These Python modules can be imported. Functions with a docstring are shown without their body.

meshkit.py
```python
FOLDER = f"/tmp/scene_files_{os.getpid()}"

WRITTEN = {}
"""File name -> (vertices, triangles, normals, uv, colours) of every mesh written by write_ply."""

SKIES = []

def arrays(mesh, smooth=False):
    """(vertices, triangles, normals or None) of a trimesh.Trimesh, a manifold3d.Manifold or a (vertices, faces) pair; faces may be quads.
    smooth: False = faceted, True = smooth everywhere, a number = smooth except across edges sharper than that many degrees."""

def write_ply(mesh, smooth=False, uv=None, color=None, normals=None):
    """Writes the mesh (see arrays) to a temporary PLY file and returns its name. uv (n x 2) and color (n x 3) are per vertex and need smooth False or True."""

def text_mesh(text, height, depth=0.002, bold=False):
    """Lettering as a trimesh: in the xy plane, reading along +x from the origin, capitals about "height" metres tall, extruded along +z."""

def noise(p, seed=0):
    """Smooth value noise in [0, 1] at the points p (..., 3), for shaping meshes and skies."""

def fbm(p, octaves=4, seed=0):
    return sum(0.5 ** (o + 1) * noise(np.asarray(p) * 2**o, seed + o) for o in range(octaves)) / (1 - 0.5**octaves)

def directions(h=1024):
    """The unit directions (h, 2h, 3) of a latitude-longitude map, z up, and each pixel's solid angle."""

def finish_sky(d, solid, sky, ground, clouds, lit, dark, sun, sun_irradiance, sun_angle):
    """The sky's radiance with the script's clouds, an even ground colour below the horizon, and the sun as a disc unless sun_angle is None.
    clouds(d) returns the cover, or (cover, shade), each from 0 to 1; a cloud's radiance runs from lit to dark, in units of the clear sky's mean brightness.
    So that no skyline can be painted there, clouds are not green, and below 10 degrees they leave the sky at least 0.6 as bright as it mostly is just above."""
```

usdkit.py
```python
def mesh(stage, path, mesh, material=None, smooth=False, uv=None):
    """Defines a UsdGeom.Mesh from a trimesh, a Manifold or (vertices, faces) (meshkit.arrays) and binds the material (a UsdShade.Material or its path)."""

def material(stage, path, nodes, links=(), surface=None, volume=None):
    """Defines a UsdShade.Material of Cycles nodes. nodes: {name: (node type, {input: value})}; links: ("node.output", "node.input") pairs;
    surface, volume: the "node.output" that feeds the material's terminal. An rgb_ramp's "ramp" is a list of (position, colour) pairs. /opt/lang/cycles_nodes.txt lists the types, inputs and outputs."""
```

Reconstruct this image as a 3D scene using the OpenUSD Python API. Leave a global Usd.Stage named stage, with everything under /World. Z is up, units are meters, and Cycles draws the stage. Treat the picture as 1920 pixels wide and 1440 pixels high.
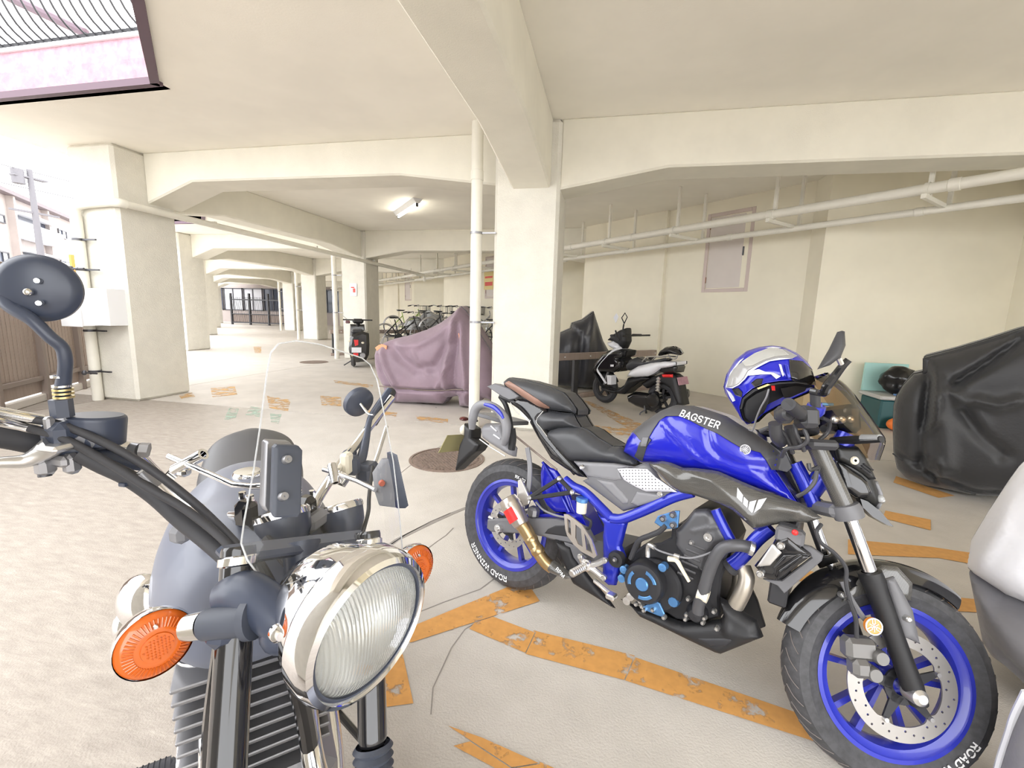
import math, random
import numpy as np, trimesh, usdkit, meshkit
import mapbox_earcut
from scipy.spatial import Delaunay
import shapely
from shapely.geometry import Polygon
from pxr import Gf, Sdf, Usd, UsdGeom, UsdLux, UsdShade
random.seed(7); RNG = np.random.default_rng(7)
stage = Usd.Stage.CreateInMemory()
UsdGeom.SetStageUpAxis(stage, 'Z'); UsdGeom.SetStageMetersPerUnit(stage, 1.0)
UsdGeom.Xform.Define(stage, '/World'); UsdGeom.Scope.Define(stage, '/World/Looks')

# ---------------------------------------------------------------- camera, sky, sun, exposure
cam = UsdGeom.Camera.Define(stage, '/World/camera')
cam.AddTransformOp().Set(Gf.Matrix4d(*[0.977269, 0.210315, 0.026709, 0.000000, -0.059069, 0.149125, 0.987053, 0.000000, 0.203609, -0.966193, 0.158158, 0.000000, 0.000000, 0.000000, 1.330000, 1.000000]))
cam.CreateHorizontalApertureAttr(36.0); cam.CreateVerticalApertureAttr(27.0)
cam.CreateFocalLengthAttr(36.0*830/1920); cam.CreateClippingRangeAttr(Gf.Vec2f(0.05, 400))
cam.CreateExposureAttr(0.74)
dome = UsdLux.DomeLight.Define(stage, '/World/sky')
dome.CreateColorAttr(Gf.Vec3f(0.985, 0.99, 1.0)); dome.CreateIntensityAttr(1.0)
sun = UsdLux.DistantLight.Define(stage, '/World/sun')
sun.CreateIntensityAttr(0.7); sun.CreateAngleAttr(1.2); sun.CreateColorAttr(Gf.Vec3f(1, .96, .9))
def aim(prim, d):
    # a light shines along its -Z
    z = -np.array(d, float)/np.linalg.norm(d); x = np.cross([0, 0, 1], z); x /= np.linalg.norm(x); y = np.cross(z, x)
    m = np.eye(4); m[0, :3], m[1, :3], m[2, :3] = x, y, z
    UsdGeom.Xformable(prim).AddTransformOp().Set(Gf.Matrix4d(*m.ravel().tolist()))
aim(sun, (0.10, 0.26, -0.96))

# ---------------------------------------------------------------- helpers: naming
_n = {}
def numbered(parent, name):
    k = (parent, name); i = _n.get(k, 0); _n[k] = i+1
    return f'{parent}/{name}' + (f'_{i:03d}' if i else '')
def keys(p, **kw):
    for k, v in kw.items():
        if v: p.SetCustomDataByKey(k, v)
class Thing:
    def __init__(self, path, M): self.path, self.M, self.Mi = path, M, np.linalg.inv(M)
def thing(name, label=None, cat=None, loc=(0, 0, 0), group=None, kind=None, M=None):
    """An Xform under /World. loc: base point in the world; parts are given in world coordinates. M: 4x4 frame; parts are then given in the frame's own coordinates."""
    path = numbered('/World', name); x = UsdGeom.Xform.Define(stage, path)
    if M is None:
        x.AddTranslateOp().Set(Gf.Vec3d(*map(float, loc))); A = np.eye(4); A[:3, 3] = -np.array(loc, float)
    else:
        x.AddTransformOp().Set(Gf.Matrix4d(*np.array(M).T.ravel().tolist())); A = np.eye(4)
    keys(x.GetPrim(), label=label, category=cat, group=group, kind=kind)
    t = Thing(path, A); t.prim = x.GetPrim(); return t
def part(t, name, mesh, m, smooth=35, label=None, kind=None):
    """One mesh under a thing (or under a part's path given as (thing, path))."""
    if isinstance(t, tuple): t, base = t
    else: base = t.path
    path = numbered(base, name)
    v, f = tri(mesh); v = v @ t.M[:3, :3].T + t.M[:3, 3]
    p = usdkit.mesh(stage, path, trimesh.Trimesh(v, f, process=False), MATS[m], smooth=smooth)
    keys(p.GetPrim(), label=label, kind=kind)
    return (t, path)
def solo(name, mesh, m, label=None, cat=None, group=None, kind=None, smooth=35):
    """A thing that is one mesh, authored about its own base point."""
    v, f = tri(mesh); lo, hi = v.min(0), v.max(0); c = np.array([(lo[0]+hi[0])/2, (lo[1]+hi[1])/2, lo[2]])
    path = numbered('/World', name)
    p = usdkit.mesh(stage, path, trimesh.Trimesh(v-c, f, process=False), MATS[m], smooth=smooth)
    UsdGeom.Xformable(p).AddTranslateOp().Set(Gf.Vec3d(*c.tolist()))
    keys(p.GetPrim(), label=label, category=cat, group=group, kind=kind)
    return p
def copy(t, loc=None, M=None, label=None, cat=None, group=None, name=None):
    """An instanced copy of a thing at another place; loc: where the thing's base goes."""
    path = numbered('/World', name or t.path.rsplit('/', 1)[1]); x = UsdGeom.Xform.Define(stage, path)
    if M is None: x.AddTranslateOp().Set(Gf.Vec3d(*map(float, loc)))
    else: x.AddTransformOp().Set(Gf.Matrix4d(*np.array(M).T.ravel().tolist()))
    was = t.prim.GetCustomData()
    x.GetPrim().GetReferences().AddInternalReference(t.path); x.GetPrim().SetInstanceable(True)
    keys(x.GetPrim(), label=label or was.get('label'), category=cat or was.get('category'), group=group or was.get('group'), kind=was.get('kind'))
    return x
# ---------------------------------------------------------------- helpers: meshes
def tri(m):
    if hasattr(m, 'to_mesh'):
        q = m.to_mesh(); return np.array(q.vert_properties[:, :3], float), np.array(q.tri_verts)
    if isinstance(m, (tuple, list)):
        if len(m) == 2 and hasattr(m[0], 'shape') and hasattr(m[1], 'shape') and m[1].dtype.kind in 'iu': return m
        m = join(*m); return m
    return np.array(m.vertices, float), np.array(m.faces)
def join(*ms):
    vs, fs, o = [], [], 0
    for m in ms:
        v, f = tri(m); vs.append(v); fs.append(f+o); o += len(v)
    return np.vstack(vs), np.vstack(fs)
def xf(m, M):
    v, f = tri(m); M = np.array(M); f2 = f if np.linalg.det(M[:3, :3]) > 0 else f[:, ::-1]
    return v @ M[:3, :3].T + M[:3, 3], f2
def move(m, d): v, f = tri(m); return v+np.array(d, float), f
def hull(pts):
    h = trimesh.convex.convex_hull(np.array(pts, float)); return np.array(h.vertices), np.array(h.faces)
def frame(o, x, z=None, y=None):
    """4x4 frame: x axis given, z (or y) roughly given."""
    x = np.array(x, float); x /= np.linalg.norm(x)
    if z is not None: y = np.cross(np.array(z, float), x); y /= np.linalg.norm(y); z = np.cross(x, y)
    else: z = np.cross(x, np.array(y, float)); z /= np.linalg.norm(z); y = np.cross(z, x)
    M = np.eye(4); M[:3, 0], M[:3, 1], M[:3, 2], M[:3, 3] = x, y, z, o; return M
def box(c, s, b=0.0, M=None):
    """A box about c of size s with chamfered edges of b."""
    s = np.array(s, float)/2; P = []
    for sx in (-1, 1):
        for sy in (-1, 1):
            for sz in (-1, 1):
                q = np.array([sx, sy, sz])*s
                if b <= 0: P.append(q)
                else:
                    for k in range(3):
                        d = np.array([sx, sy, sz])*b; d[k] = 0; P.append(q-d)
    h = move(hull(P), c) if M is None else move(hull(P), c)
    return h if M is None else xf(h, M)
def bb(lo, hi, b=0.0): lo, hi = np.array(lo, float), np.array(hi, float); return box((lo+hi)/2, hi-lo, b)
def perp(a):
    a = np.array(a, float)/np.linalg.norm(a); h = np.array([0, 0, 1.]) if abs(a[2]) < .9 else np.array([1., 0, 0])
    u = np.cross(h, a); u /= np.linalg.norm(u); return a, u, np.cross(a, u)
def lathe(prof, o, axis, n=40, close=False):
    """prof: (radius, height) pairs turned about axis through o."""
    a, u, w = perp(axis); o = np.array(o, float); prof = np.array(prof, float); k = len(prof)
    t = np.arange(n)*2*np.pi/n; ring = np.cos(t)[:, None]*u+np.sin(t)[:, None]*w
    v = (o+prof[None, :, 1:2]*a+prof[None, :, :1]*ring[:, None, :]).reshape(-1, 3); F = []
    for i in range(n):
        j = (i+1) % n
        for q in range(k-1 if not close else k):
            r = (q+1) % k; a0, a1, b0, b1 = i*k+q, i*k+r, j*k+q, j*k+r
            F += [(a0, b0, b1), (a0, b1, a1)]
    f = np.array(F); ar = np.linalg.norm(np.cross(v[f[:, 1]]-v[f[:, 0]], v[f[:, 2]]-v[f[:, 0]]), axis=1); f = f[ar > 1e-12]
    # outward orientation by signed volume
    if (np.einsum('ij,ij->i', v[f[:, 0]]-o, np.cross(v[f[:, 1]]-o, v[f[:, 2]]-o))).sum() < 0: f = f[:, ::-1]
    return v, f
def cyl(p, q, r, r2=None, n=16, b=0.0):
    p, q = np.array(p, float), np.array(q, float); L = np.linalg.norm(q-p); r2 = r if r2 is None else r2
    pr = [(0, 0), (r-b, 0), (r, b), (r2, L-b), (r2-b, L), (0, L)] if b > 0 else [(0, 0), (r, 0), (r2, L), (0, L)]
    return lathe(pr, p, q-p, n)
def spline(P, k=6):
    P = np.array(P, float)
    if len(P) < 3: return P
    Q = np.vstack([2*P[0]-P[1], P, 2*P[-1]-P[-2]]); out = []
    for i in range(1, len(Q)-2):
        a, b, c, d = Q[i-1:i+3]
        for t in np.arange(k)/k:
            out.append(.5*(2*b+(c-a)*t+(2*a-5*b+4*c-d)*t*t+(3*b-a-3*c+d)*t**3))
    return np.vstack(out+[P[-1:]])
def tube(P, r, n=10, k=6, sq=None):
    """A round tube along a smooth curve (k=0: straight pieces); r: one radius or one per control point; sq: (half width, half height) for a flat bar."""
    P = np.array(P, float); S = spline(P, k) if k else P
    R = np.interp(np.linspace(0, 1, len(S)), np.linspace(0, 1, len(np.atleast_1d(r))), np.atleast_1d(r))
    T = np.gradient(S, axis=0); T /= np.linalg.norm(T, axis=1, keepdims=True)
    _, u, w = perp(T[0]); V = []; t = np.arange(n)*2*np.pi/n
    for i in range(len(S)):
        u = u-T[i]*(u@T[i]); u /= np.linalg.norm(u); w = np.cross(T[i], u)
        if sq is None: V.append(S[i]+R[i]*(np.cos(t)[:, None]*u+np.sin(t)[:, None]*w))
        else: V.append(S[i]+np.sign(np.cos(t+np.pi/4))[:, None]*sq[0]*u+np.sign(np.sin(t+np.pi/4))[:, None]*sq[1]*w)
    V = np.vstack(V+[S[:1], S[-1:]]); F = []; m = len(S)
    for i in range(m-1):
        for j in range(n):
            a, b, c, d = i*n+j, i*n+(j+1) % n, (i+1)*n+j, (i+1)*n+(j+1) % n
            F += [(a, b, d), (a, d, c)]
    for j in range(n): F += [(m*n, (j+1) % n, j), (m*n+1, (m-1)*n+j, (m-1)*n+(j+1) % n)]
    return V, np.array(F)
def earcut(P):
    P = np.ascontiguousarray(P, np.float64); return mapbox_earcut.triangulate_float64(P, np.array([len(P)], np.uint32)).reshape(-1, 3).astype(int)
def ccw(P):
    P = np.array(P, float); x, y = P[:, 0], P[:, 1]
    return P if (x*np.roll(y, -1)-np.roll(x, -1)*y).sum() > 0 else P[::-1]
def inset(P, b):
    d = np.roll(P, -1, 0)-P; d /= np.maximum(np.linalg.norm(d, axis=1, keepdims=True), 1e-9); n = np.stack([-d[:, 1], d[:, 0]], 1)
    m = n+np.roll(n, 1, 0); m /= np.maximum((m*m).sum(1, keepdims=True)/2, .35); return P+m*b
def prism(P, z0, z1, b=0.0, b0=None):
    """Polygon P (2D) from z0 up to z1, chamfered by b at the top (and b0 at the bottom)."""
    P = ccw(P); n = len(P); b0 = 0 if b0 is None else b0
    L = ([(inset(P, b0), z0), (P, z0+b0)] if b0 else [(P, z0)])+([(P, z1-b), (inset(P, b), z1)] if b else [(P, z1)])
    V = np.vstack([np.column_stack([p, np.full(n, z)]) for p, z in L]); F = []
    for k in range(len(L)-1):
        for i in range(n):
            j = (i+1) % n; a, c = k*n, (k+1)*n
            F += [(a+i, a+j, c+j), (a+i, c+j, c+i)]
    T = earcut(P); F = np.vstack([np.array(F), T[:, ::-1], T+(len(L)-1)*n])
    return V, F
XZ = np.array([[1, 0, 0, 0], [0, 0, -1, 0], [0, 1, 0, 0], [0, 0, 0, 1.]])   # a plan (x, z) with height r to the right: (x, -r, z)
def plate(P, r0, r1, b=.003):
    """Side-view polygon (x, z) as a plate from right offset r0 to r1 (r1 > r0, nearer the right-hand side)."""
    return xf(prism(P, r0, r1, b, b), XZ)
def puff(P, r0, W, D, back=.004, s=None, mirror=False, base=None, lift=0., own=None, ridges=()):
    """Side-view polygon (x, z) swollen to the right: height W over r0, rounded over a rim of width D. mirror: the same on the left side.
    base: the outline whose rounding is followed (a skin on another puff), lifted by lift. own: (depth, width) a hollow or pillow of its own.
    ridges: (polyline, height, width) creases."""
    pg = Polygon(ccw(P)).buffer(0); pg = pg if pg.geom_type == 'Polygon' else max(pg.geoms, key=lambda g: g.area)
    s = s or max(math.sqrt(pg.area)/20, .004)
    ring = shapely.segmentize(pg.exterior, s); B = np.array(ring.coords)[:-1]
    x0, z0, x1, z1 = pg.bounds; gx, gz = np.meshgrid(np.arange(x0, x1, s), np.arange(z0, z1, s*.9)); gx[1::2] += s/2
    G = np.column_stack([gx.ravel(), gz.ravel()]); pts = shapely.points(G); ins = shapely.contains(pg, pts)
    d = shapely.distance(pts, pg.exterior); G = G[ins & (d > s*1.25)]; rings = [B]
    for q in (.3, .8):
        g = pg.buffer(-s*q)
        for h in getattr(g, 'geoms', [g]):
            if not h.is_empty: rings.append(np.array(shapely.segmentize(h.exterior, s).coords)[:-1])
    A = np.vstack(rings+[G]); T = Delaunay(A).simplices; c = A[T].mean(1); T = T[shapely.contains(pg, shapely.points(c))]
    e1, e2 = A[T[:, 1]]-A[T[:, 0]], A[T[:, 2]]-A[T[:, 0]]; ar = e1[:, 0]*e2[:, 1]-e1[:, 1]*e2[:, 0]
    T = np.where((ar < 0)[:, None], T[:, ::-1], T); Q = shapely.points(A); nb, n = len(B), len(A)
    if base is not None:
        bp = Polygon(ccw(base)).buffer(0); d = np.where(shapely.contains(bp, Q), shapely.distance(Q, bp.exterior), 0)
    else: d = shapely.distance(Q, pg.exterior)
    h = W*np.sqrt(1-(1-np.clip(d/D, 0, 1))**2)+lift
    if own: h = h+own[0]*np.sqrt(1-(1-np.clip(shapely.distance(Q, pg.exterior)/own[1], 0, 1))**2)
    for line, amp, w in ridges: h = h+amp*np.exp(-(shapely.distance(Q, shapely.LineString(line))/w)**2)*np.clip(d/(D*.4), 0, 1)
    top = np.column_stack([A[:, 0], -(r0+h), A[:, 1]])
    bot = np.column_stack([A[:, 0], (r0+h) if mirror else (-(r0+h-back) if base is not None else np.full(n, back-r0)), A[:, 1]])
    F = [T, T[:, ::-1]+n]; R = np.arange(nb); Rn = np.roll(R, -1)
    F += [np.column_stack([R+n, Rn+n, Rn]), np.column_stack([R+n, Rn, R])]
    return np.vstack([top, bot]), np.vstack(F)
def ell(c, r, n=24, M=None):
    t = np.linspace(0, np.pi, n//2+1); m = lathe([(math.sin(a), -math.cos(a)) for a in t], (0, 0, 0), (0, 0, 1), n)
    v = m[0]*np.array(r, float)
    m = (v, m[1]); return move(m, c) if M is None else move(xf(m, M), c)
def grid(V, wrap=False):
    """Faces for a (rows, cols, 3) grid."""
    V = np.array(V, float); r, c = V.shape[:2]; F = []
    for i in range(r-1):
        for j in range(c if wrap else c-1):
            k = (j+1) % c; F += [(i*c+j, i*c+k, (i+1)*c+k), (i*c+j, (i+1)*c+k, (i+1)*c+j)]
    return V.reshape(-1, 3), np.array(F)
def text(s, h, M, depth=.0006, bold=True, bendR=None, spread=1.0):
    """Lettering on a plane: M's x axis is the writing direction, z the outward normal. bendR: written round a circle of that radius about the frame's origin (baseline)."""
    m = meshkit.text_mesh(s, h, depth, bold); v, f = np.array(m.vertices), np.array(m.faces)
    v[:, 0] = (v[:, 0]-(v[:, 0].min()+v[:, 0].max())/2)*spread
    if bendR:
        a = v[:, 0]/abs(bendR); r = bendR+v[:, 1]
        v = np.column_stack([r*np.sin(a)*(1 if bendR > 0 else -1), r*np.cos(a), v[:, 2]])
    return xf((v, f), M)
# ---------------------------------------------------------------- materials
MATS = {}
def mat(name, col, rough=.5, metal=0., var=0., scale=8., bump=0., bscale=60., col2=None, bevel=0., coat=0., spec=.5, emit=None, trans=0., alpha=None, sheen=0., detail=4., contrast=(.35, .65), stretch=None, dist=.002, local=False):
    N = {'p': ('principled_bsdf', dict(base_color=col, roughness=rough, metallic=metal, coat_weight=coat, specular_ior_level=spec, transmission_weight=trans, sheen_weight=sheen))}
    L = []
    if emit: N['p'][1].update(emission_color=emit[0], emission_strength=emit[1])
    src = None
    if var or bump or col2:
        if local: N['g'] = ('texture_coordinate', {}); src = 'g.object'
        else: N['g'] = ('geometry', {}); src = 'g.position'
        if stretch: N['mp'] = ('mapping', {'scale': stretch}); L.append((src, 'mp.vector')); src = 'mp.vector'
    if var or col2:
        N['n'] = ('noise_texture', {'scale': scale, 'detail': detail, 'roughness': .6}); L.append((src, 'n.vector'))
        a = col2 or tuple(c*(1-var) for c in col); b = col if col2 else tuple(min(1, c*(1+var)) for c in col)
        N['r'] = ('rgb_ramp', {'ramp': [(contrast[0], a), (contrast[1], b)]}); L += [('n.fac', 'r.fac'), ('r.color', 'p.base_color')]
    if bump:
        N['bn'] = ('noise_texture', {'scale': bscale, 'detail': 3., 'roughness': .6}); N['b'] = ('bump', {'strength': bump, 'distance': dist})
        L += [(src, 'bn.vector'), ('bn.fac', 'b.height'), ('b.normal', 'p.normal')]
    if bevel:
        N['bv'] = ('bevel', {'radius': bevel, 'samples': 4})
        L.append(('bv.bevel', 'b.normal' if bump else 'p.normal'))
    surf = 'p.BSDF'
    MATS[name] = usdkit.material(stage, f'/World/Looks/{name}', N, L, surface=surf); return MATS[name]
# ---------------------------------------------------------------- the building: a skew, stepped grid of bays
STEP = np.array([-5.6, 5.78]); CEIL = 3.3
def off(k): return (STEP[0]*k, STEP[1]*k, 0)
mat('paint', (.79, .76, .66), .62, var=.035, scale=2.2, bump=.35, bscale=95., dist=.004)
mat('paint_rough', (.71, .685, .61), .6, var=.04, scale=5., bump=.8, bscale=70., dist=.006)
mat('ceil_paint', (.92, .885, .80), .7, var=.03, scale=1.2, bump=.25, bscale=60., dist=.003)
mat('wall_paint', (.85, .80, .655), .65, var=.03, scale=1.5, bump=.2, bscale=50., dist=.003)
mat('pipe_paint', (.78, .755, .67), .4, var=.03, scale=6.)
mat('pink', (.46, .26, .31), .7, var=.16, scale=14., bump=.4, bscale=60.)
mat('drip', (.12, .075, .10), .6)
mat('concrete', (.575, .535, .49), .62, var=.10, scale=3.2, detail=8., bump=.35, bscale=45., dist=.004, contrast=(.25, .75))
mat('concrete2', (.57, .53, .485), .6, var=.13, scale=2.1, detail=8., bump=.35, bscale=45., dist=.004, contrast=(.25, .75))
mat('asphalt', (.27, .235, .20), .75, var=.16, scale=16., detail=8., bump=.8, bscale=150., dist=.004, contrast=(.3, .7), stretch=(.5, 1.6, 1))
def floor_mix():
    # smooth concrete worn into coarse brown asphalt towards the open corner at the left
    N = {'g': ('geometry', {}), 'd': ('vector_math', {'math_type': 'dot_product', 'vector2': (-.684, -.73, 0)}), 'ns': ('noise_texture', {'scale': 1.3, 'detail': 6., 'roughness': .6}), 'ad': ('math', {'math_type': 'multiply_add', 'value2': .9, 'value3': -.45}), 'sm': ('math', {'math_type': 'add'}), 'mr': ('map_range', {'range_type': 'smoothstep', 'from_min': -.9, 'from_max': .3, 'clamp': True}),
         'n1': ('noise_texture', {'scale': 3.2, 'detail': 8., 'roughness': .6}), 'r1': ('rgb_ramp', {'ramp': [(.25, (.51, .475, .43)), (.75, (.63, .59, .54))]}), 'mp': ('mapping', {'scale': (.45, 1.5, 1), 'rotation': (0, 0, .5)}), 'n2': ('noise_texture', {'scale': 18., 'detail': 9., 'roughness': .65}), 'r2': ('rgb_ramp', {'ramp': [(.25, (.27, .235, .20)), (.65, (.39, .345, .30)), (.8, (.52, .47, .41))]}),
         'mx': ('mix_color', {}), 'bn': ('noise_texture', {'scale': 130., 'detail': 4.}), 'b': ('bump', {'strength': .5, 'distance': .004}), 'p': ('principled_bsdf', {'roughness': .68})}
    L = [('g.position', 'd.vector1'), ('g.position', 'ns.vector'), ('ns.fac', 'ad.value1'), ('d.value', 'sm.value1'), ('ad.value', 'sm.value2'), ('sm.value', 'mr.value'), ('g.position', 'n1.vector'), ('n1.fac', 'r1.fac'), ('g.position', 'mp.vector'), ('mp.vector', 'n2.vector'), ('n2.fac', 'r2.fac'), ('mr.result', 'mx.fac'), ('r1.color', 'mx.a'), ('r2.color', 'mx.b'), ('mx.result', 'p.base_color'), ('g.position', 'bn.vector'), ('bn.fac', 'b.height'), ('b.normal', 'p.normal')]
    MATS['concrete_mix'] = usdkit.material(stage, '/World/Looks/concrete_mix', N, L, surface='p.BSDF')
floor_mix()
mat('joint', (.16, .14, .13), .9)
mat('crack', (.30, .275, .25), .9)
mat('brown_metal', (.30, .235, .20), .5, var=.08, scale=5., stretch=(6, 6, .6))
mat('brown_rail', (.22, .175, .15), .5)
mat('black_steel', (.03, .03, .034), .45)
mat('white_paint', (.85, .86, .88), .35)
mat('beige_wall', (.40, .35, .33), .7, var=.05, scale=1.)
mat('roof_dark', (.16, .13, .14), .6)
mat('glass_dark', (.05, .06, .09), .12)
mat('curtain', (.62, .63, .68), .7)
mat('pole_grey', (.16, .155, .17), .7)
mat('hatch_paint', (.66, .60, .56), .45, var=.02, scale=3.)
mat('hatch_frame', (.60, .50, .46), .45)
mat('steel_dark', (.10, .10, .11), .4, metal=.6)
mat('rust', (.30, .15, .10), .7); mat('alu_grey', (.32, .32, .335), .38, metal=.7)
mat('tube_light', (1, 1, 1), emit=((1., .95, .80), 26.))
mat('sign_white', (.85, .85, .86), .6)
mat('red_print', (.75, .12, .10), .6)
mat('yellow_print', (.80, .66, .30), .6)
mat('iron', (.25, .19, .16), .55, metal=.3, var=.2, scale=30.)
# worn road paint: breaks up along its edges
def worn(name, col, lo, hi):
    N = {'p': ('principled_bsdf', dict(base_color=col, roughness=.65)), 't': ('transparent_bsdf', {}), 'g': ('geometry', {}),
         'n': ('noise_texture', {'scale': 9., 'detail': 9., 'roughness': .68}), 'r': ('rgb_ramp', {'ramp': [(lo, (0, 0, 0)), (hi, (1, 1, 1))]}),
         'n2': ('noise_texture', {'scale': 30., 'detail': 3.}), 'c': ('rgb_ramp', {'ramp': [(.3, tuple(x*.86 for x in col)), (.7, col)]}), 'm': ('mix_closure', {})}
    L = [('g.position', 'n.vector'), ('n.fac', 'r.fac'), ('g.position', 'n2.vector'), ('n2.fac', 'c.fac'), ('c.color', 'p.base_color'), ('r.color', 'm.fac'), ('t.BSDF', 'm.closure1'), ('p.BSDF', 'm.closure2')]
    MATS[name] = usdkit.material(stage, f'/World/Looks/{name}', N, L, surface='m.closure')
worn('road_paint', (.70, .35, .10), .375, .45)
worn('road_paint_faint', (.70, .42, .17), .44, .58)
worn('road_paint_solid', (.70, .37, .12), .22, .3)
worn('green_paint', (.42, .56, .46), .44, .6)

# floor: slabs parted by open joints over a dark bed
fl = thing('floor', 'pale concrete parking floor with worn orange lines', 'floor', kind='structure')
part(fl, 'bed', bb((-60, -14, -.16), (14, 60, -.018)), 'joint')
part(fl, 'slab', bb((-6.735, -14, -.1), (14, 4.86, 0)), 'concrete_mix')
part(fl, 'slab', bb((-6.735, 4.872, -.1), (14, 60, 0)), 'concrete2')
part(fl, 'slab', bb((-60, 4.872, -.1), (-6.749, 60, 0)), 'concrete')
part(fl, 'slab', bb((-60, -14, -.1), (-6.749, 4.86, 0)), 'asphalt')
_st = []
def stripe(P, m='road_paint', z=.003, nm='painted_line'):
    pg = Polygon([p[:2] for p in P]).buffer(0)
    for q in _st: pg = pg.difference(q.buffer(.004))
    _st.append(pg)
    for g in getattr(pg, 'geoms', [pg]):
        V = ccw(np.array(g.exterior.coords)[:-1]); part(fl, nm, (np.column_stack([V, np.full(len(V), z)]), earcut(V)), m, smooth=False)
for q in [[(-0.331, 2.026), (-0.235, 1.878), (-0.704, 1.489), (-0.787, 1.524)], [(-0.471, 1.734), (-0.224, 1.668), (-0.243, 1.547), (-0.498, 1.622)], [(-0.232, 1.679), (0.182, 1.638), (0.136, 1.505), (-0.242, 1.542)], [(0.151, 1.636), (0.767, 1.492), (0.772, 1.394), (0.098, 1.511)]]:
    stripe(q)
for q in [[(-0.43, 1.179), (-0.309, 1.165), (-0.125, 1.128), (-0.2, 1.097)], [(-0.309, 1.165), (-0.044, 1.118), (-0.128, 1.053), (-0.39, 1.119)], [(-0.778, 1.387), (-0.707, 1.424), (-0.574, 1.23), (-0.695, 1.179)]]:
    stripe(q, 'road_paint')
for q in [[(-0.389, 7.091), (-0.167, 6.808), (0.555, 5.516), (0.323, 5.284)], [(-0.444, 5.383), (0.448, 5.324), (0.428, 5.028), (-0.311, 4.934)]]: stripe(q, 'road_paint_faint')
for q in [[(2.025, 3.497), (2.253, 3.413), (2.141, 3.226), (1.932, 3.35)], [(1.532, 2.943), (1.988, 2.972), (2.421, 2.929), (2.3, 2.767), (1.943, 2.832), (1.439, 2.741)], [(1.43, 2.389), (1.943, 2.433), (1.91, 2.329), (1.362, 2.237)], [(2.562, 4.362), (2.752, 3.973), (2.59, 3.886), (2.439, 4.172)],
          [(1.096, 2.495), (1.312, 2.465), (1.224, 2.327), (1.026, 2.377)], [(1.759, 2.261), (1.918, 2.257), (1.855, 2.172), (1.724, 2.18)]]: stripe(q, 'road_paint_solid')
for q in [[(-4.956, 7.308), (-4.013, 7.087), (-3.863, 6.785), (-4.751, 7.05)], [(-4.967, 5.649), (-4.43, 5.493), (-3.955, 4.844), (-4.326, 4.953)], [(-6.214, 5.879), (-6.038, 6.172), (-5.417, 5.575), (-5.576, 5.29)], [(-3.077, 5.281), (-2.627, 5.232), (-2.538, 5.009), (-2.949, 5.058)], [(-4.249, 5.913), (-3.883, 5.91), (-3.516, 5.344), (-3.803, 5.318)], [(-11.455, 12.575), (-11.256, 12.699), (-9.705, 10.934), (-9.849, 10.855)], [(-2.325, 5.142), (-1.881, 5.109), (-1.807, 4.907), (-2.219, 4.939)], [(-6.102, 5.23), (-6.152, 5.491), (-5.824, 5.243), (-5.861, 5.058)]]:
    stripe(q, 'road_paint_faint')
for q in [[(-4.794, 4.79), (-4.633, 4.777), (-4.178, 4.234), (-4.35, 4.259)], [(-4.619, 4.958), (-4.42, 4.92), (-4.075, 4.493), (-4.31, 4.534)], [(-4.1, 4.698), (-3.927, 4.694), (-3.632, 4.282), (-3.762, 4.318)]]: stripe(q, 'green_paint')
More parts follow.
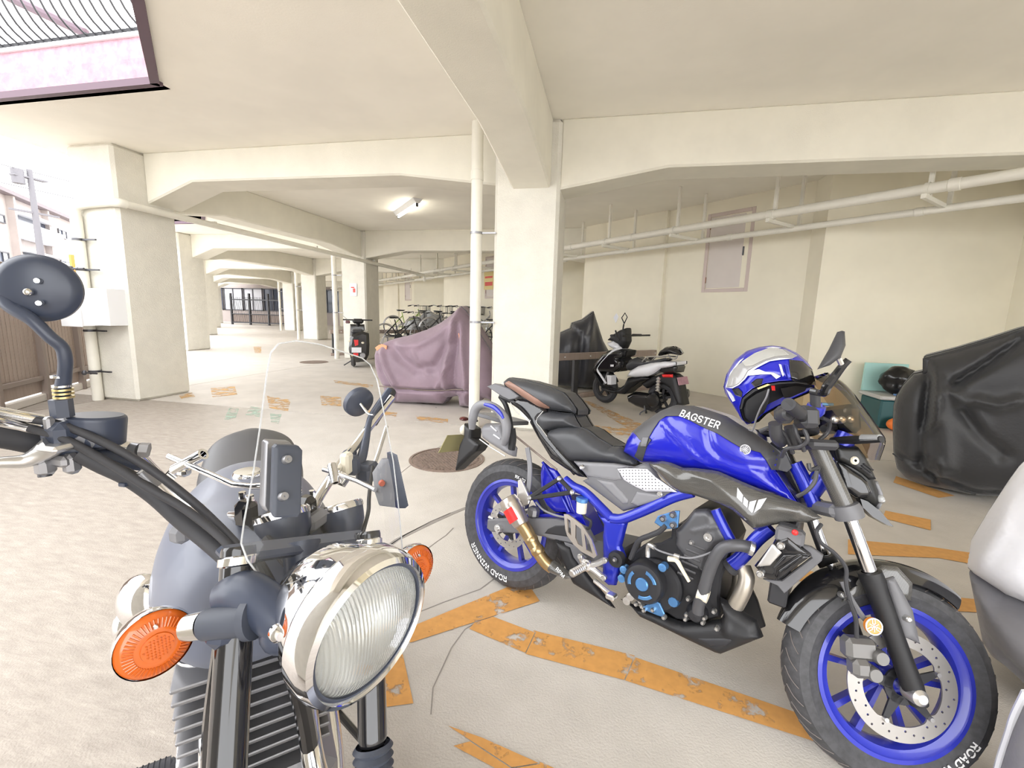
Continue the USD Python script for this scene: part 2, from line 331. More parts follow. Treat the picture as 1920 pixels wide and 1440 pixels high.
def crack(P, w=.008, m='crack', nm='crack'):
    P = np.array(P)[:, :2]; d = np.gradient(P, axis=0); d /= np.linalg.norm(d, axis=1, keepdims=True); n = np.stack([-d[:, 1], d[:, 0]], 1)*w/2
    part(fl, nm, prism(np.vstack([P+n, (P-n)[::-1]]), .0005, .0015), m, smooth=False)
crack([(-1.17, 2.025), (-1.132, 2.231), (-1.037, 2.441), (-0.935, 2.648), (-0.862, 2.771)], .03)
crack([(-1.155, 2.114), (-1.112, 2.295), (-1.031, 2.495), (-0.952, 2.643)], .008, 'joint')
crack([(-0.865, 2.451), (-0.876, 2.351), (-0.9, 2.273), (-0.925, 2.175), (-0.915, 2.092)], .006)
crack([(-0.758, 1.661), (-0.67, 1.759), (-0.531, 1.898), (-0.424, 2.14)], .005)
crack([(-0.461, 1.7), (-0.516, 1.618), (-0.536, 1.503), (-0.535, 1.406), (-0.534, 1.307), (-0.5, 1.206)], .004)
crack([(-1.591, 3.017), (-1.603, 3.323), (-1.601, 3.775), (-1.55, 4.058)], .005)
# manhole covers
def manhole(c, r, label, m='iron'):
    c = np.array(c); t = thing('manhole_cover', label, 'manhole cover', c)
    part(t, 'ring', lathe([(r*.93, -.03), (r*.93, .008), (r, .006), (r, -.03)], c, (0, 0, 1), 48, True), m)
    part(t, 'lid', lathe([(0, -.03), (r*.91, -.03), (r*.91, .003), (r*.89, .005), (0, .005)], c, (0, 0, 1), 48), m)
    ribs = []
    for i in range(-11, 12):
        x = i*r*.076; h = math.sqrt(max(0, (r*.84)**2-x*x))
        if h > .03: ribs.append(xf(bb((x-r*.02, -h, .004), (x+r*.02, h, .011)), frame(c, (.75, .66, 0), z=(0, 0, 1))))
    part(t, 'rib', join(*ribs), m, kind='stuff')
manhole([(-1.36, 3.67, 0)][0], .34, 'round ribbed iron manhole cover behind the blue motorcycle')
manhole([(-7.052, 9.641, 0)][0], .33, 'round brown manhole cover far back by the slim white pipes')

# ceiling slab: stepped outline on the open side, back wall on the other
outer, wall = [], []
for k in range(-1, 5):
    for q in ((-4.1, 3.6), (-7.37, 3.6), (-7.37, 7.2)): outer.append(np.array(q)+STEP*k)
    for q in ((-.6, 10.55), (.97, 9.06), (1.0, 9.1), (2.79, 7.36), (2.79, 6.95), (5.0, 6.95), (5.0, 4.77)): wall.append((k, np.array(q)+STEP*k))
W = []
for k in range(4, -2, -1):
    W += [np.array(q)+STEP*k for q in ((-.6, 10.55), (.97, 9.06), (1.02, 9.11), (2.79, 7.40), (2.79, 6.95), (5.0, 6.95))]
W.append(np.array((5.0, 4.77))+STEP*-1)
outer = [q for q in outer if q[1] > -2.3]
slab = [np.array((1.95, -2.25))]+outer+[np.array((-29.8, 30.3)), np.array((-22, 36))]+[w+np.array((.3, .3)) for w in W[:-1] if w[1] > -.9]+[np.array((10.6, -1.0)), np.array((10.6, -2.25))]
solo('ceiling', prism(slab, CEIL, CEIL+.22), 'ceil_paint', 'cream painted concrete ceiling with a stepped outer edge', 'ceiling', kind='structure', smooth=False)
edge = outer
for k in range(0, 5):
    A = np.array((-4.1, 3.6))+STEP*k; B = np.array((-7.37, 3.6))+STEP*k; Z = np.array((-1.77, 1.42))+STEP*k
    t = thing('trim', 'dark drip edge under the pink parapet', 'trim', (*A, CEIL), kind='structure')
    part(t, 'drip_edge', bb((B[0], A[1]-.05, CEIL-.03), (A[0]+.04, A[1]+.01, CEIL+.03)), 'drip')
    d = (A-Z)/np.linalg.norm(A-Z); n = np.array((-d[1], d[0]))
    part(t, 'drip_edge', prism([Z-n*.01, A-n*.01, A+n*.06, Z+n*.06], CEIL-.03, CEIL+.03), 'drip')
    if 0 <= k <= 2:
        t = thing('parapet', ['mottled pink balcony parapet with curved railing at top left', 'pink balcony parapet seen through the first arch', 'pink balcony parapet beyond the second bay'][max(k, 0)], 'balcony', (*B, CEIL))
        part(t, 'fascia', bb((B[0], A[1], CEIL), (A[0], A[1]+.12, 3.69)), 'pink')
        part(t, 'coping', bb((B[0], A[1]-.03, 3.69), (A[0], A[1]+.15, 3.725), .008), 'white_paint')
        if k == 0:
            part(t, 'bottom_rail', bb((B[0], A[1]+.03, 3.74), (A[0]+.3, A[1]+.07, 3.79)), 'black_steel')
            part(t, 'top_rail', bb((B[0], A[1]+.03, 4.85), (A[0]+.3, A[1]+.09, 4.9)), 'black_steel')
            for i in range(34):
                x = A[0]+.25-i*.105
                part(t, 'railing_bar', tube([(x, A[1]+.05, 3.76), (x, A[1]-.10, 3.86), (x, A[1]-.20, 4.05), (x, A[1]-.2, 4.25), (x, A[1]-.1, 4.5), (x, A[1]+.05, 4.86)], .008, 6, 3), 'black_steel')
w3 = []
for a, b in zip(W[:-1], W[1:]): w3.append((a, b))
poly = W+[w+np.array((.28, .28)) for w in W[::-1]]
solo('wall_right', prism([*W, W[-1]+np.array((1.2, .6)), *[w+np.array((.45, .45)) for w in W[::-1]]], 0, CEIL), 'wall_paint', 'cream painted stepped back wall along the parking bays', 'wall', kind='structure', smooth=False)

# columns and beams
def column(k, lo, hi, label):
    c = bb((lo[0], lo[1], 0), (hi[0], hi[1], CEIL), .035)
    solo('column', move(c, off(k)), 'paint_rough', label, 'column', kind='structure')
def beam(P, axis, a, b, k, label):
    # P: (s, z) outline; axis x: s runs along x between y=a..b
    if axis == 'x': m = xf(prism(P, a, b, .02, .02), np.array([[1, 0, 0, 0], [0, 0, 1, 0], [0, 1, 0, 0], [0, 0, 0, 1.]]))
    else: m = xf(prism(P, a, b, .02, .02), np.array([[0, 0, 1, 0], [1, 0, 0, 0], [0, 1, 0, 0], [0, 0, 0, 1.]]))
    solo('beam', move(m, off(k)), 'paint', label, 'beam', kind='structure')
where = ['of the bay behind the camera', 'of the first bay', 'of the second bay', 'of the third bay', 'of the fourth bay', 'of the farthest bay']
for k in range(-1, 5):
    w = where[k+1]
    column(k, (-6.92, 4.72), (-6.19, 5.52), f'cream outer column {w} on the open left side')
    if k < 4: column(k, (-1.27, 4.85), (-.57, 5.55), f'cream rendered inner column {w} in the middle')
    beam([(-6.2, 3.31), (-6.2, 2.66), (-5.45, 2.92), (-2.5, 2.90), (-1.26, 2.74), (-1.26, 3.31)], 'x', 5.12, 5.64, k, f'haunched cream cross beam {w} from outer to inner column')
    beam([(-.58, 3.31), (-.58, 2.62), (.5, 2.80), (3.7, 2.79), (5.02, 2.55), (5.02, 3.31)], 'x', 4.88, 5.33, k, f'haunched cream cross beam {w} from inner column to back wall')
    beam([(-.30, 3.31), (-.30, 2.62), (.7, 2.78), (3.57, 2.78), (4.86, 2.63), (4.86, 3.31)], 'y', -1.08, -.67, k, f'cream lengthwise beam {w} running to the inner column')

# hatches in the back wall (one per bay)
DW = np.array((.7295, -.684)); NW = np.array((-.684, -.7295))
def hatch(k):
    o = np.array((1.02, 9.11))+STEP*k
    def P(s, d, z): q = o+DW*s+NW*d; return (q[0], q[1], z)
    M = np.eye(4); M[:3, 0] = (*DW, 0); M[:3, 1] = (-NW[0], -NW[1], 0); M[:3, 2] = (0, 0, 1); M[:3, 3] = (*o, 0)
    t = thing('wall_hatch', ['metal inspection hatch on the back wall behind the pipe pair at right', 'inspection hatch just left of the middle column', 'small distant inspection hatch above the covered bicycles'][k], 'hatch', P(.85, 0, 1.85))
    s0, s1, z0, z1 = .86, 1.56, 1.84, 3.04
    part(t, 'frame', join(*[xf(bb(a, b, .004), M) for a, b in (((s0-.06, -.03, z0-.06), (s0, .01, z1+.06)), ((s1, -.03, z0-.06), (s1+.06, .01, z1+.06)), ((s0, -.03, z0-.06), (s1, .01, z0)), ((s0, -.03, z1), (s1, .01, z1+.06)))]), 'hatch_frame')
    d = part(t, 'door_leaf', xf(bb((s0+.012, -.022, z0+.012), (s1-.012, .006, z1-.012), .003), M), 'hatch_paint')
    part(d, 'handle', xf(bb((s1-.09, -.034, 2.36), (s1-.065, -.02, 2.5), .003), M), 'steel_dark')
    part(d, 'hinge', xf(cyl((s0+.006, -.03, z0+.1), (s0+.006, -.03, z0+.2), .008, n=8), M), 'rust')
    part(d, 'hinge', xf(cyl((s0+.006, -.03, z1-.2), (s0+.006, -.03, z1-.1), .008, n=8), M), 'rust')
    if k == 0:
        t = thing('wall_cover_plate', 'low cream access plate at the foot of the back wall behind the helmet', 'plate', P(1.7, 0, .5))
        part(t, 'plate', xf(bb((1.66, -.025, .55), (2.28, .006, 1.02), .004), M), 'wall_paint'); part(t, 'rim', xf(bb((1.63, -.014, .52), (2.31, .006, 1.05), .004), M), 'paint')
for k in (0, 1, 2): hatch(k)
# pair of white service pipes on hangers along the back wall, one pair per bay
HX = frame((0, 0, 0), (DW[0], DW[1], 0), z=(0, 0, 1))[:3, :3]
def pipes(k):
    A, B = np.array((-1.55, 9.87, 2.65)), np.array((4.3, 4.1, 2.65)); d = (B-A)/np.linalg.norm(B-A); n = np.array((-d[1], d[0], 0))
    A2, B2 = np.array((-2.1, 11.3, 2.55)), np.array((4.6, 4.62, 2.55))
    o = np.array(off(k)); t = thing('service_pipe', ['upper white service pipe under the ceiling at right', 'upper white service pipe seen left of the middle column', 'upper white service pipe in the third bay', 'upper white service pipe near the far gate'][k], 'pipe', o+A, None)
    part(t, 'pipe', move(cyl(A, B, .052, n=20), o), 'pipe_paint')
    for s in (1.05, 2.6, 4.9, 6.6): part(t, 'coupling', move(cyl(A+d*(s-.045), A+d*(s+.045), .060, n=20, b=.004), o), 'pipe_paint')
    t2 = thing('service_pipe', ['lower slimmer white service pipe under the ceiling at right', 'lower slimmer white service pipe seen left of the middle column', 'lower slimmer white service pipe in the third bay', 'lower slimmer white service pipe near the far gate'][k], 'pipe', o+A2)
    d2 = (B2-A2)/np.linalg.norm(B2-A2)
    part(t2, 'pipe', move(cyl(A2, B2, .040, n=18), o), 'pipe_paint')
    for s in (.9, 3.3, 5.4, 7.6): part(t2, 'coupling', move(cyl(A2+d2*(s-.04), A2+d2*(s+.04), .047, n=18, b=.003), o), 'pipe_paint')
    for i, s in enumerate((.55, 2.0, 3.45, 4.9, 6.4)):
        q = A+d*s; M = np.eye(4); M[:3, 0], M[:3, 1], M[:3, 2], M[:3, 3] = d, n, (0, 0, 1), q+o
        h = part(t, 'hanger', xf(bb((-.02, .06, -.07), (.02, .10, CEIL-q[2]), .003), M), 'pipe_paint'); part(h, 'drop_arm', xf(bb((-.02, .72, -.07), (.02, .76, CEIL-q[2]), .003), M), 'pipe_paint')
        part(h, 'cross_bar', xf(bb((-.022, -.08, -.10), (.022, .80, -.056), .003), M), 'pipe_paint')
        part(h, 'clamp', xf(lathe([(.052, -.018), (.061, -.018), (.061, .018), (.052, .018)], (0, 0, 0), (1, 0, 0), 20, True), M), 'pipe_paint')
for k in range(4): pipes(k)
# slim rain pipe from the outer column over to the second bay
def P3(*a): return np.array(a, float)
t = thing('drain_pipe', 'white drain pipe from the left column running under the arch to the back', 'pipe', (-6.78, 4.55, 0))
part(t, 'downpipe', cyl((-6.78, 4.65, 0), (-6.78, 4.65, 2.42), .062, n=20), 'pipe_paint')
part(t, 'elbow', tube([(-6.78, 4.65, 2.38), (-6.76, 4.65, 2.5), (-6.66, 4.65, 2.55), (-6.3, 4.65, 2.57), (-6.12, 4.67, 2.57), (-6.09, 4.76, 2.565)], .055, 16, 8), 'pipe_paint')
part(t, 'run', cyl((-6.09, 4.74, 2.565), (-6.11, 14.2, 2.50), .045, n=18), 'pipe_paint')
part(t, 'drop', tube([(-6.11, 14.1, 2.5), (-6.11, 14.25, 2.48), (-6.11, 14.27, 2.3)], .045, 14, 4), 'pipe_paint')
for y in (6.1, 8.6, 11.0, 13.2): part(t, 'bracket', bb((-6.16, y-.02, 2.55), (-6.09, y+.02, 2.62), .003), 'pipe_paint')
for z in (.40, .95, 1.74, 2.12):
    part(t, 'pipe_clamp', join(lathe([(.060, -.014), (.07, -.014), (.07, .014), (.06, .014)], (-6.78, 4.65, z), (0, 0, 1), 18, True), bb((-6.72, 4.64, z-.01), (-6.5, 4.66, z+.01))), 'steel_dark')
part(t, 'valve', join(cyl((-6.70, 4.49, 1.74), (-6.52, 4.49, 1.74), .012, n=8), ell((-6.73, 4.49, 1.74), (.03, .03, .035), 10), ell((-6.62, 4.49, 1.74), (.02, .018, .018), 8)), 'steel_dark')
part(t, 'valve', join(cyl((-6.70, 4.49, .40), (-6.52, 4.49, .40), .012, n=8), ell((-6.73, 4.49, .40), (.03, .03, .035), 10), ell((-6.62, 4.49, .40), (.02, .018, .018), 8)), 'steel_dark')
t = thing('meter_box', 'white square meter box on the outer column pipe', 'box', (-6.6, 4.4, 1.02))
part(t, 'body', bb((-6.78, 4.36, 1.02), (-6.47, 4.585, 1.5), .006), 'white_paint'); part(t, 'door', bb((-6.79, 4.345, 1.012), (-6.46, 4.365, 1.508), .004), 'white_paint'); part(t, 'back_plate', bb((-6.47, 4.5, 1.03), (-6.22, 4.73, 1.5), .004), 'white_paint')
def downpipe(k, label):
    o = np.array(off(k)); p = np.array((-1.46, 4.83, 0))+o
    t = thing('downpipe', label, 'pipe', p)
    part(t, 'pipe', cyl(p, p+(0, 0, CEIL), .062, n=20), 'pipe_paint'); part(t, 'coupling', cyl(p+(0, 0, 2.72), p+(0, 0, 2.82), .068, n=20, b=.003), 'pipe_paint')
    for z in (1.22, 2.18): part(t, 'pipe_clamp', join(lathe([(.06, -.012), (.068, -.012), (.068, .012), (.06, .012)], p+(0, 0, z), (0, 0, 1), 18, True), move(bb((.06, -.008, -.008), (.22, .008, .008)), p+(0, 0, z))), 'alu_grey')
for k, l in enumerate(['tall white downpipe beside the middle column', 'slim white downpipe beside the column with the notice', 'white downpipe in the third bay', 'white downpipe nearest the far gate']): downpipe(k, l)
# fluorescent lamp
a, b = [(-4.422, 8.865, 3.27)][0], [(-3.342, 7.64, 3.27)][0]
a, b = np.array(a), np.array(b); d = (b-a)/np.linalg.norm(b-a); n = np.array((-d[1], d[0], 0)); c = (a+b)/2; L = .62
t = thing('ceiling_lamp', 'lit fluorescent tube lamp on the ceiling of the second bay', 'lamp', c)
M = np.eye(4); M[:3, 0], M[:3, 1], M[:3, 2], M[:3, 3] = d, n, (0, 0, 1), c
part(t, 'housing', xf(prism([(-.09, .03), (.09, .03), (.035, -.045), (-.035, -.045)], -L-.06, L+.06), M @ np.array([[0, 0, 1, 0], [1, 0, 0, 0], [0, 1, 0, 0], [0, 0, 0, 1.]])), 'white_paint')
part(t, 'fluorescent_tube', xf(cyl((-L, 0, -.075), (L, 0, -.075), .018, n=12), M), 'tube_light')
for s in (-1, 1): part(t, 'lamp_holder', xf(bb((s*L-.02, -.02, -.1), (s*L+.02, .02, -.03), .004), M), 'steel_dark')
# notices
def notice(y, x0, x1, z0, z1, label, m):
    t = thing('notice', label, 'notice', ((x0+x1)/2, y, z0)); part(t, 'sheet', bb((x0, y-.006, z0), (x1, y+.002, z1)), m); return t
t = notice(10.62, -6.62, -6.42, 1.66, 1.98, 'white paper notice with red print on the second inner column', 'sign_white')
part(t, 'print', join(bb((-6.58, 10.611, 1.86), (-6.49, 10.613, 1.89)), bb((-6.53, 10.611, 1.75), (-6.46, 10.613, 1.85))), 'red_print', smooth=False)
M = np.eye(4); o = np.array((1.02, 9.11))+STEP; M[:3, 0] = (*DW, 0); M[:3, 1] = (-NW[0], -NW[1], 0); M[:3, 2] = (0, 0, 1); M[:3, 3] = (*o, 0)
t = thing('notice', 'yellow notice with red print on the back wall left of the middle column', 'notice', (*(o+DW*.8), 1.9))
part(t, 'sheet', xf(bb((.78, -.05, 2.06), (1.35, -.036, 2.62)), M), 'yellow_print'); part(t, 'print', xf(join(bb((.84, -.053, 2.18), (1.3, -.051, 2.3)), bb((.84, -.053, 2.42), (1.3, -.051, 2.48))), M), 'red_print', smooth=False)
# fence on the open side
F0, FD = np.array((-6.55, 3.15)), np.array((-.545, .838)); FN = np.array((FD[1], -FD[0]))
def FP(s, d, z): q = F0+FD*s+FN*d; return np.array((q[0], q[1], z))
M = np.eye(4); M[:3, 0] = (*FD, 0); M[:3, 1] = (*FN, 0); M[:3, 2] = (0, 0, 1); M[:3, 3] = (*F0, 0)
t = thing('fence', 'brown metal board fence along the open left side', 'fence', (*F0, 0))
s = -3.0
while s < 3.2:
    part(t, 'panel', xf(bb((s+.008, -.012, .12), (s+.892, .012, 1.72), .004), M), 'brown_metal')
    part(t, 'rib', xf(join(*[bb((s+.06+i*.075, .01, .3), (s+.068+i*.075, .016, 1.66)) for i in range(11)]), M), 'brown_metal', kind='stuff')
    s += .9
for i in range(8):
    s = -3.0+i*.9; part(t, 'post', xf(bb((s-.035, .0, 0), (s+.035, .075, 1.76), .004), M), 'brown_rail')
part(t, 'bottom_rail', xf(bb((-3, .012, .28), (3.3, .05, .34), .004), M), 'brown_rail'); part(t, 'top_rail', xf(bb((-3, -.03, 1.72), (3.3, .05, 1.77), .004), M), 'brown_rail')
part(t, 'kerb', xf(bb((-3, -.08, 0), (3.3, .05, .10), .01), M), 'concrete')
# ---------------------------------------------------------------- the blue naked motorcycle (parts in its own frame: x forward, y left, z up)
mat('blue', (.010, .014, .44), .22, coat=.8, spec=.5)
mat('blue_metal', (.018, .03, .46), .28, metal=.25, coat=.6)
mat('rim_blue', (.028, .038, .42), .30, coat=.5)
mat('sky_blue', (.12, .30, .62), .3, metal=.6)
mat('tyre', (.055, .055, .06), .62, var=.25, scale=40., local=True)
mat('matt_black', (.015, .015, .017), .5)
mat('gloss_black', (.012, .012, .014), .12, coat=.6)
mat('grey_plastic', (.145, .145, .155), .42)
mat('dark_plastic', (.045, .045, .05), .42)
mat('mid_grey', (.21, .21, .225), .42)
mat('seat_vinyl', (.05, .052, .058), .42, bump=.25, bscale=500., dist=.001)
mat('brown_vinyl', (.28, .16, .12), .45)
mat('cover_vinyl', (.075, .075, .082), .48, bump=.2, bscale=400., dist=.001)
mat('engine_grey', (.10, .10, .108), .42, metal=.3)
mat('engine_dark', (.03, .03, .034), .45, metal=.2)
mat('alu', (.72, .71, .70), .3, metal=.9)
mat('caliper_grey', (.20, .195, .19), .42, metal=.5)
mat('chrome', (.86, .86, .88), .06, metal=1.)
mat('titan', (.60, .55, .50), .28, metal=.9)
mat('gold_pipe', (.52, .38, .20), .28, metal=.9)
mat('header_steel', (.55, .50, .43), .35, metal=.8)
mat('disc_steel', (.44, .42, .40), .38, metal=.7)
mat('red_badge', (.75, .03, .03), .35)
mat('orange_badge', (.85, .28, .03), .3, coat=.5)
mat('white_print', (.88, .88, .88), .5)
mat('silver_print', (.62, .62, .66), .4)
mat('cream_plastic', (.78, .72, .58), .5)
mat('olive_back', (.33, .30, .14), .5)
mat('dark_red', (.10, .015, .015), .2, coat=.5)
mat('lens_clear', (.85, .87, .88), .1, trans=.6)
mat('rubber', (.035, .035, .04), .6)
N = {'p': ('principled_bsdf', dict(roughness=.25, coat_weight=.8)), 't': ('texture_coordinate', {}), 'm': ('mapping', {'scale': (1, 1, 1), 'rotation': (0, .75, 0)}),
     'c': ('checker_texture', {'scale': 420., 'color1': (.098, .094, .086), 'color2': (.062, .06, .056)})}
MATS['carbon'] = usdkit.material(stage, '/World/Looks/carbon', N, [('t.object', 'm.vector'), ('m.vector', 'c.vector'), ('c.color', 'p.base_color')], surface='p.BSDF')
def see_through(name, tint, refl=1.45, gloss=(1, 1, 1)):
    N = {'t': ('transparent_bsdf', {'color': tint}), 'g': ('glossy_bsdf', {'roughness': .02, 'color': gloss}), 'f': ('fresnel', {'IOR': refl}), 'm': ('mix_closure', {})}
    MATS[name] = usdkit.material(stage, f'/World/Looks/{name}', N, [('f.fac', 'm.fac'), ('t.BSDF', 'm.closure1'), ('g.BSDF', 'm.closure2')], surface='m.closure')
see_through('smoked_screen', (.62, .50, .36)); see_through('clear_screen', (.95, .955, .965), 1.4); see_through('visor_tint', (.70, .70, .72), 1.5)

BKM, FWM = np.array([[0.89803, 0.43452, 0.06882, -0.40961], [-0.43994, 0.88697, 0.14048, 1.96989], [0.00000, -0.15643, 0.98769, -0.00013], [0.00000, 0.00000, 0.00000, 1.00000]]), np.array([[0.99122, -0.12627, -0.03933, 0.87695], [0.13226, 0.94637, 0.29476, 1.39385], [0.00000, -0.29737, 0.95476, 0.28511], [0.00000, 0.00000, 0.00000, 1.00000]])
F2B = np.linalg.inv(BKM) @ FWM          # steered front end -> motorcycle frame
bk = thing('motorcycle', 'blue naked sport motorcycle with blue wheels parked in the middle', 'motorcycle', M=BKM)
def B(nm, m, mt, **k): return part(bk, nm, m, mt, **k)
def BF(nm, m, mt, **k): return part(bk, nm, xf(m, F2B), mt, **k)
RIGHT = (0, -1, 0)
def sideM(x, r, z, dx=1., dz=0.):       # frame on the right side, written along (dx, dz)
    return frame((x, -r, z), (dx, 0, dz), z=RIGHT)
def bolt(x, r, z, rad=.008, h=.006): return lathe([(0, h), (rad*.55, h), (rad*.6, h*.6), (rad*.75, h), (rad, h*.6), (rad, -h)], (x, -r, z), RIGHT, 12)
def wheel(put, c, R, rt, w, rimR, name, nsp=10, disc=None, seed=0):
    c = np.array(c, float); ax = (0, 1, 0)
    # tyre: closed ring profile
    prof = [(rimR-.004, -w*.36), (rimR+.012, -w*.42), (rimR+rt*.42, -w*.5), (rimR+rt*.72, -w*.44), (rimR+rt*.92, -w*.26), (R, 0), (rimR+rt*.92, w*.26), (rimR+rt*.72, w*.44), (rimR+rt*.42, w*.5), (rimR+.012, w*.42), (rimR-.004, w*.36)]
    t = put('tyre', lathe(prof, c, ax, 72, True), 'tyre')
    # tread grooves
    gr = []
    for i in range(36):
        a = 2*np.pi*i/36
        for sgn in (-1, 1):
            P = []
            for u in np.linspace(0, 1, 5):
                yy = sgn*w*(.06+.34*u); rr = np.interp(abs(yy), [0, w*.26, w*.44], [R, rimR+rt*.92, rimR+rt*.72])+.0006; b = a+sgn*.02+u*.17
                P.append(c+np.array((rr*math.cos(b), yy, rr*math.sin(b))))
            gr.append(tube(P, .0016, 4, 2))
    put_sub(put, t, 'tread_groove', join(*gr), 'joint', kind='stuff')
    rim = [(rimR+.002, -w*.40), (rimR-.010, -w*.41), (rimR-.014, -w*.36), (rimR-.030, -w*.30), (rimR-.038, -w*.1), (rimR-.038, w*.1), (rimR-.030, w*.30), (rimR-.014, w*.36), (rimR-.010, w*.41), (rimR+.002, w*.40), (rimR-.006, w*.2), (rimR-.006, -w*.2)]
    put('rim', lathe(rim, c, ax, 72, True), 'rim_blue')
    put('hub', lathe([(0, -.055), (.034, -.055), (.040, -.035), (.030, 0), (.040, .035), (.034, .055), (0, .055)], c, ax, 24), 'rim_blue')
    for i in range(nsp):
        a = 2*np.pi*(i//2)/(nsp/2)+(.24 if i % 2 else -.24)+seed; a0 = 2*np.pi*(i//2)/(nsp/2)+(.5 if i % 2 else -.5)*.35+seed
        p = c+np.array((.034*math.cos(a0), 0, .034*math.sin(a0))); q = c+np.array(((rimR-.036)*math.cos(a), 0, (rimR-.036)*math.sin(a)))
        d = (q-p)/np.linalg.norm(q-p); M = frame(p, d, y=(0, 1, 0)); L = np.linalg.norm(q-p)
        put('spoke', xf(hull([(0, y*.011, z*.006) for y in (-1, 1) for z in (-1, 1)]+[(L*.85, y*.008, z*.0042) for y in (-1, 1) for z in (-1, 1)]+[(L, y*.013, z*.009) for y in (-1, 1) for z in (-1, 1)]), M), 'rim_blue')
    return t
def put_sub(put, t, nm, m, mt, **k):
    return part(t, nm, xf(m, F2B) if put is BF else m, mt, **k)
def disc(put, c, r0, r1, rr, arms=5, a0=0., holes=30):
    """brake disc in the wheel's plane at right offset rr: drilled ring on a dark carrier."""
    c = np.array(c, float); n = 72
    out = Polygon([(r1*math.cos(a), r1*math.sin(a)) for a in np.linspace(0, 2*np.pi, n)[:-1]]); inn = []
    for a in np.linspace(0, 2*np.pi, 91)[:-1]:
        inn.append(((r0-.010*max(0, math.cos(arms*(a-a0)))**6)*math.cos(a), (r0-.010*max(0, math.cos(arms*(a-a0)))**6)*math.sin(a)))
    pg = out.difference(Polygon(inn)); hs = []
    for i in range(holes):
        a = 2*np.pi*i/holes; q = r0+(r1-r0)*(.25+.25*(i % 3)); hs.append(shapely.Point(q*math.cos(a), q*math.sin(a)).buffer(.0032, 3))
    pg = pg.difference(shapely.union_all(hs)); m = trimesh.creation.extrude_polygon(pg, .0045, engine='earcut')
    M = np.array([[1, 0, 0, c[0]], [0, 0, -1, c[1]-rr], [0, 1, 0, c[2]], [0, 0, 0, 1.]])
    d = put('brake_disc', xf(m, M), 'disc_steel')
    car = []
    for i in range(arms):
        a = a0+2*np.pi*i/arms; ca, sa = math.cos(a), math.sin(a)
        car.append(xf(hull([(x, s*wd, z) for x, wd in ((.028, .017), (r0-.004, .007)) for s in (-1, 1) for z in (.0, .006)]), M @ np.array([[ca, -sa, 0, 0], [sa, ca, 0, 0], [0, 0, 1, 0], [0, 0, 0, 1.]])))
    car.append(xf(lathe([(.026, 0), (.05, 0), (.05, .006), (.026, .006)], (0, 0, 0), (0, 0, 1), 30, True), M))
    put_sub(put, d, 'disc_carrier', join(*car), 'engine_dark')
    bs = [xf(lathe([(0, .01), (.006, .01), (.0075, .006), (.0075, 0)], ((r0-.004)*math.cos(a0+2*np.pi*i/arms), (r0-.004)*math.sin(a0+2*np.pi*i/arms), .004), (0, 0, 1), 10), M) for i in range(arms)]
    put_sub(put, d, 'disc_bolt', join(*bs), 'alu', kind='stuff')
HR, HF = (0, 0, .314), (0, 0, 0)
wheel(B, HR, .314, .0985, .135, .2155, 'rear', seed=.3)
wheel(BF, HF, .293, .0775, .108, .2155, 'front', seed=.15)
disc(B, (0, 0, .314), .078, .112, .058, 5, .2, 24); disc(BF, (0, 0, 0), .108, .149, .062, 5, .4, 36)
# lettering on the tyres
def tyre_text(put, c, R, ang, s, h=.017, rr=.066):
    # written round the lower sidewall, tops towards the hub, read from the right
    ca, sa = math.cos(ang), math.sin(ang); x = np.array((-sa, 0, ca)); M = np.eye(4)
    M[:3, 0], M[:3, 1], M[:3, 2], M[:3, 3] = (sa, 0, -ca), (ca, 0, sa), (0, -1, 0), (c[0], -rr, c[2])
    put('tyre_lettering', text(s, h, M, .0015, True, bendR=R), 'white_print', smooth=False)
tyre_text(B, HR, .243, math.radians(-112), 'ROAD WINNER', .026, .0655); tyre_text(BF, HF, .234, math.radians(-62), 'ROAD WINNER', .022, .052)
tyre_text(B, HR, .236, math.radians(80), 'RX-02', .014, .0655)
# swingarm, axle, hugger
SW = [(-0.081, 0.328), (0.142, 0.402), (0.301, 0.448), (0.372, 0.457), (0.441, 0.448), (0.478, 0.405), (0.442, 0.373), (0.369, 0.367), (0.281, 0.352), (0.241, 0.351), (0.135, 0.328), (-0.051, 0.277), (-0.079, 0.285)]
B('swingarm', join(plate(SW, .085, .125, .006), plate(SW, -.125, -.085, .006), plate([(.42, .30), (.60, .31), (.60, .42), (.42, .40)], -.09, .09)), 'grey_plastic')
B('swingarm_recess', puff([(0.248, 0.369), (0.262, 0.393), (0.298, 0.42), (0.345, 0.437), (0.374, 0.429), (0.389, 0.397), (0.342, 0.388)], .125, .002, .006), 'engine_dark')
B('axle_nut', lathe([(0, .026), (.010, .026), (.011, .018), (.018, .018), (.020, 0), (.020, -.02)], (0.0, -.125, .314), RIGHT, 18), 'alu')
B('chain_adjuster', cyl((-.058, -.105, .335), (-.085, -.105, .336), .008, n=10), 'alu'); B('axle', cyl((0, .13, .314), (0, -.13, .314), .01, n=12), 'alu')
HG = [(0.149, 0.659), (0.188, 0.64), (0.224, 0.638), (0.284, 0.588), (0.321, 0.528), (0.358, 0.47), (0.314, 0.467), (0.247, 0.451), (0.197, 0.462), (0.169, 0.485), (0.156, 0.549), (0.145, 0.603)]
B('rear_hugger', join(puff(HG, .055, .012, .02), plate([(.27, .52), (.34, .53), (.44, .40), (.36, .36)], -.07, .06)), 'blue')
HG2 = [(0.106, 0.404), (0.27, 0.453), (0.349, 0.457), (0.272, 0.438), (0.156, 0.405), (0.108, 0.39)]
B('hugger_rail', plate(HG2, .05, .085), 'blue')
B('hugger_ridge', tube([(0.159, -0.075, 0.66), (0.216, -0.075, 0.602), (0.272, -0.075, 0.542), (0.326, -0.075, 0.478)], .006, 6), 'blue_metal')
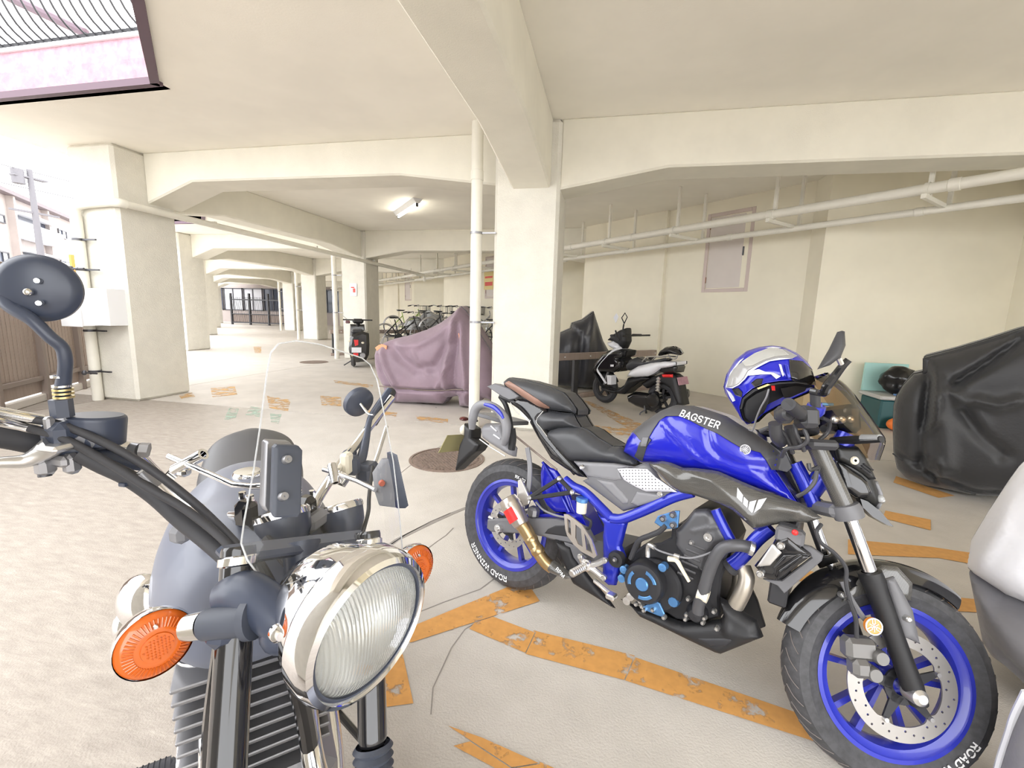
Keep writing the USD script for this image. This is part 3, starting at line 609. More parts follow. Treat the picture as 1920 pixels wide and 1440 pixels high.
# rear caliper and hanger
B('rear_caliper', join(box([(0.099, -0.1, 0.469)][0], (.045, .05, .075), .008), box([(0.161, -0.1, 0.433)][0], (.05, .05, .05), .012)), 'alu_grey')
B('caliper_bracket', plate([(0.082, 0.563), (0.099, 0.575), (0.16, 0.5), (0.158, 0.476), (0.132, 0.459), (0.096, 0.492)], .13, .145), 'alu')
br = []
for a, b in (([(0.167, -0.155, 0.51), (0.304, -0.155, 0.63)]), ([(0.169, -0.155, 0.507), (0.373, -0.155, 0.59)]), ([(0.304, -0.155, 0.63), (0.373, -0.155, 0.59)])):
    a, b = np.array(a), np.array(b); d = b-a; L = np.linalg.norm(d); br.append(xf(bb((-.01, -.006, -.009), (L+.01, .006, .009), .003), frame(a, d, y=(0, 1, 0))))
B('exhaust_bracket', join(*br), 'matt_black')
for q in [(0.173, -0.165, 0.512), (0.308, -0.165, 0.632), (0.377, -0.165, 0.593), (0.406, -0.165, 0.703)]: B('bolt', bolt(q[0], -q[1], q[2], .010, .008), 'alu')
# exhaust
MU = np.array([(0.072, -0.19, 0.486), (0.092, -0.19, 0.461), (0.132, -0.185, 0.419), (0.163, -0.18, 0.388)])
ax_ = MU[-1]-MU[0]; L = np.linalg.norm(ax_)
mf = B('muffler', lathe([(0, .012), (.028, .012), (.032, -.002), (.040, .002), (.046, .03), (.044, L*.6), (.036, L*.96), (.030, L)], MU[0], ax_, 36), 'titan', label='brushed silver slip-on muffler with a red badge')
d_ = ax_/L; px = MU[0]+d_*.075; nn = np.cross(d_, np.cross(RIGHT, d_)); nn /= np.linalg.norm(nn)
bd = []
for i in range(9):
    t = -.62+1.24*i/8; w_ = np.cross(d_, nn); e = nn*math.cos(t)+w_*math.sin(t); bd.append([px+d_*s*.03+e*.0468 for s in (-1, 1)])
part(mf, 'badge', grid(np.array(bd)), 'red_badge'); part(mf, 'end_ring', lathe([(.043, -.004), (.048, -.004), (.048, .008), (.043, .008)], MU[0]+d_*.03, d_, 36, True), 'titan')
B('tail_pipe', tube([(0.153, -0.18, 0.397), (0.181, -0.175, 0.373), (0.22, -0.17, 0.33), (0.258, -0.165, 0.291), (0.293, -0.16, 0.264), (0.322, -0.15, 0.25)], (.033, .031, .028, .026, .026, .026), 24), 'gold_pipe', label='heat-tinted golden exhaust pipe')
for q in [(0.211, -0.17, 0.34), (0.248, -0.167, 0.304), (0.164, -0.178, 0.387)]: B('pipe_band', ell(q, (.032, .032, .03), 16), 'gold_pipe')
HS = [(0.274, 0.243), (0.299, 0.269), (0.324, 0.283), (0.409, 0.261), (0.426, 0.249), (0.397, 0.231), (0.316, 0.23)]
B('heat_shield', puff(HS, .15, .03, .025), 'carbon'); 
q = [(0.375, -0.182, 0.254)][0]; B('heat_shield_print', text('RPM', .016, sideM(q[0], .1815, q[2], .88, -.47)), 'white_print', smooth=False)
# footpeg plates
HP = Polygon([(0.372, 0.507), (0.392, 0.511), (0.459, 0.489), (0.506, 0.447), (0.536, 0.394), (0.525, 0.38), (0.471, 0.386), (0.431, 0.403), (0.399, 0.427), (0.387, 0.45)])
for s in ([(0.389, 0.494), (0.405, 0.49), (0.417, 0.433), (0.402, 0.441)], [(0.43, 0.482), (0.456, 0.472), (0.473, 0.407), (0.453, 0.409), (0.437, 0.43)], [(0.473, 0.46), (0.495, 0.439), (0.518, 0.396), (0.491, 0.4)]): HP = HP.difference(Polygon(s).buffer(0))
hp = trimesh.creation.extrude_polygon(HP if HP.geom_type == 'Polygon' else max(HP.geoms, key=lambda g: g.area), .008, engine='earcut')
B('heel_guard', xf(hp, np.array([[1, 0, 0, 0], [0, 0, -1, -.195], [0, 1, 0, 0], [0, 0, 0, 1.]])), 'titan')
pg_ = [(0.464, -0.19, 0.361), (0.49, -0.19, 0.337), (0.522, -0.18, 0.348), (0.556, -0.17, 0.375)]
B('peg_mount', join(tube(pg_, .0125, 10), tube([(0.49, -0.19, 0.337), (0.526, -0.18, 0.325), (0.561, -0.17, 0.307)], .0125, 10), box(pg_[1], (.045, .03, .045), .01)), 'alu')
for q in [(0.469, -0.205, 0.367), (0.563, -0.185, 0.381), (0.568, -0.185, 0.315), (0.5, -0.21, 0.346)]: B('bolt', bolt(q[0], -q[1], q[2], .011, .008), 'alu')
PG = np.array([(0.493, -0.2, 0.336), (0.481, -0.285, 0.326)]); B('footpeg', join(cyl(PG[0], PG[1], .0135, n=16, b=.003), *[lathe([(.0135, -.003), (.0155, 0), (.0135, .003)], PG[0]+(PG[1]-PG[0])*t, PG[1]-PG[0], 14) for t in np.linspace(.2, .95, 7)]), 'alu')
B('brake_pedal', tube([(0.527, -0.17, 0.282), (0.556, -0.18, 0.278), (0.59, -0.19, 0.273), (0.617, -0.2, 0.273)], .009, 10), 'alu'); q = [(0.618, -0.21, 0.272)][0]; B('pedal_tip', box(q, (.035, .04, .02), .005), 'alu')
B('side_fin', join(puff([(0.305, 0.362), (0.382, 0.355), (0.404, 0.321), (0.478, 0.27), (0.58, 0.208), (0.606, 0.189), (0.513, 0.202), (0.419, 0.214), (0.395, 0.237), (0.347, 0.3)], .125, .02, .02)), 'matt_black')
B('chain_guard', plate([(0.348, 0.365), (0.401, 0.369), (0.463, 0.339), (0.441, 0.313), (0.465, 0.257), (0.533, 0.23), (0.485, 0.219), (0.408, 0.291)], .105, .13), 'grey_plastic')
RS = np.array([(0.427, -0.16, 0.519), (0.423, -0.16, 0.57)]); B('brake_fluid_reservoir', cyl(RS[0], RS[1], .020, .022, 20, .002), 'cream_plastic'); B('reservoir_cap', cyl(RS[1]-(0, 0, .006), RS[1]+(0, 0, .012), .025, n=20, b=.003), 'sky_blue')
B('reservoir_hose', tube([(0.43, -0.15, 0.517), (0.444, -0.15, 0.504), (0.468, -0.15, 0.497), (0.462, -0.14, 0.466), (0.448, -0.14, 0.457)], .006, 8), 'rubber')
B('brake_line', tube([(0.179, -0.12, 0.487), (0.224, -0.12, 0.465), (0.289, -0.13, 0.464), (0.338, -0.13, 0.469), (0.359, -0.12, 0.469)], .005, 8), 'mid_grey')
# frame
def bar(c, r, nm='frame_tube', m='blue_metal', n=14, k=6): return B(nm, tube(c, r, n, k), m)
bar([(0.318, -0.135, 0.627), (0.364, -0.135, 0.608), (0.423, -0.135, 0.598), (0.509, -0.135, 0.552), (0.546, -0.135, 0.53)], .019)
bar([(0.546, -0.135, 0.53), (0.587, -0.135, 0.54), (0.644, -0.135, 0.579), (0.706, -0.135, 0.627), (0.771, -0.13, 0.678), (0.829, -0.13, 0.712)], .020)
B('pivot_plate', puff([(0.463, 0.548), (0.501, 0.524), (0.552, 0.539), (0.611, 0.54), (0.605, 0.49), (0.599, 0.436), (0.622, 0.4), (0.608, 0.352), (0.598, 0.279), (0.571, 0.269), (0.541, 0.281), (0.533, 0.368), (0.519, 0.453), (0.517, 0.497), (0.492, 0.521)], .125, .022, .016), 'blue_metal', label='blue frame pivot plate')
B('pivot_bolt', join(lathe([(0, .018), (.012, .018), (.014, .010), (.028, .010), (.032, 0), (.032, -.02)], [(0.595, -0.155, 0.389)][0], RIGHT, 24)), 'engine_dark'); q = [(0.597, -0.165, 0.392)][0]; B('bolt', bolt(q[0], -q[1], q[2], .009, .014), 'alu')
bar([(0.91, -0.13, 0.673), (0.941, -0.13, 0.625), (0.977, -0.13, 0.576)], .017); bar([(0.973, -0.12, 0.492), (1.008, -0.12, 0.539), (1.042, -0.12, 0.609), (1.077, -0.12, 0.661)], .023)
e = np.array([(0.981, -0.12, 0.495), (1.009, -0.12, 0.532)]); d_ = e[0]-e[1]; d_ /= np.linalg.norm(d_); B('frame_slider', cyl(e[0]-d_*.01, e[0]+d_*.012, .028, n=20, b=.004), 'rubber')
bar([(1.16, -.04, .78), (1.2, -.04, .88), (1.235, -.02, .99)], .030); bar([(1.11, -0.05, 0.872), (1.133, -0.05, 0.837), (1.16, -0.05, 0.789), (1.18, -0.05, 0.751)], .022)
# engine
EC = [(0.616, 0.344), (0.636, 0.412), (0.674, 0.46), (0.738, 0.491), (0.771, 0.523), (0.77, 0.556), (0.806, 0.588), (0.837, 0.646), (0.872, 0.66), (0.91, 0.652), (0.942, 0.623), (0.977, 0.566), (0.97, 0.517), (0.955, 0.442), (0.957, 0.373), (0.969, 0.309), (0.903, 0.259), (0.829, 0.237), (0.77, 0.252), (0.702, 0.257), (0.651, 0.243), (0.626, 0.29)]
B('engine_block', join(plate(EC, -.13, .11, .008)), 'engine_dark')
B('cylinder_head', puff([(0.794, 0.534), (0.787, 0.556), (0.816, 0.602), (0.84, 0.648), (0.883, 0.664), (0.913, 0.654), (0.939, 0.621), (0.977, 0.579), (0.943, 0.558), (0.922, 0.535), (0.91, 0.484), (0.907, 0.428), (0.89, 0.445), (0.843, 0.459), (0.794, 0.506)], .11, .028, .02, ridges=[([(0.85, 0.577), (0.898, 0.605), (0.948, 0.632)], .006, .006), ([(0.892, 0.649), (0.901, 0.606), (0.921, 0.538)], .005, .006)]), 'engine_grey')
for i in range(6):
    a, b = np.array([(0.837, -0.137, 0.509), (0.892, -0.137, 0.505)]); sft = np.array([(0.479, -0.137, 0.579), (0.473, -0.137, 0.549)]); v_ = (sft[1]-sft[0])*(i-1)*.75
    B('cooling_fin', tube([a+v_, b+v_], .0045, 6, 0), 'engine_grey')
q = [(0.903, -0.14, 0.576)][0]; B('head_plug', lathe([(0, .004), (.006, .004), (.007, .010), (.014, .010), (.016, 0)], q, RIGHT, 18), 'alu')
CC = np.array([(0.717, -0.16, 0.35)][0]); B('crankcase_cover', lathe([(0, .03), (.085, .03), (.095, .02), (.098, -.06)], CC+(.03, .05, -.01), RIGHT, 36), 'engine_dark')
cc = B('clutch_cover', lathe([(0, .028), (.050, .030), (.066, .026), (.074, .012), (.076, -.05)], CC, RIGHT, 48), 'engine_dark', label='round black clutch cover with blue inserts')
part(cc, 'clutch_cap', lathe([(0, .038), (.020, .038), (.0235, .034), (.0235, .02)], CC, RIGHT, 28), 'sky_blue')
for a0 in (20, 140, 262):
    P = [(r*math.cos(math.radians(t)), r*math.sin(math.radians(t))) for r, ts in ((.054, range(a0, a0+62, 6)), (.042, range(a0+60, a0-2, -6))) for t in ts]
    part(cc, 'insert', xf(prism(P, .024, .0345, .002), np.array([[1, 0, 0, CC[0]], [0, 0, -1, CC[1]], [0, 1, 0, CC[2]], [0, 0, 0, 1.]])), 'sky_blue')
for q in [(0.773, -0.16, 0.427), (0.634, -0.16, 0.366), (0.627, -0.15, 0.326), (0.67, -0.15, 0.273), (0.658, -0.15, 0.252)]: B('cover_lug', join(lathe([(0, .010), (.006, .012), (.0145, .010), (.0145, -.02)], q, RIGHT, 14)), 'sky_blue' if q[2] > .3 else 'alu')
q = [(0.818, -0.13, 0.31)][0]; B('oil_cap', join(lathe([(0, .012), (.017, .012), (.020, .004), (.020, -.03)], q, RIGHT, 10)), 'sky_blue')
B('chain_bracket', plate([(0.711, 0.248), (0.741, 0.273), (0.746, 0.294), (0.776, 0.29), (0.805, 0.25), (0.782, 0.244), (0.728, 0.243)], .14, .15), 'sky_blue')
for q in [(0.693, -0.15, 0.253), (0.726, -0.155, 0.246), (0.757, -0.155, 0.261), (0.799, -0.155, 0.252), (0.716, -0.15, 0.254), (0.706, -0.15, 0.269), (0.869, -0.14, 0.287), (0.867, -0.14, 0.271), (0.926, -0.14, 0.301), (0.923, -0.14, 0.284), (0.952, -0.14, 0.336), (0.867, -0.14, 0.343), (0.852, -0.14, 0.539), (0.973, -0.17, 0.298)]: B('bolt', bolt(q[0], -q[1], q[2], .0085, .009), 'alu')
B('hose_bracket', plate([(0.719, 0.571), (0.728, 0.598), (0.785, 0.634), (0.8, 0.638), (0.802, 0.579), (0.79, 0.571), (0.756, 0.558)], .14, .155), 'sky_blue')
for q in [(0.751, -0.16, 0.597), (0.783, -0.16, 0.621), (0.788, -0.16, 0.586)]: B('banjo_bolt', bolt(q[0], -q[1], q[2], .012, .012), 'alu_grey')
B('coolant_hose', tube([(0.761, -0.15, 0.574), (0.741, -0.15, 0.545), (0.707, -0.15, 0.517), (0.673, -0.15, 0.489), (0.654, -0.14, 0.441), (0.646, -0.14, 0.404)], .010, 10), 'rubber')
B('clutch_lever', tube([(0.788, -0.16, 0.463), (0.816, -0.165, 0.469), (0.838, -0.165, 0.446), (0.866, -0.16, 0.411)], (.010, .009, .007, .006), 8), 'cream_plastic')
B('clutch_cable', tube([(0.731, -0.17, 0.489), (0.756, -0.17, 0.483), (0.811, -0.17, 0.485), (0.856, -0.17, 0.493), (0.893, -0.17, 0.513), (0.933, -0.16, 0.543)], .0035, 8), 'mid_grey'); q = np.array([(0.808, -0.172, 0.487), (0.827, -0.172, 0.487)]); B('cable_end', cyl(q[0], q[1], .007, n=10), 'alu')
B('clutch_arm', join(tube([(0.712, -0.15, 0.439), (0.708, -0.15, 0.467), (0.714, -0.155, 0.485), (0.736, -0.16, 0.484)], .009, 10)), 'alu')
B('crank_hose', tube([(0.905, -0.15, 0.315), (0.906, -0.155, 0.345), (0.917, -0.165, 0.407), (0.927, -0.17, 0.477), (0.94, -0.175, 0.529), (0.961, -0.175, 0.568), (0.998, -0.17, 0.587), (1.03, -0.15, 0.587)], .0195, 18), 'engine_grey', label='thick dark coolant pipe looping over the engine')
B('hose_foot', lathe([(0, .035), (.020, .032), (.034, .010), (.038, -.03)], [(0.897, -0.12, 0.3)][0], RIGHT, 20), 'engine_dark')
q = np.array([(0.899, -0.162, 0.388), (0.933, -0.162, 0.384)]); B('hose_clamp', cyl(q[0], q[1], .0215, n=14), 'cream_plastic')
q = np.array([(1.027, -0.15, 0.586), (1.043, -0.145, 0.583)]); B('hose_clamp', cyl(q[0], q[1], .0235, n=18, b=.003), 'alu')
B('exhaust_header', tube([(1.013, -0.1, 0.501), (1.028, -0.11, 0.476), (1.028, -0.115, 0.443), (1.017, -0.115, 0.397), (1.002, -0.11, 0.347)], .025, 18), 'header_steel'); B('exhaust_header', tube([(0.984, -0.02, 0.479), (0.998, -0.03, 0.439), (0.998, -0.03, 0.392), (0.983, -0.03, 0.329)], .024, 14), 'header_steel')
UC = [(0.62, 0.23), (0.674, 0.23), (0.729, 0.237), (0.798, 0.243), (0.834, 0.243), (0.864, 0.249), (0.923, 0.279), (0.974, 0.311), (0.979, 0.333), (0.961, 0.383), (0.994, 0.377), (1.029, 0.366), (1.076, 0.354), (1.1, 0.311), (0.99, 0.201), (0.971, 0.197), (0.882, 0.198), (0.763, 0.202), (0.708, 0.202), (0.671, 0.224)]
B('belly_pan', puff(UC, .12, .035, .035, ridges=[([(0.961, 0.382), (1.005, 0.292), (1.1, 0.311)], .01, .015)]), 'matt_black')
B('belly_pan_floor', hull([(x, y, z) for x, z in (UC[2], UC[-4], UC[-6]) for y in (-.12, .12)]), 'matt_black')
B('belly_vent', puff([(0.91, 0.229), (1.035, 0.291), (1.004, 0.245), (0.959, 0.224)], .150, .009, .01), 'engine_dark')
B('belly_pan_far', plate([(1.017, 0.36), (1.045, 0.316), (1.081, 0.234), (1.065, 0.218), (0.97, 0.187), (0.92, 0.262)], -.15, -.13), 'matt_black')
# radiator and its side cover
RC = [(1.055, 0.546), (1.096, 0.635), (1.104, 0.665), (1.127, 0.669), (1.191, 0.635), (1.195, 0.629), (1.119, 0.524), (1.084, 0.521)]
rc = B('radiator_cover', puff(RC, .185, .02, .02), 'gloss_black')
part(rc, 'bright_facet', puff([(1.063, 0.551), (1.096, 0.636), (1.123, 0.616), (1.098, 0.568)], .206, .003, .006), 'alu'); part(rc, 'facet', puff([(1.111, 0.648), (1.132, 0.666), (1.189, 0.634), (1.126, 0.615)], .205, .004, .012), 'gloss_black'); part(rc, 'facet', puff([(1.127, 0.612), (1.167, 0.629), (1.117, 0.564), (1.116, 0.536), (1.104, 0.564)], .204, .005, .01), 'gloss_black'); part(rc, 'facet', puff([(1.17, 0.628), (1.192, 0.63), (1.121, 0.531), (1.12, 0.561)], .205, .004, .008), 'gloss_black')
B('radiator_fin', plate([(1.163, 0.65), (1.191, 0.652), (1.222, 0.637), (1.22, 0.621), (1.142, 0.491), (1.122, 0.507), (1.082, 0.512), (1.131, 0.528), (1.195, 0.622)], .165, .185), 'grey_plastic')
for q in [(1.118, -0.212, 0.638), (1.076, -0.212, 0.535)]: B('bolt', bolt(q[0], -q[1], q[2], .011, .008), 'alu')
B('radiator', bb((1.10, -.17, .44), (1.15, .17, .70), .006), 'engine_dark')
B('relay_box', box([(1.135, -0.18, 0.668)][0], (.075, .05, .045), .008), 'grey_plastic'); q = [(1.148, -0.215, 0.689)][0]; B('relay_button', ell(q, (.009, .008, .009), 10), 'red_badge')
# tank
TK = [(0.536, 0.789), (0.545, 0.84), (0.56, 0.874), (0.604, 0.922), (0.658, 0.973), (0.709, 1.004), (0.773, 1.01), (0.833, 1.001), (0.89, 0.991), (0.935, 0.969), (0.983, 0.948), (1.04, 0.917), (1.068, 0.892), (1.065, 0.839), (1.143, 0.745), (1.085, 0.755), (1.023, 0.765), (0.953, 0.773), (0.895, 0.782), (0.824, 0.777), (0.745, 0.77), (0.669, 0.769), (0.612, 0.76), (0.583, 0.772)]
tp = dict(r0=.07, W=.075, D=.10)
tk = B('fuel_tank', puff(TK, mirror=True, s=.011, ridges=[([(0.689, 0.942), (0.766, 0.882), (0.827, 0.834), (0.89, 0.801)], .007, .009), ([(0.855, 0.931), (0.872, 0.883), (0.905, 0.855), (0.952, 0.845), (1.034, 0.847)], -.010, .010)], **tp), 'blue', smooth=True)
TC = [(0.567, 0.879), (0.611, 0.926), (0.665, 0.975), (0.715, 1.006), (0.779, 1.012), (0.837, 1.003), (0.894, 0.992), (0.939, 0.97), (0.986, 0.95), (1.042, 0.92), (1.089, 0.894), (1.107, 0.859), (1.095, 0.841), (1.055, 0.842), (1.038, 0.872), (1.019, 0.893), (0.992, 0.896), (0.958, 0.9), (0.933, 0.91), (0.883, 0.932), (0.83, 0.946), (0.789, 0.96), (0.749, 0.969), (0.701, 0.961), (0.68, 0.94), (0.666, 0.908), (0.653, 0.871), (0.639, 0.851), (0.62, 0.856), (0.596, 0.871)]
cv = part(tk, 'tank_cover', puff(TC, base=TK, lift=.004, s=.010, **tp), 'cover_vinyl', smooth=True, label='black vinyl tank cover with white lettering')
part(tk, 'strap', puff([(0.651, 0.876), (0.665, 0.866), (0.652, 0.839), (0.641, 0.802), (0.628, 0.773), (0.599, 0.786), (0.614, 0.813), (0.622, 0.849)], base=TK, lift=.006, **tp), 'seat_vinyl'); part(tk, 'strap_buckle', puff([(0.632, 0.869), (0.655, 0.873), (0.651, 0.839), (0.63, 0.835)], base=TK, lift=.012, **tp), 'grey_plastic')
def on_tank(p, extra=.006):
    bp = Polygon(ccw(TK)).buffer(0); q = shapely.Point(p); d = q.distance(bp.exterior) if bp.contains(q) else 0
    return tp['r0']+tp['W']*math.sqrt(1-(1-min(d/tp['D'], 1))**2)+extra
a, b = np.array([(0.75, 0.98), (0.887, 0.957)]); c = (a+b)/2; d = b-a; L = np.linalg.norm(d)
tm = text('BAGSTER', .024, np.eye(4), .001, True); w_ = np.ptp(tm[0][:, 0]); tv = tm[0].copy(); tv[:, 0] *= L/w_; u_ = d/L
V = np.array([[c[0]+u_[0]*p[0]-u_[1]*(p[1]-.010), c[1]+u_[1]*p[0]+u_[0]*(p[1]-.010), p[2]] for p in tv]); V = np.array([[x, -(on_tank((x, z), .005)+h), z] for x, z, h in V])
B('cover_lettering', (V, tm[1]), 'white_print', smooth=False)
q = np.array([(0.976, 0.895)][0]); rr = on_tank(q, .003); R_ = .0150
def fork_emblem(R, ring=True):
    """round badge with three crossed tuning forks, in the xy plane"""
    P = []
    if ring: P.append(lathe([(R*.86, 0), (R, 0), (R, .002), (R*.86, .002)], (0, 0, 0), (0, 0, 1), 36, True))
    for a in (90, 210, 330):
        M = np.eye(4); ca, sa = math.cos(math.radians(a)), math.sin(math.radians(a)); M[:2, :2] = [[ca, -sa], [sa, ca]]
        g = [bb((-R*.60, -R*.045, 0), (R*.30, R*.045, .0016))]
        g += [bb((R*.30, s*R*.15-R*.045, 0), (R*.84, s*R*.15+R*.045, .0016)) for s in (-1, 1)]+[bb((R*.26, -R*.19, 0), (R*.36, R*.19, .0016))]
        P.append(xf(join(*g), M))
    return join(*P)
M = sideM(q[0], rr, q[1], .93, -.36); eb = B('tank_emblem', xf(lathe([(0, 0), (.0148, 0), (.0142, .0015), (0, .0015)], (0, 0, 0), (0, 0, 1), 30), M), 'mid_grey'); part(eb, 'emblem_forks', xf(fork_emblem(.0165), M), 'silver_print', smooth=False)
# shrouds and side covers
SH = [(0.666, 0.778), (0.714, 0.797), (0.746, 0.798), (0.79, 0.79), (0.826, 0.798), (0.88, 0.804), (0.908, 0.805), (0.985, 0.788), (1.05, 0.775), (1.147, 0.765), (1.205, 0.736), (1.17, 0.711), (1.126, 0.699), (1.081, 0.675), (1.035, 0.646), (1.001, 0.666), (0.965, 0.688), (0.926, 0.699), (0.894, 0.701), (0.839, 0.705), (0.798, 0.701), (0.757, 0.714), (0.722, 0.738)]
sh = B('radiator_shroud', puff(SH, .145, .035, .05, s=.010, ridges=[([(0.784, 0.805), (0.846, 0.788), (0.902, 0.775), (1.031, 0.679)], .010, .018), ([(1.025, 0.673), (1.089, 0.713), (1.159, 0.731)], -.008, .012)]), 'carbon', smooth=True, label='carbon-look tank side shroud with grey M-shaped logo')
for P in ([(0.975, 0.772), (0.995, 0.753), (0.995, 0.712), (0.98, 0.729)], [(0.998, 0.749), (1.012, 0.739), (1.012, 0.697), (1.01, 0.674), (1.001, 0.686)], [(1.016, 0.738), (1.034, 0.748), (1.029, 0.709), (1.012, 0.674), (1.015, 0.698)], [(1.039, 0.75), (1.06, 0.761), (1.048, 0.726), (1.032, 0.706)]):
    part(sh, 'logo_bar', puff(P, .145, .035, .05, base=SH, lift=.0035, s=.006), 'silver_print')
B('radiator_shroud', xf(puff(SH, .145, .035, .05, s=.02), np.diag([1, -1, 1, 1.])), 'carbon')
SC = [(0.341, 0.71), (0.413, 0.722), (0.523, 0.743), (0.605, 0.748), (0.637, 0.77), (0.667, 0.774), (0.712, 0.722), (0.784, 0.692), (0.734, 0.652), (0.643, 0.6), (0.585, 0.567), (0.521, 0.591), (0.394, 0.639), (0.417, 0.656), (0.39, 0.68)]
sc = B('side_cover', puff(SC, .12, .02, .03, s=.012), 'grey_plastic', smooth=True)
part(sc, 'raised_panel', puff([(0.352, 0.711), (0.527, 0.743), (0.6, 0.747), (0.553, 0.727), (0.572, 0.69), (0.541, 0.678), (0.423, 0.667), (0.392, 0.686)], .137, .008, .012), 'mid_grey'); part(sc, 'raised_panel', puff([(0.461, 0.665), (0.537, 0.674), (0.608, 0.624), (0.606, 0.606), (0.585, 0.599)], .137, .009, .012), 'mid_grey'); part(sc, 'raised_panel', puff([(0.615, 0.611), (0.634, 0.663), (0.722, 0.675), (0.776, 0.689), (0.725, 0.653), (0.646, 0.608)], .137, .008, .012), 'mid_grey')
DP = [(0.548, 0.729), (0.583, 0.74), (0.665, 0.756), (0.7, 0.734), (0.784, 0.7), (0.755, 0.695), (0.671, 0.673), (0.631, 0.679), (0.582, 0.693)]
dp = B('perforated_plate', puff(DP, .148, .006, .006, s=.02), 'silver_print', label='pale plate with a grid of dark round holes')
pg = Polygon(ccw(DP)).buffer(-.003); g0, gx_, gy_ = np.array([(0.564, 0.727), (0.576, 0.73), (0.566, 0.716)]); hs = []
for i in range(-3, 22):
    for j in range(-1, 10):
        p = g0+(gx_-g0)*i+(gy_-g0)*j
        if pg.contains(shapely.Point(p)): hs.append(lathe([(0, .0006), (.0019, .0006)], (p[0], -.1545, p[1]), RIGHT, 8))
part(dp, 'hole', join(*hs), 'engine_dark', smooth=False, kind='stuff')
for q in [(0.398, -0.15, 0.7), (0.727, -0.16, 0.679)]: B('bolt', bolt(q[0], -q[1], q[2], .010, .006), 'alu')
# seats and tail
B('rider_seat', puff([(0.166, 0.787), (0.181, 0.813), (0.225, 0.834), (0.28, 0.847), (0.335, 0.852), (0.368, 0.845), (0.418, 0.821), (0.482, 0.801), (0.525, 0.809), (0.54, 0.799), (0.566, 0.781), (0.607, 0.758), (0.595, 0.74), (0.554, 0.733), (0.483, 0.725), (0.408, 0.712), (0.346, 0.701), (0.308, 0.695), (0.272, 0.716), (0.215, 0.749)], .06, .07, .05, mirror=True, s=.012), 'seat_vinyl', smooth=True)
B('seat_hump', puff([(0.091, 0.838), (0.12, 0.894), (0.15, 0.899), (0.21, 0.896), (0.275, 0.904), (0.299, 0.873), (0.328, 0.844), (0.22, 0.825), (0.176, 0.806), (0.161, 0.784)], .05, .07, .05, mirror=True), 'seat_vinyl', smooth=True)
PS = [(-0.121, 0.998), (-0.093, 1.023), (0.005, 1.02), (0.134, 1.004), (0.214, 0.988), (0.249, 0.962), (0.275, 0.938), (0.292, 0.921), (0.292, 0.897), (0.277, 0.907), (0.18, 0.9), (0.107, 0.897), (0.019, 0.926), (-0.052, 0.954), (-0.11, 0.973)]
ps = B('pillion_seat', puff(PS, .05, .07, .045, mirror=True, s=.011), 'seat_vinyl', smooth=True)
part(ps, 'brown_piping', puff([(-0.084, 0.989), (-0.066, 1.006), (0.014, 0.983), (0.127, 0.941), (0.179, 0.916), (0.171, 0.908), (0.134, 0.904), (0.047, 0.933), (-0.022, 0.96), (-0.075, 0.976)], .05, .07, .045, base=PS, lift=.004), 'brown_vinyl', smooth=True, label='brown vinyl side band of the rear seat')
TP = [(-0.036, 0.907), (-0.009, 0.927), (0.049, 0.929), (0.139, 0.907), (0.162, 0.896), (0.13, 0.846), (0.196, 0.79), (0.264, 0.74), (0.404, 0.65), (0.36, 0.645), (0.292, 0.663), (0.214, 0.689), (0.165, 0.736), (0.13, 0.769), (0.062, 0.844), (-0.003, 0.886)]
tp_ = B('tail_panel', puff(TP, .09, .02, .025), 'gloss_black'); B('tail_panel', xf(puff(TP, .09, .02, .025), np.diag([1, -1, 1, 1.])), 'gloss_black')
part(tp_, 'chrome_line', tube([(0.15, -0.108, 0.893), (0.118, -0.108, 0.843), (0.151, -0.108, 0.814), (0.186, -0.108, 0.785)], .0025, 6, 3), 'alu')
part(tp_, 'chrome_line', tube([(-0.043, -0.106, 0.905), (-0.012, -0.106, 0.874), (0.017, -0.106, 0.857)], .002, 6, 3), 'alu')
a, b = np.array([(0.023, 0.869), (0.09, 0.834)]); c = (a+b)/2; d = b-a; part(tp_, 'maker_lettering', text('YAMAHA', .012, sideM(c[0], .1125, c[1]-.006, d[0], d[1])), 'white_print', smooth=False)
B('subframe', join(*[tube([(x, s*.09, z) for x, z in [(-0.121, 0.923), (-0.015, 0.9), (0.112, 0.831), (0.222, 0.741), (0.342, 0.655)]], .014, 8) for s in (-1, 1)]), 'matt_black')
B('carrier', join(plate([(-0.2, 0.962), (-0.151, 0.983), (-0.058, 0.969), (0.003, 0.941), (-0.011, 0.927), (-0.05, 0.915), (-0.092, 0.924)], .06, .11, .004), plate([(-.27, .80), (-.05, .79), (-.05, .81), (-.27, .82)], -.08, .08)), 'grey_plastic'); B('carrier_stay', tube([(-0.121, -0.09, 0.923), (-0.08, -0.09, 0.885), (-0.042, -0.09, 0.815), (-0.027, -0.09, 0.764)], .012, 8), 'matt_black')
cs = B('tail_case', puff([(-0.173, 0.757), (-0.152, 0.786), (-0.044, 0.806), (-0.018, 0.779), (0.018, 0.719), (0.04, 0.702), (0.04, 0.662), (0.013, 0.665), (-0.08, 0.688), (-0.153, 0.71)], .12, .05, .03), 'mid_grey', smooth=True, label='small grey hard case hung beside the tail')
for P in ([(-0.09, -0.172, 0.785), (-0.05, -0.172, 0.766)], [(-0.067, -0.172, 0.748), (-0.026, -0.172, 0.735)]): part(cs, 'case_rib', tube(P, .004, 6, 0), 'silver_print')
part(cs, 'case_seam', tube([(-0.155, -0.165, 0.708), (-0.08, -0.165, 0.684), (0.011, -0.165, 0.662)], .003, 6, 0), 'alu')
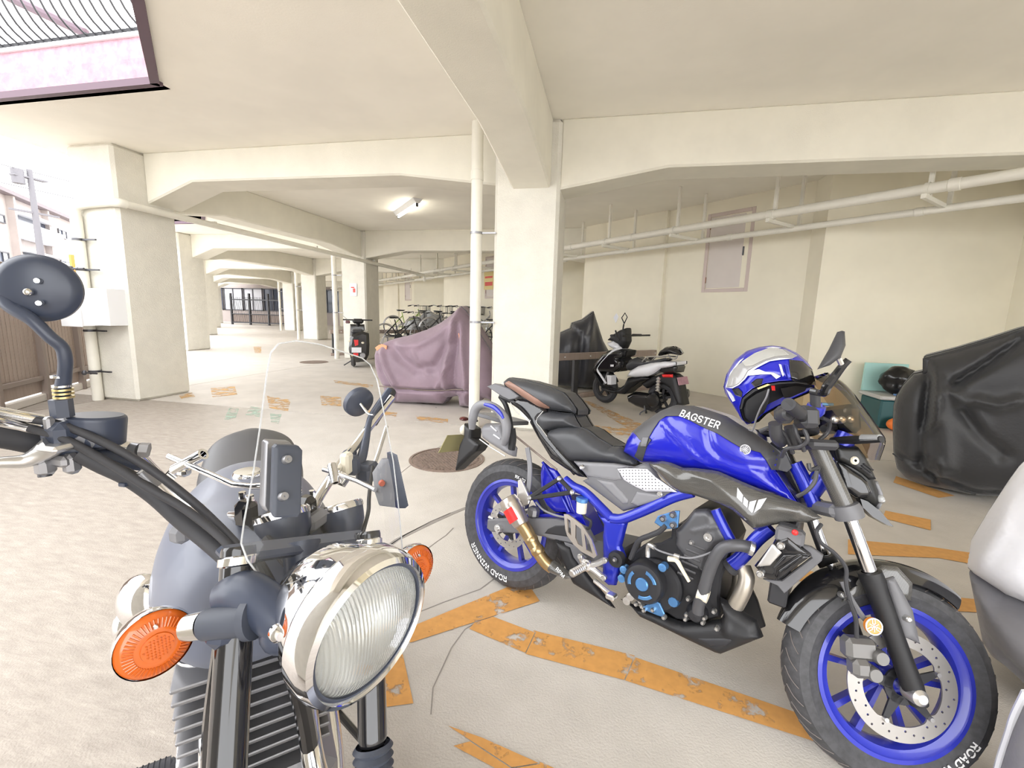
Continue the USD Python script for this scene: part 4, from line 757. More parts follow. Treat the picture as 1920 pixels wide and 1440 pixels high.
B('case_guard', tube([(-0.199, -0.18, 0.752), (-0.193, -0.19, 0.802), (-0.18, -0.19, 0.853), (-0.136, -0.19, 0.882), (-0.066, -0.19, 0.876), (-0.011, -0.19, 0.846), (0.015, -0.19, 0.807), (0.02, -0.19, 0.756), (0.005, -0.18, 0.717)], (.016, .022, .022, .020, .020, .022, .022, .018, .014), 12), 'mid_grey', label='grey tubular guard around the tail case')
B('guard_sticker', tube([(-0.114, -0.207, 0.884), (-0.059, -0.207, 0.879), (-0.016, -0.207, 0.859), (0.008, -0.207, 0.836)], (.008, .011, .010, .006), 8), 'blue_metal')
B('rear_mudguard', puff([(-0.386, 0.743), (-0.324, 0.723), (-0.322, 0.676), (-0.255, 0.653), (-0.279, 0.612), (-0.318, 0.577), (-0.41, 0.478), (-0.4, 0.624), (-0.376, 0.671)], .03, .02, .02, mirror=True), 'matt_black')
B('case_strap', tube([(0.019, -0.15, 0.791), (0.032, -0.15, 0.747), (0.031, -0.15, 0.695)], .016, 8), 'matt_black')
B('number_plate', hull([(x, y, z) for x, z in [(-0.494, 0.564), (-0.442, 0.67)] for y in (-.10, .10)]+[(x+.004, y, z) for x, z in [(-0.494, 0.564), (-0.442, 0.67)] for y in (-.10, .10)]), 'olive_back', label='licence plate seen from the side'); B('plate_lamp', ell([(-0.413, 0, 0.701)][0], (.025, .03, .03), 14), 'cream_plastic')
B('rear_turn_signal', ell([(-0.268, -0.17, 0.789)][0], (.018, .03, .011), 14), 'dark_red'); B('turn_signal_stalk', cyl([(-0.245, -0.15, 0.793)][0], [(-0.288, -0.05, 0.773)][0], .007, n=8), 'matt_black')
B('lashing_strap', tube([(0.104, -0.13, 0.719), (0.127, -0.13, 0.653), (0.138, -0.13, 0.579), (0.131, -0.12, 0.52)], .01, 4, 4, sq=(.0035, .011)), 'mid_grey'); B('mudguard_stay', tube([(-0.001, -0.1, 0.756), (0.113, -0.1, 0.708), (0.259, -0.11, 0.652)], .005, 8), 'brown_rail')
# fork, triple clamps, front mudguard (steered)
for s, nm in ((1, 'right'), (-1, 'left')):
    r = .103*s
    A = np.array([(-0.208, -0.103, 0.621), (-0.146, -0.103, 0.481), (-0.095, -0.103, 0.318)]); A2 = np.array([(0.008, -0.103, -0.007)])[0]
    A = np.vstack([A, A2]); A[:, 1] = -r
    d = A[3]-A[0]; d /= np.linalg.norm(d); up = A[0]-d*.01
    BF('fork_tube', cyl(A[1]-d*.02, A[2]+d*.05, .0185, n=24), 'chrome')
    BF('fork_upper', cyl(A[0]-d*.06, A[1]+d*.0, .0255, n=24), 'carbon')
    BF('fork_slider', lathe([(.020, 0), (.030, .002), (.031, .03), (.027, .05), (.0255, .25), (.027, np.linalg.norm(A[3]-A[2])-.03), (.022, np.linalg.norm(A[3]-A[2])+.02), (0, np.linalg.norm(A[3]-A[2])+.022)], A[2], A[3]-A[2], 24), 'matt_black')
    BF('fork_clamp', lathe([(.022, -.03), (.036, -.028), (.040, -.01), (.038, .012), (.022, .014)], A[1]+d*.005, d, 24), 'grey_plastic')
    if s == 1: FA, FD = A, d
BF('lower_yoke', bb(np.minimum(FA[1]+(-.05, 0, -.02), FA[1])*(1, 0, 1)+(0, -.11, 0), FA[1]*(1, 0, 1)+(.02, .11, .02), .012), 'grey_plastic')
BF('front_axle', cyl((0, -.125, 0), (0, .125, 0), .012, n=14), 'alu'); BF('axle_cap', lathe([(0, .02), (.012, .020), (.021, .012), (.023, 0), (.023, -.03)], (0, -.118, 0), RIGHT, 22), 'alu')
def arc_shell(R, w0, a0, a1, n=36, tip=.35, th=.0025):
    V = []
    for i, a in enumerate(np.linspace(a0, a1, n)):
        t = i/(n-1); w = w0*min(1, .55+min(t, 1-t)/tip*.45); row = []
        for u in np.linspace(-1, 1, 11):
            r = R-.045*abs(u)**2.6; row.append((r*math.cos(a), u*w, r*math.sin(a)))
        V.append(row)
    V = np.array(V); c = V*np.array([1-th/R*1.5, 1-.03, 1-th/R*1.5]); v1, f1 = grid(V); v2, f2 = grid(c); return join((v1, f1), (v2, f2[:, ::-1]))
FN = [(-0.307, 0.135), (0.21, 0.227)]; aA = math.atan2(FN[0][1], FN[0][0]); aB = math.atan2(FN[1][1], FN[1][0])
aA = aA if aA > 0 else aA+2*np.pi
BF('front_mudguard', arc_shell(.332, .068, aB, aA), 'gloss_black', smooth=True)
BF('mudguard_side', puff([(-0.131, 0.25), (-0.096, 0.286), (-0.027, 0.328), (0.014, 0.326), (0.052, 0.283), (0.044, 0.23), (0, 0.239), (-0.048, 0.252), (-0.099, 0.236), (-0.149, 0.216)], .062, .008, .02), 'carbon')
BF('fork_fairing', puff([(-0.063, 0.302), (-0.04, 0.311), (0.003, 0.223), (0.014, 0.143), (0.017, 0.135), (-0.024, 0.151), (-0.039, 0.212)], .118, .012, .02), 'grey_plastic')
for q in [(-0.023, -0.134, 0.204), (-0.16, -0.08, 0.241), (-0.018, -0.08, 0.204)]: BF('bolt', bolt(q[0], -q[1], q[2], .009, .008), 'alu')
q = np.array([(-0.114, -0.085, 0.089)][0]); cal = BF('front_caliper', join(box(q+(-.012, .0, .012), (.085, .05, .06), .012), *[lathe([(0, .018), (.017, .018), (.020, .010), (.021, -.03)], q+np.array(o_), RIGHT, 20) for o_ in ((.028, -.02, .0), (.008, -.02, -.045))], box(q+(-.02, -.01, -.035), (.05,   .05, .05), .012)), 'caliper_grey')
q = np.array([(-0.111, -0.125, 0.176)][0]); rf = BF('fork_reflector', lathe([(0, .006), (.021, .006), (.0225, 0), (.0225, -.003)], q, RIGHT, 30), 'orange_badge', label='round orange fork reflector with a tuning-fork emblem')
M = frame(q+(0, -.0062, 0), (1, 0, 0), z=RIGHT); part(rf, 'emblem_forks', xf(fork_emblem(.023), F2B @ M), 'white_print', smooth=False)
BF('reflector_bracket', tube([(-0.104, -0.115, 0.173), (-0.125, -0.11, 0.193), (-0.148, -0.1, 0.236), (-0.164, -0.09, 0.281)], .008, 6), 'grey_plastic')
BF('brake_hose', tube([(-0.238, -0.13, 0.445), (-0.257, -0.14, 0.424), (-0.246, -0.14, 0.394), (-0.211, -0.14, 0.368), (-0.183, -0.14, 0.331), (-0.184, -0.14, 0.289), (-0.176, -0.14, 0.239), (-0.157, -0.13, 0.193)], .0055, 8), 'rubber'); BF('brake_hose_end', tube([(-0.18, -0.14, 0.247), (-0.158, -0.13, 0.198), (-0.148, -0.115, 0.138)], .006, 8), 'rubber')
# head: cowl, lamp, screen, signals
mat('cowl_black', (.010, .0105, .011), .38)
HC = [(-0.166, 0.681), (-0.139, 0.686), (-0.079, 0.681), (-0.057, 0.647), (-0.038, 0.617), (-0.032, 0.577), (-0.023, 0.544), (-0.023, 0.509), (-0.038, 0.488), (-0.061, 0.5), (-0.089, 0.519), (-0.128, 0.543), (-0.132, 0.572), (-0.151, 0.637)]
BF('headlight_cowl', puff(HC, .045, .04, .04, mirror=True), 'cowl_black')
BF('cowl_panel', puff([(-0.163, 0.673), (-0.093, 0.675), (-0.073, 0.645), (-0.06, 0.615), (-0.047, 0.58), (-0.068, 0.577), (-0.087, 0.594), (-0.126, 0.619), (-0.155, 0.633)], .082, .014, .015), 'cowl_black', label='upper black cowl panel with a screw'); BF('cowl_panel', puff([(-0.16, 0.631), (-0.126, 0.615), (-0.087, 0.59), (-0.07, 0.572), (-0.058, 0.539), (-0.073, 0.524), (-0.102, 0.522), (-0.139, 0.546), (-0.143, 0.567)], .080, .014, .02), 'gloss_black')
BF('cowl_slot', join(*[tube(P, .0022, 6, 0) for P in ([(-0.094, -0.099, 0.619), (-0.068, -0.099, 0.599)], [(-0.088, -0.099, 0.625), (-0.063, -0.099, 0.607)], [(-0.096, -0.099, 0.611), (-0.072, -0.099, 0.592)])]), 'engine_dark', kind='stuff')
q = [(-0.113, -0.098, 0.633)][0]; BF('cowl_emblem', lathe([(.004, .003), (.009, .004), (.0125, 0), (.0125, -.006)], q, RIGHT, 24), 'cream_plastic')
BF('chin_blade', hull([(x, -r, z) for x, z in [(-0.089, 0.52), (-0.068, 0.513), (-0.032, 0.485), (0.001, 0.443), (-0.015, 0.446), (-0.056, 0.468), (-0.083, 0.495)] for r in (.055, .075)]), 'gloss_black'); BF('headlight_rim', puff([(-0.049, 0.574), (-0.025, 0.576), (-0.011, 0.539), (-0.016, 0.505), (-0.027, 0.485), (-0.035, 0.498), (-0.036, 0.536)], .05, .025, .02), 'mid_grey')
BF('headlight_lens', ell([(-0.03, -0.07, 0.523)][0], (.012, .014, .012), 14), 'lens_clear'); BF('headlight_lens', ell([(-0.026, -0.07, 0.518)][0], (.010, .012, .010), 14), 'alu')
for s in (-1, 1):
    a = np.array([(-0.165, -0.08, 0.691), (-0.134, -0.24, 0.693)]); a[:, 1] *= s; BF('front_turn_signal', tube([a[0], (a[0]+a[1])/2, a[1]], (.010, .013, .009), 10), 'matt_black'); e = a[0]+(a[1]-a[0])*np.array([[.65], [.97]]); BF('turn_signal_lens', cyl(e[0]+(0, 0, .003), e[1]+(0, 0, .003), .0125, .010, 12), 'lens_clear')
C_ = np.array([(-0.128, 0, 0.917), (-0.072, 0, 0.877), (-0.017, 0, 0.802), (0.026, 0, 0.732), (0.042, 0, 0.699), (0.02, 0, 0.639)]); Rg = np.array([(-0.255, -0.15, 0.858), (-0.245, -0.165, 0.83), (-0.219, -0.165, 0.785), (-0.175, -0.15, 0.739), (-0.111, -0.12, 0.694), (-0.056, -0.08, 0.63)])
V = []
for c0, r0_ in zip(spline(C_, 4), spline(Rg, 4)):
    row = []
    for u in np.linspace(-1, 1, 15): w = 1-abs(u)**1.6; row.append((r0_[0]+(c0[0]-r0_[0])*w, r0_[1]*(abs(u)**.9)*(1 if u > 0 else -1), r0_[2]+(c0[2]-r0_[2])*w))
    V.append(row)
sc_ = BF('windscreen', grid(np.array(V)), 'smoked_screen', smooth=True, label='brown smoked fly screen')
BF('screen_edge', tube(np.array(V)[:, 7], .0025, 6, 0), 'matt_black')
# bars and controls (steered)
HB = [tuple(p) for p in [(-0.23, -0.1, 0.713), (-0.293, -0.18, 0.723), (-0.362, -0.27, 0.751), (-0.428, -0.34, 0.766)]]; HBL = [(x, -y, z) for x, y, z in HB]
BF('handlebar', tube(HBL[::-1]+HB, .0115, 14), 'matt_black'); BF('grip', tube(HB[-2:], .017, 14, 0), 'rubber'); BF('grip', tube(HBL[-2:], .017, 14, 0), 'rubber')
BF('upper_yoke', join(box([(-0.238, -0.05, 0.674)][0], (.085, .24, .03), .01)), 'dark_plastic')
BF('brake_master_cylinder', join(lathe([(0, 0), (.026, 0), (.028, .05), (.022, .06), (0, .06)], np.array([(-0.281, -0.16, 0.724)][0]), (.1, 0, 1), 24)), 'dark_plastic')
q = np.array([(-0.262, -0.17, 0.776)][0]); BF('reservoir_knob', lathe([(0, .022), (.010, .022), (.014, .014), (.0235, .012), (.0255, -.005), (.020, -.018), (0, -.018)], q, (.1, -.5, .85), 28), 'blue_metal'); BF('knob_bolt', ell(q+(.002, -.012, .02), (.006, .006, .006), 10), 'alu')
BF('switch_housing', join(box([(-0.317, -0.22, 0.745)][0], (.05, .06, .06), .012), box([(-0.377, -0.22, 0.751)][0], (.045, .05, .05), .014)), 'dark_plastic')
for P in ('a',):
    BF('control_stem', tube([(-0.278, -0.2, 0.824), (-0.273, -0.19, 0.8), (-0.267, -0.18, 0.779)], .013, 12), 'dark_plastic'); BF('bar_riser', tube([(-0.372, -0.16, 0.73), (-0.36, -0.14, 0.695), (-0.327, -0.1, 0.678)], .018, 12), 'dark_plastic'); BF('bar_riser', tube([(-0.31, -0.12, 0.725), (-0.299, -0.11, 0.696), (-0.288, -0.1, 0.676)], .016, 12), 'dark_plastic')
    BF('bar_mount', join(lathe([(0, .02), (.010, .021), (.017, .014), (.019, -.014), (0, -.014)], np.array([(-0.384, -0.24, 0.749)][0]), RIGHT, 20)), 'dark_plastic')
    BF('ignition_lock', lathe([(0, .014), (.016, .014), (.019, 0), (.019, -.02)], np.array([(-0.278, -0.04, 0.684)][0]), (.1, -.3, .95), 20), 'cream_plastic')
    for s_ in ([(-0.398, -0.12, 0.707), (-0.375, -0.14, 0.718), (-0.344, -0.14, 0.709), (-0.315, -0.12, 0.678), (-0.293, -0.1, 0.646)], [(-0.321, -0.17, 0.732), (-0.319, -0.17, 0.703), (-0.299, -0.16, 0.672), (-0.288, -0.15, 0.653)], [(-0.234, -0.15, 0.753), (-0.194, -0.12, 0.744), (-0.189, -0.1, 0.714), (-0.213, -0.1, 0.69)], [(-0.302, -0.18, 0.716), (-0.294, -0.18, 0.684), (-0.306, -0.16, 0.665), (-0.333, -0.14, 0.657), (-0.326, -0.1, 0.634)], [(-0.243, -0.13, 0.597), (-0.251, -0.13, 0.565), (-0.268, -0.12, 0.537), (-0.286, -0.1, 0.518)], [(-0.26, -0.12, 0.618), (-0.255, -0.12, 0.599), (-0.232, -0.12, 0.606), (-0.238, -0.1, 0.572)]):
        BF('control_cable', tube(s_, .006, 8), 'dark_plastic')
BF('meter', box([(-0.092, 0, 0.763)][0], (.05, .16, .09), .015), 'gloss_black'); BF('meter_stay', tube([(-0.169, -0.05, 0.728), (-0.132, -0.03, 0.737), (-0.08, 0, 0.727)], .012, 10), 'matt_black')
BF('key_holder', join(*[ell(q, (.011, .011, .012), 12) for q in [(-0.166, -0.1, 0.754), (-0.145, -0.1, 0.755), (-0.12, -0.1, 0.757)]]), 'alu'); BF('blue_clip', box([(-0.188, -0.1, 0.8)][0], (.04, .01, .009), .002), 'sky_blue')
BF('mirror_arm', tube([(-0.289, -0.2, 0.824), (-0.278, -0.22, 0.817), (-0.277, -0.24, 0.816), (-0.282, -0.26, 0.829), (-0.271, -0.28, 0.857), (-0.263, -0.3, 0.881), (-0.254, -0.31, 0.895)], (.010, .010, .012, .012, .011, .010, .009), 10), 'gloss_black')
mr = BF('mirror', puff([(-0.334, 0.866), (-0.301, 0.923), (-0.278, 0.97), (-0.269, 0.973), (-0.262, 0.971), (-0.262, 0.932), (-0.276, 0.9), (-0.303, 0.878)], .312, .012, .02), 'dark_plastic', label='sharp-edged rear-view mirror seen edge-on'); BF('mirror_joint', cyl([(-0.27, -0.305, 0.884)][0], [(-0.283, -0.315, 0.898)][0], .007, n=8), 'alu')
# side stand
B('side_stand', tube([(.62, .10, .26), (.56, .22, .12), (.50, .275, .046)], .011, 10), 'matt_black')
# ---------------------------------------------------------------- the black roadster at the left: front end seen close up
mat('matt_tank', (.15, .165, .215), .42, coat=.1)
mat('black_part', (.045, .055, .085), .33)
mat('black_soft', (.06, .068, .09), .5)
mat('chrome_soft', (.80, .79, .77), .14, metal=1.)
mat('amber', (.80, .17, .02), .15, coat=.6, trans=.25)
mat('amber_core', (.62, .12, .02), .3)
mat('brass', (.62, .50, .24), .35, metal=.9)
mat('reflector', (.80, .80, .78), .22, metal=.9)
mat('seal_red', (.55, .14, .08), .5)
N = {'p': ('principled_bsdf', dict(base_color=(.95, .96, .95), roughness=.06, transmission_weight=.85, ior=1.35)), 't': ('texture_coordinate', {}), 'w': ('wave_texture', {'scale': 70., 'bands_direction': 'y'}), 'b': ('bump', {'strength': .5, 'distance': .003})}
MATS['lamp_glass'] = usdkit.material(stage, '/World/Looks/lamp_glass', N, [('t.object', 'w.vector'), ('w.fac', 'b.height'), ('b.normal', 'p.normal')], surface='p.BSDF')
FBM = np.array([[0.88295, 0.45347, 0.12151, -0.28200], [-0.46947, 0.85286, 0.22852, 0.47800], [0.00000, -0.25882, 0.96593, 0.91300], [0.00000, 0.00000, 0.00000, 1.00000]]); FBI = np.linalg.inv(FBM)
def W2F(P): P = np.atleast_2d(np.array(P, float)); return P @ FBI[:3, :3].T+FBI[:3, 3]
O_ = (-.95, 1.0, 0)
lb = thing('motorcycle', 'black roadster motorcycle with chrome headlamp and clear screen at front left', 'motorcycle', O_)
def L(nm, m, mt, **k): return part(lb, nm, m, mt, **k)
def LF(nm, m, mt, **k): return part(lb, nm, xf(m, FBM), mt, **k)
# headlamp: lens, rim, shell
hc_ = np.array((-.282, .478, .913)); ha = np.array((math.cos(math.radians(-20))*.995, math.sin(math.radians(-20))*.995, -.09)); ha /= np.linalg.norm(ha)
sh_ = L('headlamp_shell', lathe([(.092, -.012), (.0935, -.03), (.090, -.06), (.078, -.10), (.052, -.135), (.02, -.15), (0, -.152)], hc_, ha, 56), 'chrome')
L('headlamp_rim', lathe([(.086, .002), (.090, .008), (.097, .004), (.102, -.010), (.102, -.034), (.098, -.040), (.0935, -.036), (.090, -.010), (.086, -.006)], hc_, ha, 64, True), 'chrome', label='polished chrome headlamp rim')
L('rim_gasket', lathe([(.084, .003), (.0872, .003), (.0872, -.005), (.084, -.005)], hc_, ha, 64, True), 'black_part')
L('headlamp_glass', lathe([(0, .020), (.03, .0185), (.06, .012), (.078, .004), (.085, -.002), (.083, -.006), (.06, .007), (.03, .0135), (0, .015)], hc_, ha, 64), 'lamp_glass', smooth=True)
L('headlamp_reflector', lathe([(.084, -.004), (.075, -.03), (.055, -.055), (.03, -.07), (.012, -.074), (0, -.074)], hc_, ha, 48), 'reflector', smooth=True); L('bulb', join(lathe([(0, -.03), (.009, -.032), (.011, -.05), (.011, -.074)], hc_, ha, 14)), 'lens_clear')
# right indicator
ic, ia = np.array((-.549, .408, .892)), np.array((math.cos(math.radians(-26)), math.sin(math.radians(-26)), .10)); ia /= np.linalg.norm(ia)
def indicator(ic, ia, stalk, tag):
    L('indicator_bowl', lathe([(.0435, -.002), (.0445, -.012), (.040, -.028), (.028, -.042), (.012, -.048), (0, -.049)], ic, ia, 36), 'chrome')
    ln = L('indicator_lens', lathe([(0, .010), (.018, .0095), (.0185, .0075), (.024, .008), (.031, .006), (.0385, .002), (.0425, -.004), (.042, -.010), (0, -.010)], ic, ia, 40), 'amber', label='ribbed amber indicator lens')
    a_, u_, w_ = perp(ia)
    dots = []
    for i in range(-4, 5):
        for j in range(-4, 5):
            if i*i+j*j <= 16: dots.append(ell(ic+ia*.0098+u_*i*.0038+w_*j*.0038, (.0016, .0016, .0016), 6))
    for k in range(48):
        t = 2*math.pi*k/48; e = u_*math.cos(t)+w_*math.sin(t); dots.append(tube([ic+ia*.0085+e*.025, ic+ia*.0048+e*.036], .0011, 5, 0))
    part(ln, 'lens_rib', join(*dots), 'amber', kind='stuff')
    part(ln, 'lens_screw', lathe([(0, .003), (.0022, .003), (.003, 0)], ic+ia*.007+np.array((0, 0, 1))*.029, ia, 10), 'alu')
    S = np.array(stalk); d = (S[-1]-S[0])/np.linalg.norm(S[-1]-S[0])
    L('indicator_ferrule', cyl(S[0], S[1], .0165, .0175, 24), 'chrome_soft'); L('indicator_stalk', lathe([(.0185, 0), (.0195, .002), (.0215, np.linalg.norm(S[2]-S[1])-.012), (.0265, np.linalg.norm(S[2]-S[1])-.01), (.0265, np.linalg.norm(S[2]-S[1])), (0, np.linalg.norm(S[2]-S[1]))], S[1], S[2]-S[1], 26), 'black_soft')
indicator(ic, ia, [(-0.516, 0.425, 0.91), (-0.491, 0.427, 0.918), (-0.425, 0.44, 0.931)], 'right')
il = np.array([(-0.331, 0.73, 0.841)][0]); indicator(il, ia, [il-ia*.02+np.array((-.01, -.05, 0)), il-ia*.02+np.array((-.015, -.08, 0)), il-ia*.03+np.array((-.03, -.14, 0))], 'left')
# lamp bracket and fork
br_ = np.array([(-0.487, 0.459, 0.935), (-0.462, 0.461, 0.946), (-0.429, 0.456, 0.94), (-0.391, 0.446, 0.922), (-0.377, 0.444, 0.911)])
L('lamp_bracket', join(tube(br_, (.026, .029, .029, .025, .022), 18), ell(br_[-2]+(0, 0, -.01), (.027, .027, .027), 18)), 'black_part', label='dark polished lamp bracket arm'); 
bq = [(-0.374, 0.421, 0.932)][0]; bd_ = np.array(bq)-[(-0.406, 0.465, 0.899)][0]; L('bracket_bolt', lathe([(0, .008), (.006, .008), (.010, .004), (.011, 0), (.011, -.006)], bq, (.85, -.5, .1), 16), 'chrome')
for s in (1, -1):
    a, b = np.array((-.212, -.105*s, .10)), np.array((.085, -.105*s, -.60)); d = (b-a)/np.linalg.norm(b-a)
    LF('fork_cover', lathe([(0, .05), (.021, .05), (.0225, .055), (.0225, .36), (.02, .37), (0, .37)], a, d, 26), 'gloss_black')
    LF('fork_ring', lathe([(.0225, .062), (.025, .064), (.025, .074), (.0225, .076)], a, d, 26, True), 'chrome_soft')
    gp = [(.026, .37)]
    for i in range(13): gp += [(.031, .376+i*.012), (.025, .382+i*.012)]
    LF('fork_gaiter', lathe(gp, a, d, 24), 'black_soft'); LF('fork_leg', lathe([(.024, .52), (.027, .53), (.027, .80), (.02, .84), (0, .84)], a, d, 22), 'alu_grey')
LF('top_yoke', bb((-.235, -.12, .028), (-.185, .12, .044), .006), 'black_part'); LF('lower_yoke', bb((-.20, -.14, -.06), (-.13, .14, -.025), .012), 'black_part'); LF('steering_stem', cyl((-.215, 0, .04), (-.15, 0, -.08), .028, n=18), 'black_part')
LF('horn', lathe([(0, .012), (.03, .01), (.042, .004), (.044, -.01), (.02, -.03), (0, -.03)], (-.16, .03, -.12), (1, -.3, .1), 24), 'black_part')
LW = FBM @ np.array([[1, 0, 0, .105], [0, 1, 0, 0], [0, 0, 1, -.635], [0, 0, 0, 1.]])
def LWp(nm, m, mt, **k): return part(lb, nm, xf(m, LW), mt, **k)
_F2B = F2B
def wheel2(put, R, rt, w, rim):
    prof = [(rim, -w*.4), (rim+rt*.5, -w*.5), (rim+rt*.9, -w*.3), (R, 0), (rim+rt*.9, w*.3), (rim+rt*.5, w*.5), (rim, w*.4)]
    put('tyre', lathe(prof, (0, 0, 0), (0, 1, 0), 56, True), 'tyre'); put('rim', lathe([(rim+.004, -w*.38), (rim-.02, -w*.3), (rim-.028, 0), (rim-.02, w*.3), (rim+.004, w*.38)], (0, 0, 0), (0, 1, 0), 56, True), 'chrome_soft'); put('hub', lathe([(0, -.06), (.05, -.06), (.05, .06), (0, .06)], (0, 0, 0), (0, 1, 0), 24), 'alu_grey')
    put('spoke', join(*[tube([(.05*math.cos(a), s*.045, .05*math.sin(a)), ((rim-.02)*math.cos(a+.5*s), 0, (rim-.02)*math.sin(a+.5*s))], .0018, 5, 0) for a in np.linspace(0, 2*np.pi, 19)[:-1] for s in (-1, 1)]), 'chrome_soft', kind='stuff')
wheel2(LWp, .295, .075, .10, .225)
LWp('front_mudguard', arc_shell(.325, .062, .5, 2.6), 'matt_tank', smooth=True)
# mirrors
mc, ma = np.array([(-0.802, 0.491, 1.347)][0]), np.array((math.cos(math.radians(-50)), math.sin(math.radians(-50)), .0))
L('mirror_back', lathe([(0, .012), (.02, .0115), (.036, .008), (.0425, .004), (.0455, -.001), (.0475, -.003), (.0475, -.010), (0, -.010)], mc, ma, 48), 'black_part', label='round black mirror back with three screws')
a_, u_, w_ = perp(ma)
for p in [(-0.786, 0.482, 1.357), (-0.782, 0.478, 1.326), (-0.829, 0.478, 1.345)]: L('mirror_screw', lathe([(0, .001), (.0015, .003), (.0035, .003), (.0042, 0), (.0042, -.004)], p, ma, 12), 'chrome_soft')
L('mirror_pivot', ell([(-0.792, 0.473, 1.341)][0], (.0055, .0055, .0055), 14), 'chrome_soft'); L('mirror_glass', lathe([(0, -.0105), (.046, -.0105), (.046, -.012), (0, -.012)], mc, ma, 40), 'chrome')
L('mirror_stem', tube([(-0.839, 0.473, 1.346), (-0.823, 0.469, 1.322), (-0.795, 0.475, 1.302), (-0.78, 0.484, 1.278), (-0.775, 0.493, 1.263), (-0.775, 0.495, 1.244), (-0.781, 0.496, 1.224), (-0.789, 0.497, 1.206), (-0.795, 0.498, 1.191)], (.011, .0095, .0085, .0085, .0085, .0085, .0085, .0095, .0095), 16), 'black_part')
for i, y in enumerate((706, 724, 731, 738, 745)):
    L('stem_ring', lathe([(.009, -.0015), (.0122, -.0015), (.0122, .0015), (.009, .0015)], np.array([(-0.789, 0.496, 1.205)][0])+np.array((0, 0, (724-y)*.66/830)), (0, 0, 1), 18, True), 'chrome_soft' if i < 2 else 'brass')
L('mirror_nut', hull([np.array([(-0.793, 0.494, 1.162)][0])+np.array((.0135*math.cos(t), .0135*math.sin(t), z)) for t in np.linspace(0, 2*np.pi, 7)[:-1] for z in (-.004, .023)]), 'black_part')
ml, mla = np.array([(-0.678, 1.118, 1.067)][0]), np.array((.84, -.44, -.31))
L('mirror_back', lathe([(0, .012), (.02, .0115), (.036, .008), (.0425, .004), (.0440, -.003), (.0440, -.010), (0, -.010)], ml, mla, 36), 'black_part', label='far round black mirror')
L('mirror_stem', tube([(-0.606, 1.16, 1.103), (-0.617, 1.132, 1.073), (-0.631, 1.103, 1.038), (-0.629, 1.078, 1.01), (-0.618, 1.029, 0.95), (-0.622, 1.001, 0.912)], (.0085, .0095, .0085, .009, .013, .017), 12), 'black_part'); L('mirror_link', tube([(-0.669, 1.109, 1.066), (-0.642, 1.101, 1.042), (-0.622, 1.095, 1.04)], .004, 8), 'chrome_soft')
# right controls
rs_ = np.array([(-0.781, 0.531, 1.154)][0]); L('brake_reservoir', lathe([(0, 0), (.033, 0), (.0365, -.003), (.0375, -.007), (.0365, -.045), (.030, -.05), (0, -.05)], rs_, (.05, .1, 1), 40), 'black_part')
L('master_cylinder', tube([(-0.806, 0.489, 1.118), (-0.792, 0.51, 1.1), (-0.771, 0.541, 1.077), (-0.761, 0.562, 1.062)], (.019, .020, .016, .012), 14), 'black_part'); L('lever_perch', join(box([(-0.796, 0.493, 1.13)][0], (.045, .04, .045), .01)), 'black_part')
L('sight_glass', lathe([(0, .004), (.012, .004), (.014, 0), (.014, -.012)], [(-0.765, 0.5, 1.119)][0], (.6, -.75, 0), 18), 'mid_grey')
L('brake_lever', join(tube([(-0.836, 0.408, 1.105), (-0.821, 0.432, 1.104), (-0.813, 0.453, 1.1), (-0.804, 0.467, 1.107), (-0.791, 0.477, 1.119)], (.008, .008, .010, .013, .016), 12), box([(-0.781, 0.475, 1.118)][0], (.042, .035, .010), .004)), 'alu', label='polished brake lever')
L('lever_bracket', join(box([(-0.807, 0.473, 1.085)][0], (.022, .022, .026), .006), box([(-0.78, 0.489, 1.088)][0], (.020, .02, .032), .006), box([(-0.798, 0.484, 1.093)][0], (.05, .02, .018), .005)), 'alu_grey'); L('lever_bolt', cyl([(-0.808, 0.472, 1.081)][0], [(-0.807, 0.471, 1.071)][0], .008, n=12), 'steel_dark')
L('grip', tube([(-0.896, 0.405, 1.164), (-0.867, 0.429, 1.149), (-0.852, 0.47, 1.126), (-0.842, 0.5, 1.107)], .018, 18), 'rubber'); L('throttle_housing', tube([(-0.859, 0.499, 1.123), (-0.853, 0.528, 1.102)], .026, 18, 0), 'black_part')
L('lever_arm', tube([(-0.771, 0.541, 1.072), (-0.764, 0.551, 1.065), (-0.761, 0.571, 1.055)], .006, 8), 'black_part'); L('banjo_joint', join(cyl([(-0.755, 0.557, 1.092)][0], [(-0.742, 0.56, 1.091)][0], .011, n=14), cyl([(-0.742, 0.56, 1.091)][0], [(-0.732, 0.567, 1.089)][0], .0125, n=6)), 'alu_grey')
# chrome handlebar
HBr = [(-0.879, 0.504, 1.114), (-0.839, 0.54, 1.096), (-0.814, 0.585, 1.082), (-0.806, 0.603, 1.059), (-0.804, 0.628, 1.019), (-0.787, 0.65, 0.973), (-0.759, 0.662, 0.943), (-0.719, 0.663, 0.932), (-0.672, 0.653, 0.939), (-0.627, 0.634, 0.954)]
L('handlebar', tube(HBr, .0115, 18), 'chrome_soft', label='chrome swept handlebar')
L('handlebar', tube([(-0.591, 0.66, 0.94), (-0.591, 0.739, 0.914), (-0.597, 0.788, 0.903), (-0.613, 0.837, 0.911), (-0.621, 0.902, 0.937), (-0.632, 0.964, 0.952), (-0.64, 1.027, 0.967), (-0.626, 1.101, 1.02), (-0.607, 1.176, 1.076)], .0115, 14), 'chrome_soft'); L('grip', tube([(-0.634, 1.109, 1.015), (-0.629, 1.168, 1.056), (-0.639, 1.232, 1.081)], .016, 12), 'rubber')
